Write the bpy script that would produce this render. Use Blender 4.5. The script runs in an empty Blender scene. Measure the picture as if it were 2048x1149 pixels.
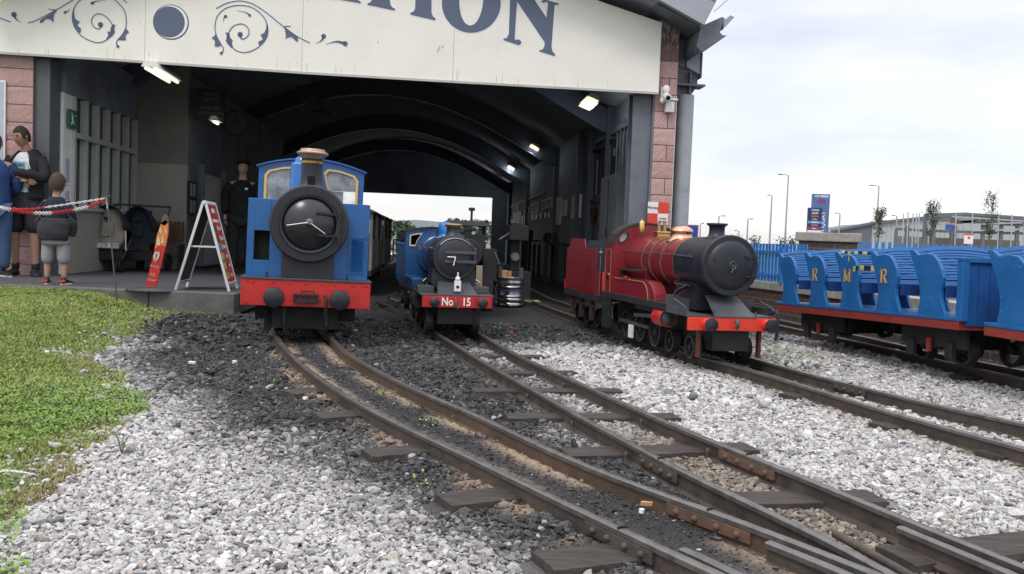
import bpy, bmesh, math, random
import numpy as np
from mathutils import Vector, Matrix, Quaternion
from mathutils.geometry import tessellate_polygon
R = math.radians
random.seed(7)
scene = bpy.context.scene
C = scene.collection
# ------------------------------------------------------------- camera
CF, CH0, CROLL, CAMZ = 1750.0, 485.0, R(2.2), 0.87
PITCH = math.atan((574.5-CH0)/CF)
cam_d = bpy.data.cameras.new('camera'); cam = bpy.data.objects.new('camera', cam_d); C.objects.link(cam)
cam_d.sensor_width = 36; cam_d.lens = CF/2048*36; cam_d.clip_end = 3000; cam_d.clip_start = .05
cam.matrix_world = Matrix.Translation((0,0,CAMZ)) @ Matrix.Rotation(R(90)-PITCH,4,'X') @ Matrix.Rotation(CROLL,4,'Z')
scene.camera = cam
# ------------------------------------------------------------- sky, sun, exposure
SUN_EL, SUN_AZ = R(52), R(205)      # azimuth clockwise from +Y: behind the camera, a little to the left
w = bpy.data.worlds.new("World"); scene.world = w; w.use_nodes = True
nt = w.node_tree; nt.nodes.clear()
def wn(t, **k):
    n = nt.nodes.new(t)
    for a, b in k.items(): setattr(n, a, b)
    return n
out = wn('ShaderNodeOutputWorld'); add = wn('ShaderNodeAddShader')
b1 = wn('ShaderNodeBackground'); b1.inputs[1].default_value = .05
b2 = wn('ShaderNodeBackground'); b2.inputs[1].default_value = 1.0
sky = wn('ShaderNodeTexSky', sky_type='NISHITA', sun_disc=False, sun_elevation=SUN_EL, sun_rotation=SUN_AZ)
tc = wn('ShaderNodeTexCoord'); sep = wn('ShaderNodeSeparateXYZ')
nt.links.new(tc.outputs['Generated'], sep.inputs[0])
mp = wn('ShaderNodeMapping'); mp.inputs['Scale'].default_value = (1.0,1.0,3.6)
nt.links.new(tc.outputs['Generated'], mp.inputs[0])
nz = wn('ShaderNodeTexNoise'); nz.inputs['Scale'].default_value = 3.2; nz.inputs['Detail'].default_value = 6; nz.inputs['Roughness'].default_value = .5
nt.links.new(mp.outputs[0], nz.inputs[0])
cr = wn('ShaderNodeValToRGB')
cr.color_ramp.elements[0].position = .36; cr.color_ramp.elements[0].color = (.70,.695,.755,1)
cr.color_ramp.elements[1].position = .58; cr.color_ramp.elements[1].color = (.92,.90,.915,1)
nt.links.new(nz.outputs[0], cr.inputs[0])
hr = wn('ShaderNodeValToRGB')                # overcast: brighter towards the zenith
hr.color_ramp.elements[0].position = .0; hr.color_ramp.elements[0].color = (.88,.88,.88,1)
hr.color_ramp.elements[1].position = .9; hr.color_ramp.elements[1].color = (2.1,2.1,2.1,1)
e = hr.color_ramp.elements.new(.3); e.color = (.95,.95,.95,1)
nt.links.new(sep.outputs[2], hr.inputs[0])
mx = wn('ShaderNodeMix', data_type='RGBA', blend_type='MULTIPLY'); mx.inputs[0].default_value = 1
nt.links.new(cr.outputs[0], mx.inputs[6]); nt.links.new(hr.outputs[0], mx.inputs[7])
nt.links.new(mx.outputs[2], b2.inputs[0]); nt.links.new(sky.outputs[0], b1.inputs[0])
nt.links.new(b1.outputs[0], add.inputs[0]); nt.links.new(b2.outputs[0], add.inputs[1]); nt.links.new(add.outputs[0], out.inputs[0])
sd = bpy.data.lights.new('sun','SUN'); sd.energy = 1.1; sd.angle = R(14); sd.color = (1,.95,.88)
sun = bpy.data.objects.new('sun', sd); C.objects.link(sun)
sv = Vector((math.sin(SUN_AZ)*math.cos(SUN_EL), math.cos(SUN_AZ)*math.cos(SUN_EL), math.sin(SUN_EL)))
sun.rotation_euler = sv.to_track_quat('Z','Y').to_euler(); sun.location = (0,-5,20)
scene.view_settings.view_transform = 'Standard'; scene.view_settings.look = 'None'
scene.view_settings.exposure = 0.0; scene.view_settings.gamma = 1
scene.cycles.max_bounces = 8; scene.cycles.diffuse_bounces = 4
# ------------------------------------------------------------- photo geometry -> world positions
def ray(px, py):
    X, Y = px-1024, py-574.5; c, s = math.cos(CROLL), math.sin(CROLL)
    x, y = X*c+Y*s, Y*c-X*s
    return Vector((x, CF*math.cos(PITCH)-y*math.sin(PITCH), -CF*math.sin(PITCH)-y*math.cos(PITCH)))
def G(px, py, z=0.):
    d = ray(px,py); return d*((z-CAMZ)/d.z)+Vector((0,0,CAMZ))
def D(px, py, Y):
    d = ray(px,py); return d*(Y/d.y)+Vector((0,0,CAMZ))
TH = .09; SO = Vector((1.88,11.9,0))         # the shed's right front inner corner and its turn
CT, ST = math.cos(TH), math.sin(TH)
def FR(px, py, d=0.):                         # -> (x_local, z) on the shed's cross plane at depth d
    r = ray(px,py); t = (-ST*SO.x+CT*SO.y+d)/(-ST*r.x+CT*r.y); p = r*t
    return ((p.x-SO.x)*CT+(p.y-SO.y)*ST, p.z+CAMZ)
def WL(px, py, x):                            # -> (depth, z) on the shed's side plane at local x
    r = ray(px,py); t = (CT*SO.x+ST*SO.y+x)/(CT*r.x+ST*r.y); p = r*t
    return (-(p.x-SO.x)*ST+(p.y-SO.y)*CT, p.z+CAMZ)
# ------------------------------------------------------------- materials
MATS = {}
def mat(name, col, rough=.6, metal=0., var=.12, vscale=6., bump=0., bscale=40., dirt=None, dirt_amt=.5, dscale=3., emit=None, estr=1., coat=0., spec=.5, alpha=None, trans=0.):
    m = bpy.data.materials.new(name); m.use_nodes = True; n = m.node_tree; b = n.nodes['Principled BSDF']
    col = tuple(col)+(1,) if len(col) == 3 else col
    b.inputs['Roughness'].default_value = rough; b.inputs['Metallic'].default_value = metal
    b.inputs['Coat Weight'].default_value = coat; b.inputs['Specular IOR Level'].default_value = spec
    b.inputs['Coat Roughness'].default_value = .15
    tcn = n.nodes.new('ShaderNodeTexCoord')
    ns = n.nodes.new('ShaderNodeTexNoise'); ns.inputs['Scale'].default_value = vscale; ns.inputs['Detail'].default_value = 8; ns.inputs['Roughness'].default_value = .65
    n.links.new(tcn.outputs['Object'], ns.inputs[0])
    mr = n.nodes.new('ShaderNodeMapRange'); mr.inputs[1].default_value = .3; mr.inputs[2].default_value = .7; mr.inputs[3].default_value = 1-var; mr.inputs[4].default_value = 1+var
    n.links.new(ns.outputs[0], mr.inputs[0])
    mu = n.nodes.new('ShaderNodeMix'); mu.data_type = 'RGBA'; mu.blend_type = 'MULTIPLY'; mu.inputs[0].default_value = 1
    mu.inputs[6].default_value = col; n.links.new(mr.outputs[0], mu.inputs[7]); last = mu.outputs[2]
    if dirt is not None:
        n2 = n.nodes.new('ShaderNodeTexNoise'); n2.inputs['Scale'].default_value = dscale; n2.inputs['Detail'].default_value = 10; n2.inputs['Roughness'].default_value = .75
        n.links.new(tcn.outputs['Object'], n2.inputs[0])
        m2 = n.nodes.new('ShaderNodeMapRange'); m2.inputs[1].default_value = .48; m2.inputs[2].default_value = .72; m2.inputs[4].default_value = dirt_amt
        n.links.new(n2.outputs[0], m2.inputs[0])
        x2 = n.nodes.new('ShaderNodeMix'); x2.data_type = 'RGBA'; n.links.new(m2.outputs[0], x2.inputs[0]); n.links.new(last, x2.inputs[6]); x2.inputs[7].default_value = tuple(dirt)+(1,)
        last = x2.outputs[2]
    n.links.new(last, b.inputs['Base Color'])
    rr = n.nodes.new('ShaderNodeMapRange'); rr.inputs[1].default_value = .3; rr.inputs[2].default_value = .7; rr.inputs[3].default_value = max(rough-.1,0.02); rr.inputs[4].default_value = min(rough+.12,1)
    n.links.new(ns.outputs[0], rr.inputs[0]); n.links.new(rr.outputs[0], b.inputs['Roughness'])
    if bump:
        nb = n.nodes.new('ShaderNodeTexNoise'); nb.inputs['Scale'].default_value = bscale; nb.inputs['Detail'].default_value = 6
        n.links.new(tcn.outputs['Object'], nb.inputs[0])
        bp = n.nodes.new('ShaderNodeBump'); bp.inputs['Strength'].default_value = bump; bp.inputs['Distance'].default_value = .01
        n.links.new(nb.outputs[0], bp.inputs['Height']); n.links.new(bp.outputs[0], b.inputs['Normal'])
    if emit: b.inputs['Emission Color'].default_value = tuple(emit)+(1,); b.inputs['Emission Strength'].default_value = estr
    if trans: b.inputs['Transmission Weight'].default_value = trans
    MATS[name] = m; return m
def brickmat(name, c1, c2, mortar, bw, bh, ms=.012, rough=.85, rot=None):
    m = mat(name, c1, rough, bump=.4, bscale=60, var=.3, vscale=25); n = m.node_tree; b = n.nodes['Principled BSDF']
    tcn = n.nodes.new('ShaderNodeTexCoord'); mpn = n.nodes.new('ShaderNodeMapping')
    if rot: mpn.inputs['Rotation'].default_value = rot
    br = n.nodes.new('ShaderNodeTexBrick'); br.inputs['Scale'].default_value = 1; br.inputs['Brick Width'].default_value = bw; br.inputs['Row Height'].default_value = bh
    br.inputs['Mortar Size'].default_value = ms; br.inputs['Color1'].default_value = tuple(c1)+(1,); br.inputs['Color2'].default_value = tuple(c2)+(1,); br.inputs['Mortar'].default_value = tuple(mortar)+(1,)
    n.links.new(tcn.outputs['Object'], mpn.inputs[0]); n.links.new(mpn.outputs[0], br.inputs[0])
    mu = [x for x in n.nodes if x.bl_idname == 'ShaderNodeMix'][0]; n.links.new(br.outputs[0], mu.inputs[6])
    return m
def attrmat(name, rough=.8, bump=.0, bscale=60, attr='Col', spec=.4, var=.25, vscale=90, trans=False):
    m = bpy.data.materials.new(name); m.use_nodes = True; n = m.node_tree; b = n.nodes['Principled BSDF']
    a = n.nodes.new('ShaderNodeAttribute'); a.attribute_name = attr
    g = n.nodes.new('ShaderNodeNewGeometry'); ns = n.nodes.new('ShaderNodeTexNoise'); ns.inputs['Scale'].default_value = vscale; ns.inputs['Detail'].default_value = 5
    n.links.new(g.outputs['Position'], ns.inputs[0])
    mr = n.nodes.new('ShaderNodeMapRange'); mr.inputs[1].default_value = .3; mr.inputs[2].default_value = .7; mr.inputs[3].default_value = 1-var; mr.inputs[4].default_value = 1+var
    n.links.new(ns.outputs[0], mr.inputs[0])
    mu = n.nodes.new('ShaderNodeMix'); mu.data_type = 'RGBA'; mu.blend_type = 'MULTIPLY'; mu.inputs[0].default_value = 1
    n.links.new(a.outputs['Color'], mu.inputs[6]); n.links.new(mr.outputs[0], mu.inputs[7]); n.links.new(mu.outputs[2], b.inputs['Base Color'])
    b.inputs['Roughness'].default_value = rough; b.inputs['Specular IOR Level'].default_value = spec
    if bump:
        bp = n.nodes.new('ShaderNodeBump'); bp.inputs['Strength'].default_value = bump; bp.inputs['Distance'].default_value = .006
        n.links.new(ns.outputs[0], bp.inputs['Height']); n.links.new(bp.outputs[0], b.inputs['Normal'])
    MATS[name] = m; return m
BLUE = mat('blue_paint', (.010,.105,.31), .3, var=.1, vscale=4, coat=.15, dirt=(.03,.06,.11), dirt_amt=.25, dscale=5, bump=.05, bscale=18)
BLUE2 = mat('carriage_blue', (.008,.115,.34), .45, var=.12, vscale=5, dirt=(.02,.07,.17), dirt_amt=.4, dscale=4)
BLUE3 = mat('gloss_blue', (.012,.15,.46), .2, coat=.4, var=.05)
RED = mat('beam_red', (.50,.022,.018), .4, var=.14, vscale=5, dirt=(.12,.015,.015), dirt_amt=.4, dscale=7)
ORANGERED = mat('signal_red', (.70,.05,.025), .4, var=.1, dirt=(.2,.03,.02), dirt_amt=.3)
MAROON = mat('maroon_paint', (.20,.014,.022), .30, coat=.2, var=.10, vscale=2, dirt=(.11,.02,.022), dirt_amt=.15, dscale=2)
SOLE = mat('dull_red_frame', (.24,.030,.022), .6, var=.15, dirt=(.08,.03,.025), dirt_amt=.5)
BLACK = mat('smokebox_black', (.015,.017,.024), .42, var=.15, vscale=6, dirt=(.030,.033,.042), dirt_amt=.35, dscale=5, bump=.1, bscale=30)
DARK = mat('grimy_black', (.014,.014,.016), .65, var=.3, bump=.15, dirt=(.04,.033,.028), dirt_amt=.4)
HOLE = mat('matt_black', (.004,.004,.005), .9)
DKGREY = mat('dark_grey_metal', (.06,.065,.075), .5, dirt=(.12,.12,.12), dirt_amt=.3)
STEEL = mat('bright_steel', (.55,.55,.55), .3, metal=1., var=.15)
WORN = mat('worn_steel', (.22,.21,.20), .4, metal=.9, var=.3, dirt=(.06,.05,.04), dirt_amt=.5, dscale=10)
BRASS = mat('brass', (.72,.46,.16), .25, metal=1., var=.15, dirt=(.5,.3,.12), dirt_amt=.3)
COPPER = mat('copper', (.80,.42,.26), .22, metal=1., var=.12)
PALEBRASS = mat('dull_brass_rim', (.42,.31,.18), .4, metal=.7, var=.2, dirt=(.15,.1,.07), dirt_amt=.4)
CREAM = mat('cream_paint', (.62,.55,.38), .5, var=.1)
GOLDL = mat('lining_dull_gold', (.30,.21,.10), .5)
GOLDP = mat('gold_paint', (.60,.36,.08), .45, var=.1)
WHITE = mat('white_paint', (.78,.78,.76), .5, var=.06)
OFFW = mat('sign_cream', (.86,.835,.745), .55, var=.025, vscale=1.2, dirt=(.55,.52,.46), dirt_amt=.16, dscale=2.2)
OFFWHITE_LINE = mat('letter_edge_white', (.86,.86,.84), .5, var=.02)
SLATE = mat('letter_slate_blue', (.098,.125,.19), .5, var=.05)
GLASS = mat('window_glass', (.30,.34,.36), .05, var=.25, vscale=3, spec=.8)
DGLASS = mat('dark_glass', (.015,.02,.025), .08, var=.2, spec=.8)
GREYP = mat('grey_cladding', (.34,.36,.40), .5, var=.05, dirt=(.25,.25,.27), dirt_amt=.3, dscale=1.5)
GREYD = mat('grey_steelwork', (.15,.165,.19), .55, var=.12, dirt=(.07,.075,.09), dirt_amt=.5, dscale=4)
PIPE = mat('grey_column_paint', (.36,.38,.41), .45, var=.06, vscale=3, dirt=(.17,.17,.17), dirt_amt=.5, dscale=5)
POSTD = mat('grey_post_paint', (.10,.11,.115), .55, var=.1, dirt=(.05,.05,.05), dirt_amt=.4)
WALLG = mat('engine_shed_wall_grey', (.20,.225,.27), .75, var=.15, vscale=2, dirt=(.03,.03,.035), dirt_amt=.7, dscale=1.2)
CEIL = mat('shed_ceiling', (.36,.37,.42), .8, var=.2)
RIB = mat('shed_rib', (.10,.12,.165), .6, var=.15)
WALLC = mat('cream_wall', (.36,.36,.31), .75, var=.12, vscale=1.5, dirt=(.2,.19,.16), dirt_amt=.5)
CONC = mat('concrete', (.13,.13,.12), .85, var=.25, vscale=7, bump=.35, bscale=50, dirt=(.05,.055,.045), dirt_amt=.6, dscale=4)
PAVE = mat('platform_tarmac', (.075,.075,.08), .8, var=.25, vscale=9, bump=.2, bscale=120)
STONE = mat('coping_stone', (.34,.32,.28), .85, var=.2, vscale=6, bump=.4, bscale=30, dirt=(.12,.115,.09), dirt_amt=.6, dscale=5)
SLEEPER = mat('sleeper_wood', (.066,.055,.047), .9, var=.6, vscale=5, bump=.7, bscale=45, dirt=(.03,.028,.026), dirt_amt=.6, dscale=6)
_n=SLEEPER.node_tree; _t=[q for q in _n.nodes if q.bl_idname=='ShaderNodeTexCoord'][0]; _m=_n.nodes.new('ShaderNodeMapping'); _m.inputs['Scale'].default_value=(1.2,9,9); _m.inputs['Rotation'].default_value=(0,0,.35)
for l in list(_n.links):
    if l.from_node==_t: s_=l.to_socket; _n.links.remove(l); _n.links.new(_m.outputs[0],s_)
_n.links.new(_t.outputs['Object'],_m.inputs[0])
RAILM = mat('rusty_rail', (.072,.058,.048), .6, metal=.15, var=.4, vscale=8, bump=.35, bscale=60, dirt=(.125,.08,.05), dirt_amt=.6, dscale=4)
RAILTOP = mat('rail_head', (.17,.16,.152), .36, metal=.6, var=.25, vscale=20, dirt=(.07,.05,.04), dirt_amt=.6, dscale=14)
RUST = mat('orange_rust', (.125,.072,.045), .8, var=.3, vscale=14, dirt=(.09,.055,.035), dirt_amt=.7, dscale=9)
BLOCK = attrmat('pink_block', .9, .9, vscale=45, var=.16)
MORTAR = mat('mortar', (.16,.13,.12), .9)
BRICK = brickmat('brown_brick', (.115,.06,.045), (.075,.045,.038), (.16,.14,.125), .225, .075, .006, rot=(R(90),0,R(90)))
BRICKF = brickmat('brown_brick_face', (.10,.06,.045), (.07,.045,.036), (.15,.135,.12), .225, .075, .006, rot=(R(90),0,0))
# ------------------------------------------------------------- mesh builder
class MB:
    def __init__(s, M=None): s.v=[]; s.f=[]; s.mi=[]; s.mats=[]; s.M=M; s.cur=0
    def mat(s, m):
        if m not in s.mats: s.mats.append(m)
        s.cur = s.mats.index(m); return s
    def add(s, vs, fs, M=None):
        n = len(s.v)
        for p in vs:
            p = Vector(p)
            if M is not None: p = M @ p
            if s.M is not None: p = s.M @ p
            s.v.append(tuple(p))
        for f in fs: s.f.append(tuple(i+n for i in f)); s.mi.append(s.cur)
        return s
    def box(s, x0,x1,y0,y1,z0,z1, M=None):
        return s.add([(x0,y0,z0),(x1,y0,z0),(x1,y1,z0),(x0,y1,z0),(x0,y0,z1),(x1,y0,z1),(x1,y1,z1),(x0,y1,z1)],
            [(0,3,2,1),(4,5,6,7),(0,1,5,4),(1,2,6,5),(2,3,7,6),(3,0,4,7)], M)
    def bar(s, a, b, wd, ht=None, up=(0,0,1)):
        a, b = Vector(a), Vector(b); ht = ht or wd; d = (b-a); L = d.length; d.normalize(); up = Vector(up)
        if abs(d.dot(up)) > .98: up = Vector((0,1,0))
        sx = d.cross(up).normalized(); uz = sx.cross(d)
        M = Matrix((( sx.x,d.x,uz.x,a.x),(sx.y,d.y,uz.y,a.y),(sx.z,d.z,uz.z,a.z),(0,0,0,1)))
        return s.box(-wd/2,wd/2,0,L,-ht/2,ht/2, M)
    def tube(s, pts, r, n=8, closed=False, cap=True):
        pts = [Vector(p) for p in pts]; rs = r if isinstance(r,(list,tuple)) else [r]*len(pts); vs=[]; fs=[]; m=len(pts); prev=None
        for i,p in enumerate(pts):
            if closed: t = pts[(i+1)%m]-pts[i-1]
            else: t = pts[min(i+1,m-1)]-pts[max(i-1,0)]
            t.normalize()
            if prev is None:
                u = t.orthogonal().normalized()
            else:
                u = prev - t*prev.dot(t)
                u = u.normalized() if u.length > 1e-6 else t.orthogonal().normalized()
            prev = u; v = t.cross(u)
            for k in range(n):
                a = 2*math.pi*k/n; vs.append(p+(u*math.cos(a)+v*math.sin(a))*rs[i])
        lim = m if closed else m-1
        for i in range(lim):
            j = (i+1)%m
            for k in range(n): fs.append((i*n+k,i*n+(k+1)%n,j*n+(k+1)%n,j*n+k))
        if cap and not closed: fs.append(tuple(range(n-1,-1,-1))); fs.append(tuple((m-1)*n+k for k in range(n)))
        return s.add(vs,fs)
    def lathe(s, prof, c=(0,0,0), axis='Z', n=32, a0=0, a1=2*math.pi, M=None):
        # prof: list of (radius, height along axis)
        full = abs(a1-a0-2*math.pi) < 1e-6; vs=[]; fs=[]; nn = n if full else n+1; c = Vector(c)
        for r,h in prof:
            for k in range(nn):
                a = a0+(a1-a0)*k/n; x,y = r*math.cos(a), r*math.sin(a)
                if axis == 'Z': p = (x,y,h)
                elif axis == 'Y': p = (x,h,y)
                else: p = (h,x,y)
                vs.append(Vector(p)+c)
        for i in range(len(prof)-1):
            for k in range(n if full else n):
                k2 = (k+1)%nn if full else k+1
                fs.append((i*nn+k,i*nn+k2,(i+1)*nn+k2,(i+1)*nn+k))
        return s.add(vs,fs,M)
    def cyl(s, c, r, h0, h1, axis='Z', n=24, M=None):
        return s.lathe([(0,h0),(r,h0),(r,h1),(0,h1)], c, axis, n, M=M)
    def poly(s, pts, t=None, M=None):
        # planar polygon given as 3D points; t = thickness vector
        pts = [Vector(p) for p in pts]; tri = tessellate_polygon([pts]); n=len(pts)
        if t is None: return s.add(pts,[tuple(q) for q in tri],M)
        t = Vector(t); vs = pts+[p+t for p in pts]; fs = [tuple(q) for q in tri]+[tuple(i+n for i in reversed(q)) for q in tri]
        fs += [(i,(i+1)%n,(i+1)%n+n,i+n) for i in range(n)]
        return s.add(vs,fs,M)
    def sphere(s, c, r, n=12, m=8, sc=(1,1,1)):
        vs=[]; fs=[]; c=Vector(c)
        for i in range(m+1):
            th=math.pi*i/m
            for k in range(n):
                a=2*math.pi*k/n; vs.append(c+Vector((r*sc[0]*math.sin(th)*math.cos(a),r*sc[1]*math.sin(th)*math.sin(a),r*sc[2]*math.cos(th))))
        for i in range(m):
            for k in range(n): fs.append((i*n+k,i*n+(k+1)%n,(i+1)*n+(k+1)%n,(i+1)*n+k))
        return s.add(vs,fs)
    def build(s, name, m=None, parent=None, smooth=None, bevel=0, label=None, seg=2):
        me = bpy.data.meshes.new(name); me.from_pydata(s.v,[],s.f)
        bm = bmesh.new(); bm.from_mesh(me); bmesh.ops.remove_doubles(bm, verts=bm.verts, dist=1e-6)
        bmesh.ops.recalc_face_normals(bm, faces=bm.faces)
        if smooth is not None:
            for f in bm.faces: f.smooth = True
            for ed in bm.edges:
                if len(ed.link_faces) == 2 and ed.calc_face_angle(0) > R(smooth): ed.smooth = False
        bm.to_mesh(me); bm.free()
        if s.mats:
            for q in s.mats: me.materials.append(q)
            if len(me.polygons) == len(s.mi):
                for p,i in zip(me.polygons, s.mi): p.material_index = i
        else: me.materials.append(m)
        o = bpy.data.objects.new(name, me); C.objects.link(o)
        if parent is not None: o.parent = parent
        if bevel:
            b = o.modifiers.new('bevel','BEVEL'); b.width = bevel; b.segments = seg; b.limit_method='ANGLE'; b.angle_limit = R(40)
        if label: o['label'] = label
        return o
def tag(o, label=None, cat=None, group=None, kind=None):
    for k,v in (('label',label),('category',cat),('group',group),('kind',kind)):
        if v: o[k] = v
    return o
def thing(name, label, cat, loc=(0,0,0), rz=0, group=None, rx=0, kind=None):
    o = bpy.data.objects.new(name, None); C.objects.link(o); o.empty_display_size = .1
    o.location = loc; o.rotation_euler = (rx,0,rz); return tag(o,label,cat,group,kind)
def kids(o): return [c for c in bpy.data.objects if c.parent == o]
def copy_tree(o, parent=None):
    c = o.copy(); C.objects.link(c)
    if parent is not None: c.parent = parent
    for ch in kids(o):
        copy_tree(ch, c)
    return c
def text(s, size, M, m, parent, name='lettering', sx=1., ext=.002, align='CENTER', bold=0.):
    cu = bpy.data.curves.new('t','FONT'); cu.body = s; cu.size = size; cu.extrude = ext; cu.align_x = align; cu.align_y = 'CENTER'; cu.offset = bold; cu.resolution_u = 3
    o = bpy.data.objects.new('t', cu); C.objects.link(o)
    me = bpy.data.meshes.new_from_object(o.evaluated_get(bpy.context.evaluated_depsgraph_get()))
    bpy.data.objects.remove(o); me.transform(M @ Matrix.Diagonal((sx,1,1,1))); me.materials.clear(); me.materials.append(m)
    r = bpy.data.objects.new(name, me); C.objects.link(r)
    if parent is not None: r.parent = parent
    return r
FACE = Matrix.Rotation(R(90),4,'X')           # text plane turned to face -Y
def arc(r, a0, a1, n, cx=0, cz=0): return [(cx+r*math.cos(a0+(a1-a0)*i/n), cz+r*math.sin(a0+(a1-a0)*i/n)) for i in range(n+1)]
def rivets(mb, pts, r=.005, ax='Y'):
    for p in pts: mb.sphere(p, r, 6, 4)
# stand-in stroke: variable-width flat ribbon through traced points on a plane
def smooth_path(pts, k=6):
    P=[Vector(p) for p in pts]; out=[]
    for i in range(len(P)-1):
        p0,p1,p2,p3 = P[max(i-1,0)],P[i],P[i+1],P[min(i+2,len(P)-1)]
        for j in range(k):
            t=j/k; out.append(.5*((2*p1)+(-p0+p2)*t+(2*p0-5*p1+4*p2-p3)*t*t+(-p0+3*p1-3*p2+p3)*t**3))
    out.append(P[-1]); return out
# ============================================================= THE SHED
shed = thing('engine_shed', 'big grey engine shed with dark interior, curved ribs and a wide open front', 'shed', SO, TH)
XC, ZR = -4.1, 5.05
def curve(xl, xr, z0, rise, n=28, p=.85):
    pts=[]; xm=(xl+xr)/2; h=(xr-xl)/2
    for i in range(n+1):
        x = xl+(xr-xl)*i/n; t = 1-((x-xm)/h)**2; pts.append((x, z0+rise*max(t,0)**p))
    return pts
# roof skin (outer and inner curves), running the length of the shed
inn = [(-8.58,3.742),(-8.0,4.014),(-6.7,4.50),(-5.4,4.84),(-4.1,4.95),(-2.8,4.84),(-1.5,4.50),(-.197,4.014),(.383,3.742)]
outr = [(.41,3.78),(.56,4.10),(-.6,4.75),(-2.2,5.25),(-4.1,5.45),(-6.0,5.25),(-7.6,4.75),(-8.76,4.10),(-8.61,3.78)]
prof = inn+outr
mb = MB(); n=len(prof)
vs = [(x,-.55,z) for x,z in prof]+[(x,25.2,z) for x,z in prof]
mb.add(vs, [(i,(i+1)%n,(i+1)%n+n,i+n) for i in range(n)])
mb.mat(CEIL)
mb.build('roof', CEIL, shed)
mb = MB(); mb.poly([(x,-.62,z) for x,z in prof], (0,.07,0)); mb.build('barge_board', GREYP, shed, bevel=.006)
mb = MB(); lip=[(x,z) for x,z in inn]
for a,b in zip(lip[:-1],lip[1:]): mb.bar((a[0],-.64,a[1]-.012),(b[0],-.64,b[1]-.012),.05,.03,up=(0,0,1))
mb.build('barge_trim', GREYP, shed)
# panel joint on the barge board
mb=MB(); mb.bar((.52,-.624,4.03),(.30,-.624,4.12),.004,.006); mb.bar((-1.6,-.624,4.62),(-1.6,-.624,4.98),.004,.006); mb.build('barge_joint', DARK, shed)
# corrugated ceiling lining, ribs of the sheeting running across the span
mb = MB(); cc = curve(-8.4,0.0,3.2,1.5,n=44,p=1.1); ysx=np.arange(.25,25,.085); vs=[]; fs=[]
for q,y in enumerate(ysx):
    for (x,z) in cc: vs.append((x,float(y),z+(.03 if q%2 else 0)))
nc=len(cc)
for q in range(len(ysx)-1):
    for i in range(nc-1): fs.append((q*nc+i,q*nc+i+1,(q+1)*nc+i+1,(q+1)*nc+i))
mb.add(vs,fs); mb.build('ceiling_lining', CEIL, shed)
for d in (3.0,9.5,16.0,22.5):
    mb=MB(); lo=curve(-8.6,-.1,2.75,1.5,n=28,p=1.2); hi=[(x,z+.42) for x,z in lo]
    for (a,b,c_,d_) in zip(lo[:-1],lo[1:],hi[1:],hi[:-1]):
        mb.add([(a[0],d,a[1]),(b[0],d,b[1]),(c_[0],d,c_[1]),(d_[0],d,d_[1]),(a[0],d+.06,a[1]),(b[0],d+.06,b[1]),(c_[0],d+.06,c_[1]),(d_[0],d+.06,d_[1])],[(0,1,2,3),(7,6,5,4),(0,4,5,1),(3,2,6,7)])
        mb.bar((a[0],d+.03,a[1]),(b[0],d+.03,b[1]),.24,.015)
    mb.build('roof_rib', RIB, shed)
# side wall (right) with the outer face
mb=MB(); mb.box(.0,.18,.30,25,-.1,3.95); mb.build('side_wall', WALLG, shed)
mb=MB(); mb.box(-8.3,-8.1,.30,25,-.1,3.95); mb.build('side_wall', WALLG, shed)
# wall studs and rails on the right wall
for d in (3.0,4.6,6.0,9.5,16,22.5): mb=MB(); mb.box(-.12,-.002,d-.06,d+.06,0,3.2); mb.build('wall_post', RIB, shed)
mb=MB(); mb.box(-.05,-.002,12,24.8,2.22,2.26); mb.build('wall_rail', GREYD, shed)
mb=MB(); mb.box(-.07,-.002,.6,4.4,2.72,2.80); mb.build('wall_rail', GREYD, shed)
# far end wall round its opening
jx,_=FR(985,395,25); jz=FR(845,390,25)[1]
mb=MB(); ws=[(-8.2,3.75),(-7.6,4.15),(-6.7,4.5),(-5.4,4.82),(-4.1,4.93),(-2.8,4.82),(-1.5,4.5),(-.6,4.15),(0,3.9)]
top=[(x,25,z) for x,z in ws]; 
mb.poly([(-8.2,25,0),(-7.6,25,0),(-7.6,25,jz),(jx,25,jz),(jx,25,0),(0.,25,0)]+list(reversed(top)), (0,.15,0)); mb.build('end_wall', WALLG, shed)
# front steelwork
x0,_=FR(1262,300,.05); x1,_=FR(1303,300,.05)
mb=MB(); mb.box(x0,x1-.03,.03,.06,0,2.96); mb.box(x0,x1-.03,.30,.33,0,2.96); mb.box((x0+x1)/2-.02,(x0+x1)/2,.06,.30,0,2.96); mb.box(x1-.028,x1,-.02,.36,0,2.96); mb.build('door_post', POSTD if 0 else GREYD, shed, bevel=.003)
mb=MB(); mb.box(-8.05,-7.86,.0,.32,0,2.97); mb.build('door_post', POSTD, shed, bevel=.004)
mb=MB(); mb.box(-8.0,-.1,-.02,.10,2.98,3.4); mb.build('front_beam', GREYD, shed)
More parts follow.
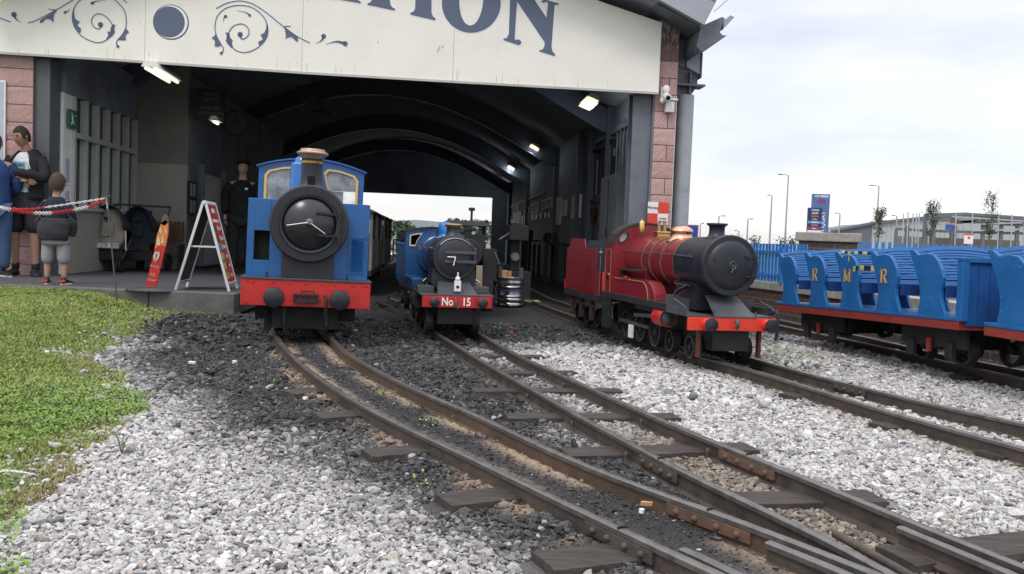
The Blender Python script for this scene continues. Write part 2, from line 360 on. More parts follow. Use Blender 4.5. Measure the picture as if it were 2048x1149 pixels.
# pink split-faced block pillars: one block after another
def block_pillar(name,label,x0,x1,y0,y1,z0,z1,split,seed):
    rnd=random.Random(seed); mb=MB(); cols=[]; zz=z0; k=0
    def bl(a,b,za,zb,rough=False):
        g=.006; q_=rnd.uniform(-.05,.05); col=(.47+q_,.30+q_*.9+rnd.uniform(-.008,.008),.275+q_*.9)
        if rough: col=tuple(c*.85 for c in col)
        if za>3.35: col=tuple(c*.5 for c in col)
        na,nb=7,5; 
        # front face as a lightly broken grid
        vs=[];fs=[]
        for j in range(nb+1):
            for i in range(na+1):
                edge = i in(0,na) or j in(0,nb)
                vs.append((a+g+(b-a-2*g)*i/na, y0+(.004 if edge else rnd.uniform(-.012 if rough else -.003,.003)), za+g+(zb-za-2*g)*j/nb))
        for j in range(nb):
            for i in range(na): q=j*(na+1)+i; fs.append((q,q+1,q+na+2,q+na+1))
        mb.add(vs,fs); cols.extend([col]*len(fs))
        mb.add([(a+g,y0+.004,za+g),(b-g,y0+.004,za+g),(b-g,y0+.004,zb-g),(a+g,y0+.004,zb-g),(a+g,y1,za+g),(b-g,y1,za+g),(b-g,y1,zb-g),(a+g,y1,zb-g)],[(1,5,6,2),(4,0,3,7),(3,2,6,7),(0,4,5,1)]); cols.extend([col]*4)
    h=.2235
    while zz<z1-.02:
        zt=min(zz+h,z1)
        if k%2==0: bl(x0,x1,zz,zt,rnd.random()<split)
        else:
            xs=x0+(x1-x0)*(.63 if split<.2 else .72); bl(x0,xs,zz,zt,rnd.random()<split*1.6); bl(xs,x1,zz,zt)
        zz+=h; k+=1
    me=bpy.data.meshes.new(name); me.from_pydata(mb.v,[],mb.f); at=me.attributes.new('Col','FLOAT_COLOR','FACE')
    at.data.foreach_set('color', np.array([c+(1,) for c in cols],dtype=np.float32).ravel()); me.materials.append(BLOCK)
    o=bpy.data.objects.new(name,me); C.objects.link(o); o.parent=shed
    m2=MB(); m2.box(x0+.002,x1-.002,y0+.012,y1-.01,z0,z1); m2.build('mortar_core', MORTAR, o)
    return o
px0,_=FR(1304,300); px1,_=FR(1348,300)
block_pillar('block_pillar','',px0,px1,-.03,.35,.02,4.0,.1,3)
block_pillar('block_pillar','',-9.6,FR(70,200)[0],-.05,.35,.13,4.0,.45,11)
mb=MB(); rq=random.Random(9)
for i in range(46):
    x=rq.uniform(px0+.02,px1-.02); z=3.95-abs(rq.gauss(0,.22)); L=rq.uniform(.02,.12); mb.box(x,x+rq.uniform(.003,.008),-.046,-.042,z-L,z)
mb.build('dropping_streak', mat('streak_white',(.55,.53,.5),.8), shed)
mb=MB(); mb.box(-12,-9.5,0,.3,0,4.); mb.build('front_wall', WALLC, shed)
# round steel column, haunch, plate and gutter outside the pillar
cx=(FR(1346,300,.25)[0]+FR(1386,300,.25)[0])/2
mb=MB(); mb.cyl((cx+.01,.28,0),.118,0,2.985,n=40); mb.build('round_column', PIPE, shed, smooth=40)
mb=MB(); mb.box(cx-.16,cx+.24,.14,.42,3.10,3.125); mb.build('bearing_plate', RUST if 0 else GREYD, shed)
mb=MB()
mb.poly([(.24,.24,3.42),(.62,.24,3.25),(.62,.24,3.55),(.40,.24,3.85),(.20,.24,3.92)],(0,.10,0))
mb.poly([(.24,.27,2.97),(.50,.27,2.97),(.60,.27,3.12),(.60,.27,3.26),(.24,.27,3.42)],(0,.02,0))
mb.box(.46,.475,.15,.42,2.98,3.30); mb.box(.61,.63,.18,.42,3.22,3.56)
mb.build('haunch', GREYD, shed, bevel=.004)
mb=MB(); mb.poly([(.42,.20,3.36),(.60,.20,3.27),(.63,.20,3.30),(.63,.20,3.58),(.42,.20,3.66)],(0,.04,0)); mb.build('haunch_plate', GREYP, shed, bevel=.003)
mb=MB()
gp=[(.40,3.76),(.68,3.90),(.72,3.88),(.66,3.70),(.70,3.665),(.76,3.665),(.42,3.44),(.36,3.50)]
mb.poly([(x,-.42,z) for x,z in gp],(0,9.5,0)); 
mb.build('gutter', GREYD, shed, bevel=.003)
mb=MB(); mb.poly([(.70,-.44,3.74),(.84,-.44,3.90),(.78,-.44,3.92),(.70,-.44,3.84)],(0,8,0)); mb.build('gutter_lip', GREYP, shed)
mb=MB(); mb.bar((.40,-.30,3.47),(.60,.6,3.60),.03,.015); mb.build('gutter_strap', STEEL, shed)
# soffit filling between pillar head and roof
mb=MB(); mb.poly([(-.2,-.5,3.98),(.38,-.5,3.72),(.38,.3,3.72),(-.2,.3,3.98)],(0,0,.02)); mb.build('soffit', GREYD, shed)
# rooms on the left of the shed: glazed office front, cross wall, rear wall
mb=MB(); mb.box(-7.98,-7.82,.36,3.1,.22,1.10); mb.build('office_wall', WALLC, shed)
mb=MB(); mb.box(-7.98,-7.82,.36,3.1,2.60,3.3); mb.build('office_wall', WALLG, shed)
mb=MB(); mb.box(-7.97,-7.83,.34,.62,.22,2.6); mb.build('office_door', WHITE, shed)
mb=MB()
ys=[.66+.41*i for i in range(7)]
for y in ys: mb.box(-7.96,-7.80,y-.035,y+.035,1.10,2.60)
mb.box(-7.955,-7.79,.62,3.1,2.05,2.12); mb.box(-7.96,-7.77,.62,3.1,1.08,1.13); mb.build('window_frame', MATS['cream_wall'] if 0 else mat('office_frame_paint',(.46,.49,.46),.6,dirt=(.15,.15,.14),dirt_amt=.4), shed)
mb=MB(); mb.box(-7.90,-7.89,.62,3.1,1.1,2.6); mb.build('window_pane', DGLASS, shed)
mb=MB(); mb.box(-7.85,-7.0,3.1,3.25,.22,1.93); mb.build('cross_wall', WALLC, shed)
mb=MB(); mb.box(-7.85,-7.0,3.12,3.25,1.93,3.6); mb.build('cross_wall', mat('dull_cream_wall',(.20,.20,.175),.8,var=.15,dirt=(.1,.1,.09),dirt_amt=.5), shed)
mb=MB(); mb.box(-7.2,-7.0,3.25,12,.22,3.4); mb.build('office_wall', WALLG, shed)
d0,z0=WL(400,345,-6.99); d1,_=WL(440,345,-6.99)
mb=MB(); mb.box(-6.998,-6.95,d0,d1,.25,1.85); mb.build('office_door', mat('pale_door',(.42,.43,.42),.5), shed)
mb=MB(); mb.box(-6.998,-6.9,d1+.05,d1+.12,.25,2.0); mb.build('door_frame', GREYD, shed)
mb=MB(); mb.box(-6.998,-6.9,d0-.08,d0-.01,.25,2.0); mb.build('door_frame', GREYD, shed)
# ticket office board and a dim clock on the rear wall
t=thing('hanging_sign','dim dark board lettered ticket office high on the left of the shed','sign')
t.parent=None; t.matrix_world=Matrix.Translation(SO)@Matrix.Rotation(TH,4,'Z')
xa,za=FR(388,180,3.0); xb,zb=FR(448,240,3.0)
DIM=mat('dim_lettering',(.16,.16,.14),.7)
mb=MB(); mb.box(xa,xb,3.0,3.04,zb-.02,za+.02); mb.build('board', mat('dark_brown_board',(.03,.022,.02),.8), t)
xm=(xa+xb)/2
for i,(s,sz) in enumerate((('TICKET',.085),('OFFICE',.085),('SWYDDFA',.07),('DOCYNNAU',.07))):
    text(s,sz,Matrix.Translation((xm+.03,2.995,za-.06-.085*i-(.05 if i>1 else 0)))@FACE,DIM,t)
k=thing('wall_clock','dim round clock hanging inside the dark shed left of the blue engine','clock')
k.matrix_world=t.matrix_world.copy()
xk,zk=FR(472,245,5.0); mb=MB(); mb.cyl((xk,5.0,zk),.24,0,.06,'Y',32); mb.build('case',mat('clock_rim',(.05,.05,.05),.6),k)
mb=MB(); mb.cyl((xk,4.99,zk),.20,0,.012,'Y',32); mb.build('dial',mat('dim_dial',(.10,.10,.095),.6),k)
mb=MB(); mb.bar((xk,4.985,zk),(xk+.1,4.985,zk+.06),.012); mb.bar((xk,4.985,zk),(xk-.02,4.985,zk+.15),.01); mb.build('hand',HOLE,k)
SHM = Matrix.Translation(SO)@Matrix.Rotation(TH,4,'Z')
def sthing(name,label,cat,p,group=None):      # thing placed in the shed's own frame
    o=thing(name,label,cat,SHM@Vector(p),TH,group); return o
# green exit sign over the office door
e1=sthing('exit_sign','small green running-man exit sign above the white office door','sign',(-7.80,.50,2.28))
mb=MB(); mb.box(0,.02,-.1,.14,-.12,.12); mb.build('panel',mat('exit_green',(.02,.13,.08),.5),e1)
mb=MB(); mb.sphere((.022,-.02,.06),.018,8,6,(.2,1,1)); mb.bar((.022,-.02,.04),(.022,0,-.03),.02); mb.bar((.022,0,-.03),(.022,-.05,-.08),.014); mb.bar((.022,0,-.03),(.022,.05,-.07),.014); mb.bar((.022,.06,.05),(.022,.10,.05),.01); mb.build('symbol',WHITE,e1)
pn=MB(); pn.box(-7.825,-7.818,.40,.52,1.45,1.75); pn.box(-7.825,-7.818,.41,.53,1.05,1.32)
o=pn.build('notice_sheet',mat('paper_lilac',(.45,.42,.55),.8)); o.matrix_world=SHM; tag(o,'two faded paper notices taped to the white office door','notice')
# ------------------------------------------------------------- lit strip lamps
LAMP=mat('lit_tube',(1,1,.9),.5,emit=(1,.86,.60),estr=1.25)
LAMPD=mat('lit_diffuser',(1,.95,.8),.5,var=.3,vscale=12,emit=(1,.88,.62),estr=.95)
def strip(px,py,x,label,L=.55,W=.26,dz=0,tubes=2,twist=0.,diff=False):
    d,z=WL(px,py,x); o=sthing('strip_light',label,'lamp',(x,d,z+dz),'tube lamps inside the shed'); o.rotation_euler=(0,R(twist),TH)
    mb=MB(); mb.poly([(-W/2,0,0),(W/2,0,0),(W*.3,0,.07),(-W*.3,0,.07)],(0,L,0)); mb.build('housing',WHITE,o)
    for k in range(tubes):
        xx=(k-(tubes-1)/2)*W*.5; mb=MB(); mb.tube([(xx,.02,-.018),(xx,L-.02,-.018)],.022,8); mb.build('tube',LAMP,o)
    if diff: mb=MB(); mb.box(-W*.48,W*.48,.015,L-.015,-.05,-.03); mb.build('diffuser',LAMPD,o)
    ld=bpy.data.lights.new('lamp_light','POINT'); ld.energy=7 if diff else 1.5; ld.shadow_soft_size=.12; ld.color=(.9,.95,1); lo=bpy.data.objects.new('lamp_light',ld); C.objects.link(lo); lo.parent=o; lo.location=(0,L/2,-.16)
    mb=MB(); mb.bar((0,L*.3,.07),(0,L*.3,.5),.01); mb.bar((0,L*.8,.07),(0,L*.8,.5),.01); mb.build('hanger',DKGREY,o)
    return o
strip(1187,197,-.62,'lit strip lamp just behind the sign above the red engine, nearest of the right-hand row',.75,.20,twist=20,diff=True)
strip(1071,293,-.62,'lit strip lamp second along the right-hand row inside the shed',.5,.24,twist=28,diff=True)
strip(1024,334,-.62,'lit strip lamp third along the right-hand row inside the shed',.5,.24,twist=28,diff=True)
strip(992,360,-.62,'lit strip lamp farthest along the right-hand row inside the shed',.5,.24,twist=28,diff=True)
strip(300,140,-6.55,'bright twin-tube lamp hanging under the sign edge above the office windows',1.0,.22,dz=.04)
strip(427,241,-6.45,'small lit lamp below the dim ticket office board',.3,.14,tubes=1)
for px_,py_,lab in ((593,163,'nearest'),(627,203,'middle'),(645,228,'farthest')):
    x,z=FR(px_,py_,{163:5,203:8,228:10.5}[py_]); o=sthing('lamp_shade',f'unlit round lamp shade under the dark shed roof, {lab} of three in line','lamp',(x,{163:5,203:8,228:10.5}[py_],z),'unlit round shades under the roof')
    mb=MB(); mb.lathe([(.02,.16),(.05,.14),(.30,0),(.28,-.005),(.04,.12)],n=28); mb.build('shade',mat('shade_grey_'+lab,(.30,.32,.36),.5),o,smooth=60)
    mb=MB(); mb.tube([(0,0,.15),(0,0,.5)],.008,6); mb.build('cord',DARK,o)
# ============================================================= THE SIGN over the entrance
SY=-.15
sign=thing('gable_sign','huge cream sign board over the shed entrance with slate blue serif letters and scrollwork','sign',SO,TH)
def top_z(x):
    a=[(.05,3.819),(-.95,4.09),(-2.0,4.42),(-3.2,4.70),(-4.1,4.80),(-5.2,4.70),(-6.4,4.42),(-7.6,4.09),(-8.9,3.70),(-12,3.7)]
    for p,q in zip(a[:-1],a[1:]):
        if q[0]<=x<=p[0]: return p[1]+(q[1]-p[1])*(x-p[0])/(q[0]-p[0])
    return 3.8
xs=[-.045,-2.78,-4.712,-6.659,-8.75]; zb=[2.913,2.917,2.926,2.955,2.972]
for i in range(4):
    a,b=xs[i]-.0015,xs[i+1]+.0015; st=[a+(b-a)*k/8 for k in range(9)]
    mb=MB(); mb.poly([(a,SY,zb[i]),(b,SY,zb[i+1])]+[(x,SY,top_z(x)) for x in reversed(st)],(0,.05,0))
    mb.build('panel',OFFW,sign,bevel=.003)
    mb=MB(); mb.bar((a,SY-.004,zb[i]+.006),(b,SY-.004,zb[i+1]+.006),.012,.03); mb.build('edge_strip',mat('worn_edge_%d'%i,(.50,.49,.45),.7,dirt=(.2,.19,.17),dirt_amt=.6,dscale=3),sign)
def sp(px,py,off): x,z=FR(px,py,SY); return Vector((x,SY-off,z))
class Flat:
    def __init__(s,ox,oy,sc): s.o=(ox,oy,sc)
    def P(s,p,off=0.006): return sp(s.o[0]+p[0]/s.o[2], s.o[1]+p[1]/s.o[2], off)
def ribbon(mb,pts,w,off,t=.002):
    vs=[];fs=[];n=len(pts)
    for i in range(n):
        tg=(pts[min(i+1,n-1)]-pts[max(i-1,0)]).normalized(); nn=tg.cross(Vector((0,1,0))); ww=w[i] if isinstance(w,list) else w
        vs+= [pts[i]+nn*ww/2, pts[i]-nn*ww/2]
    vs=[Vector((v.x,SY-off,v.z)) for v in vs]
    fs=[(2*i,2*i+1,2*i+3,2*i+2) for i in range(n-1)]
    m=len(vs); vs+=[v+Vector((0,t,0)) for v in vs]; fs+=[(a+m,d+m,c+m,b+m) for a,b,c,d in fs]
    mb.add(vs,fs)
def letter(F,pts,holes=None,name='letter'):
    P=[F.P(p) for p in pts]; wmb=MB(); loop=P+[P[0]]
    ribbon(wmb,loop,.026,.002)
    mb=MB()
    if holes:
        H=[F.P(p) for p in holes]; ribbon(wmb,H+[H[0]],.026,.002); n=len(P)
        mb.add(P+H,[(i,(i+1)%n,(i+1)%n+n,i+n) for i in range(n)])
    else: mb.poly(P,(0,.003,0))
    o=mb.build(name,SLATE,sign); wmb.build('letter_edge',OFFWHITE_LINE,o)
F=Flat(600,0,3.413)
letter(F,[(270,0),(413,25),(415,13),(395,2),(380,-40),(250,-360),(235,-360),(180,-20),(200,-8)])
letter(F,[(460,35),(463,24),(480,18),(491,0),(492,-270),(400,-260),(395,-290),(720,-225),(718,-195),(612,-250),(612,0),(618,35),(630,52),(649,62),(646,74)])
letter(F,[(753,88),(756,102),(922,141),(925,128),(908,115),(898,90),(896,-170),(925,-195),(925,-205),(755,-245),(755,-235),(785,-215),(788,0),(786,60),(775,82)])
def ell(cx,cy,a,b,rot,n=56): 
    r=R(rot); return [(cx+a*math.cos(t)*math.cos(r)-b*math.sin(t)*math.sin(r), cy+a*math.cos(t)*math.sin(r)+b*math.sin(t)*math.cos(r)) for t in [2*math.pi*i/n for i in range(n)]]
letter(F,ell(1169,22,201,203,8),ell(1169,-2,81,178,3))
letter(F,[(1388,265),(1391,276),(1478,306),(1494,311),(1508,300),(1510,285),(1496,272),(1482,271),(1470,277),(1465,262),(1481,12),(1670,290),(1668,318),(1656,340),(1633,344),(1633,353),(1740,386),(1742,373),(1724,354),(1716,325),(1737,42),(1748,34),(1763,38),(1765,26),(1670,-2),(1648,8),(1654,22),(1672,18),(1688,14),(1692,30),(1684,125),(1505,-140),(1390,-175),(1395,-160),(1432,-130),(1437,-100),(1425,235),(1410,262)])
def scroll(F,strokes,leaves,drops):
    mb=MB(); wb=MB(); k=1/F.o[2]/148.
    for pts,w in strokes:
        pp=smooth_path([F.P(p) for p in pts]); ribbon(mb,pp,w*k,.006); ribbon(wb,pp,w*k+.018,.002)
    for lf in leaves:
        P=[F.P(p) for p in lf]; mb.poly(P,(0,.002,0)); ribbon(wb,P+[P[0]],.016,.0025)
    for (c,r,tail) in drops:
        P=smooth_path([F.P(c)]+[F.P(p) for p in tail]); n=len(P); ribbon(mb,P,[max(r*1.3*k*(1-i/(n-1))**1.2,.003) for i in range(n)],.006)
        ribbon(wb,P,[max(r*1.3*k*(1-i/(n-1))**1.2,.003)+.016 for i in range(n)],.0022)
        ci=F.P(c); mb.poly([ci+Vector((r*k*math.cos(a),0,r*k*math.sin(a))) for a in [2*math.pi*i/16 for i in range(16)]],(0,.0015,0))
        wb.poly([Vector((ci.x+(r*k+.008)*math.cos(a),SY-.0028,ci.z+(r*k+.008)*math.sin(a))) for a in [2*math.pi*i/16 for i in range(16)]],(0,.001,0))
    o=mb.build('scroll_ornament',SLATE,sign); wb.build('scroll_edge',OFFWHITE_LINE,o)
scroll(Flat(360,0,5.689),
 [([(412,102),(520,45),(650,14),(760,25),(860,65),(1000,160),(1160,290),(1330,415),(1478,490)],10),
  ([(470,612),(490,590),(492,550),(465,500),(425,430),(402,360),(400,290),(425,190),(500,110),(600,72),(700,65),(810,85),(910,150),(975,235),(1000,330),(985,430),(915,520),(820,580),(715,600),(620,565),(570,500),(552,430),(560,365),(610,300),(690,275),(750,295),(785,350),(775,410),(730,445),(695,440),(685,400)],10),
  ([(1190,305),(1225,302),(1258,303)],10)],
 [[(400,390),(395,410),(360,435),(395,465),(400,490),(392,525),(420,537),(470,525),(430,450)],
  [(515,372),(560,375),(572,430),(600,465),(592,500),(608,550),(580,545),(535,495),(520,465),(530,440),(528,400)],
  [(985,260),(1005,330),(1000,400),(960,480),(912,525),(890,500),(895,475),(940,455),(935,430),(915,400),(960,375),(980,330)],
  [(1165,290),(1340,425),(1345,478),(1325,475),(1270,425),(1225,430),(1200,445),(1205,410),(1195,340)]],
 [((685,395),28,[(690,430),(720,444)]),((520,190),17,[(500,210),(492,255)]),((793,178),15,[(750,145),(650,122)]),((1635,415),26,[(1610,465),(1550,492)]),((1880,500),28,[(1800,478),(1740,482),(1660,505)]),((470,610),16,[(488,590),(492,560)])])
scroll(Flat(0,0,6.384),
 [([(360,295),(450,270),(600,195),(740,120),(940,0),(1100,-80),(1300,-110),(1480,-60),(1625,40)],11),
  ([(1510,600),(1490,560),(1500,520),(1560,450),(1605,360),(1612,240),(1585,130),(1500,30),(1420,-20),(1280,-55),(1120,-40),(1000,30),(940,130),(925,230),(945,330),(1010,430),(1100,500),(1240,548),(1340,525),(1420,450),(1440,370),(1430,310),(1360,220),(1270,180),(1200,205),(1170,270),(1195,340),(1260,375),(1290,350)],11),
  ([(625,118),(670,130),(710,128)],11),([(-140,190),(-60,215),(0,235),(140,285)],12)],
 [[(950,110),(925,230),(950,340),(1010,425),(1035,415),(1035,370),(990,325),(1020,285),(960,240),(950,180)],
  [(1435,315),(1475,320),(1462,360),(1470,415),(1440,460),(1370,515),(1355,510),(1385,450),(1370,410),(1410,405),(1415,360)],
  [(1608,360),(1650,415),(1605,455),(1610,515),(1580,520),(1510,515),(1560,450)],
  [(740,120),(690,200),(685,290),(640,250),(590,250),(540,295),(512,300),(515,260)]],
 [((1285,318),31,[(1290,350),(1262,374)]),((180,190),32,[(205,245),(270,290)]),((1180,45),20,[(1240,18),(1350,10)]),((833,162),18,[(870,145),(890,110)]),((1508,598),18,[(1488,560),(1497,525)])])
mb=MB(); F=Flat(0,0,1)
def disc(m_,c,r,off,name,par):
    mb=MB(); ci=FR(c[0],c[1],SY); rr=r/148.; mb.poly([(ci[0]+rr*math.cos(a),SY-off,ci[1]+rr*math.sin(a)) for a in [2*math.pi*i/48 for i in range(48)]],(0,.001,0)); return mb.build(name,m_,par)
dd=disc(SLATE,(342,45),32.5,.003,'round_emblem',sign); disc(OFFWHITE_LINE,(341.5,44.5),30.6,.005,'emblem_edge',dd); disc(SLATE,(338.5,44.5),28.5,.007,'emblem_centre',dd)
# scratches in the cream paint, fixings and rain streaks along the lower edge
mb=MB(); rq=random.Random(21)
for i in range(4):
    for f in (.03,.97):
        x=xs[i]+(xs[i+1]-xs[i])*f
        for z in (3.05,3.45,3.85):
            if z<top_z(x)-.1: mb.sphere((x,SY-.001,z),.0065,8,5,(1,.4,1))
mb.build('fixing',mat('fixing_grey',(.5,.49,.45),.6),sign)
mb=MB()
for i in range(34):
    x=rq.uniform(-8.4,-.1); z0_=2.93+.006*abs(x); ribbon(mb,[Vector((x,SY,z0_+rq.uniform(.04,.16))),Vector((x+rq.uniform(-.004,.004),SY,z0_))],rq.uniform(.003,.010),.0012)
mb.build('rain_streak',mat('streak_beige',(.66,.63,.54),.7),sign)
mb=MB()
for a,b in (((875,105),(880,93)),((755,82),(756,87)),((884,97),(887,92)),((1376,50),(1378,55))):
    ribbon(mb,[sp(*a,.003),sp(*b,.003)],.006,.003)
mb.build('scratch',DKGREY,sign)
# ------------------------------------------------------------- things on the pillar
xw,zw=FR(1296,405,-.04); 
x0,zt=FR(1296,404,-.05); x1,_=FR(1337,408,-.05); zbm=FR(1315,450,-.05)[1]; xm=(x0+x1)/2; zm=(zt+zbm)/2
ws_=thing('warning_sign','red and white chequered warning limited clearance board on the pink pillar','sign',SHM@Vector((xm,-.055,zm)),TH)
hw=(x1-x0)/2; hh=(zt-zbm)/2
for (sx_,sz_,m_) in ((-1,1,WHITE),(1,1,ORANGERED),(-1,-1,ORANGERED),(1,-1,WHITE)):
    mb=MB(); a=sorted((0,sx_*hw)); b=sorted((0,sz_*hh)); mb.box(a[0],a[1],0,.01,b[0],b[1]); mb.build('square',m_,ws_)
text('Warning',.055,Matrix.Translation((-hw/2,-.003,hh*.5))@FACE,SOLE,ws_,sx=.75)
text('Limited',.04,Matrix.Translation((hw/2,-.003,-hh*.42))@FACE,SOLE,ws_,sx=.8); text('clearance',.04,Matrix.Translation((hw/2,-.003,-hh*.68))@FACE,SOLE,ws_,sx=.75)
x,z=FR(1330,190,-.06); cc_=sthing('security_camera','white dome-backed security camera on the pink pillar beside the sign corner','camera',(x,-.06,z))
mb=MB(); mb.box(-.06,.00,-.01,.03,-.06,.10); mb.build('bracket',WHITE,cc_,bevel=.004)
mb=MB(); mb.sphere((.0,-.05,.06),.05,16,10,(1,1,1.25)); mb.sphere((-.04,-.05,-.09),.04,12,8); mb.build('joint',WHITE,cc_,smooth=60)
mb=MB(); mb.lathe([(0,-.16),(.045,-.16),(.052,-.15),(.052,-.02),(.03,.02),(0,.03)],axis='Y',n=20,M=Matrix.Translation((.0,-.02,-.02))@Matrix.Rotation(R(18),4,'X')); mb.build('barrel',WHITE,cc_,smooth=40)
mb=MB(); mb.cyl((0,0,0),.03,-.168,-.158,'Y',16,M=Matrix.Translation((.0,-.02,-.02))@Matrix.Rotation(R(18),4,'X')); mb.build('lens',DGLASS,cc_)
x,z=FR(1338,214,-.06); jb=sthing('junction_box','small grey-white junction box under the security camera','box',(x,-.06,z))
mb=MB(); mb.box(-.06,.06,-.06,.02,-.08,.07); mb.build('box',GREYP if 0 else WHITE,jb,bevel=.008)
mb=MB(); mb.box(-.06,.10,-.08,.02,.075,.10); mb.build('shelf',WHITE,jb,bevel=.004)
# ------------------------------------------------------------- pictures, boards and gear along the right wall
PAPER=mat('old_print_paper',(.6,.6,.58),.7,var=.45,vscale=14)
PAPER2=mat('plate_white',(.75,.75,.72),.6,var=.3,vscale=18)
def wp(x0,y0,x1,y1,name,label,cat,group=None,m_=PAPER,frame=True,th=.02,inner=None):
    a=WL(x0,y0,-.03); b=WL(x1,y1,-.03); da,db=sorted((a[0],b[0])); zc=[WL(x0,y1,-.03)[1],WL(x1,y0,-.03)[1],a[1],b[1]]; za,zb_=min(zc),max(zc)
    o=sthing(name,label,cat,(-.03,(da+db)/2,(za+zb_)/2),group); L=(db-da)/2; H=(zb_-za)/2
    mb=MB(); mb.box(-.005,.028,-L,L,-H,H); mb.build('board',m_,o)
    if frame:
        mb=MB(); f=min(.03,L*.25,H*.25)
        for q in ((-L-f,-L,-H-f,H+f),(L,L+f,-H-f,H+f),(-L,L,-H-f,-H),(-L,L,H,H+f)): mb.box(-.02,.028,*q)
        mb.build('frame',inner or PAPER2,o)
    return o
wp(1146,396,1159,433,'wall_poster','tall grey poster on the right shed wall, nearest the dark window','poster','prints on the right shed wall')
wp(1111,401,1120,447,'wall_poster','tallest narrow pale print on the right shed wall','poster','prints on the right shed wall')
wp(1126,404,1132,418,'wall_poster','small pale print high between the two tall ones','poster','prints on the right shed wall')
wp(1126,422,1131,431,'wall_poster','smallest pale print low between the two tall ones','poster','prints on the right shed wall')
wp(1064,412,1076,423,'nameplate','white-framed dark plate high on the right shed wall','plate','plates on the right shed wall',m_=DARK)
wp(1085,404,1104,413,'nameplate','wide barred white plate right of the white-framed dark plate','plate','plates on the right shed wall',m_=DARK)
for i,(x,lab) in enumerate(((1063,'leftmost'),(1070,'second'),(1079,'third'),(1088,'fourth'),(1096,'rightmost'))):
    wp(x,430-i*.8,x+5.5,438-i*.8,'small_picture',f'small square picture, {lab} of five in the row under the plates','picture','row of small pictures on the right shed wall',m_=PAPER2,inner=DKGREY)
for i,(x,y0,y1) in enumerate(((1018,433,448),(1023,440,450),(1028,426,452),(1033,422,460),(1038,424,458),(1043,432,458),(1049,420,452),(1053,416,456),(1033,408,418))):
    wp(x,y0,x+2.6,y1,'pale_strip',['leftmost pale strip leaning','shortest pale strip','third pale strip','longest pale strip','pale strip just right of the longest','sixth pale strip','seventh pale strip','rightmost pale strip','lone white strip above the others'][i]+' on the far part of the right wall','strip','pale strips on the right shed wall',m_=PAPER2,frame=False)
# dark framed window, vertical pipes, cabinet and hanging jackets
a=WL(1188,330,-.03); b=WL(1226,330,-.03); zt=WL(1210,296,-.03)[1]; zl=WL(1210,395,-.03)[1]; da,db=sorted((a[0],b[0]))
o=sthing('wall_window','dark square window in a black frame on the right shed wall','window',(-.03,(da+db)/2,(zt+zl)/2)); L=(db-da)/2; H=(zt-zl)/2
mb=MB(); 
for q in ((-L-.07,-L,-H,H),(L,L+.07,-H,H),(-L-.07,L+.07,-H-.07,-H),(-L-.07,L+.07,H,H+.07),(-.02,.02,-H,H)): mb.box(-.04,.028,*q)
mb.build('frame',DARK,o); mb=MB(); mb.box(0,.02,-L,L,-H,H); mb.build('pane',DGLASS,o)
mb=MB(); mb.box(-.035,-.02,L*.4,L*.48,-H*.8,H*.6); mb.box(-.035,-.02,-L*.6,-L*.55,-H*.7,H*.7); mb.build('glint',WORN,o)
o=sthing('pipe_bundle','four thin grey pipes running up the wall beside the shed entrance','pipes',(-.05,0,0))
for px_ in (1236,1243,1250,1257):
    d,_=WL(px_,260,-.05); mb=MB(); mb.tube([(0,d,2.0),(0,d,2.85)],.018,8); mb.build('pipe',mat('pipe_grey_%d'%px_,(.16,.16,.165),.6),o)
d,z=WL(1232,300,-.05); mb=MB(); mb.box(-.04,.05,d-.05,d+.05,z-.1,z+.02); mb.build('valve',GREYD,o)
a=WL(1226,400,-.1)[0]; b=WL(1262,400,-.1)[0]; da,db=sorted((a,b))
o=sthing('tall_cabinet','tall blue-grey steel cabinet against the wall just inside the entrance','cabinet',(-.16,(da+db)/2,0)); L=(db-da)/2
mb=MB(); mb.box(-.15,.15,-L,L,.02,1.95); mb.build('body',GREYD,o,bevel=.006)
mb=MB(); mb.box(-.156,-.148,-.005,.005,.1,1.9); mb.box(-.165,-.15,.03,.045,1.0,1.12); mb.build('door_gap',DARK,o)
a=WL(1176,430,-.02)[0]; b=WL(1226,430,-.02)[0]; da,db=sorted((a,b))
o=sthing('wall_board','pale backing board behind the hanging tools and jackets','board',(-.01,(da+db)/2,1.1)); mb=MB(); mb.box(-.01,.008,-(db-da)/2,(db-da)/2,-.75,.55); o2=mb.build('panel',mat('backing_grey',(.14,.145,.155),.7,dirt=(.06,.06,.06),dirt_amt=.5),o)
def blob_cloth(name,label,cat,c,sx,sy,sz,m_,group=None,seed=1):
    o=sthing(name,label,cat,c,group); rnd=random.Random(seed); mb=MB(); n=14
    for j in range(9):
        z=sz*(.5-j/8); w_=.55+.45*math.sin(math.pi*min(j/8+.25,1)); 
        for k in range(n):
            a=2*math.pi*k/n; mb.v.append((sx*.5*w_*math.cos(a)*(1+rnd.uniform(-.2,.2)), sy*.5*w_*math.sin(a)*(1+rnd.uniform(-.2,.2)), z+rnd.uniform(-.01,.01)))
    for j in range(8):
        for k in range(n): mb.f.append((j*n+k,j*n+(k+1)%n,(j+1)*n+(k+1)%n,(j+1)*n+k)); mb.mi.append(0)
    mb.f.append(tuple(range(n))); mb.mi.append(0); mb.f.append(tuple(8*n+k for k in range(n))); mb.mi.append(0)
    q=mb.build('fabric',m_,o,smooth=70)
    return o
d,z=WL(1206,425,-.1); blob_cloth('hanging_jacket','dull red jacket hanging on the wall beside the grey cabinet','jacket',(-.1,d,z),.12,.30,.40,mat('dull_red_cloth',(.16,.03,.025),.9),'clothes and tools hung on the wall')
d,z=WL(1186,432,-.1); blob_cloth('hanging_jacket','darker maroon cloth hanging left of the dull red jacket','jacket',(-.1,d,z),.10,.25,.28,mat('dull_maroon_cloth',(.09,.025,.022),.9),'clothes and tools hung on the wall',seed=4)
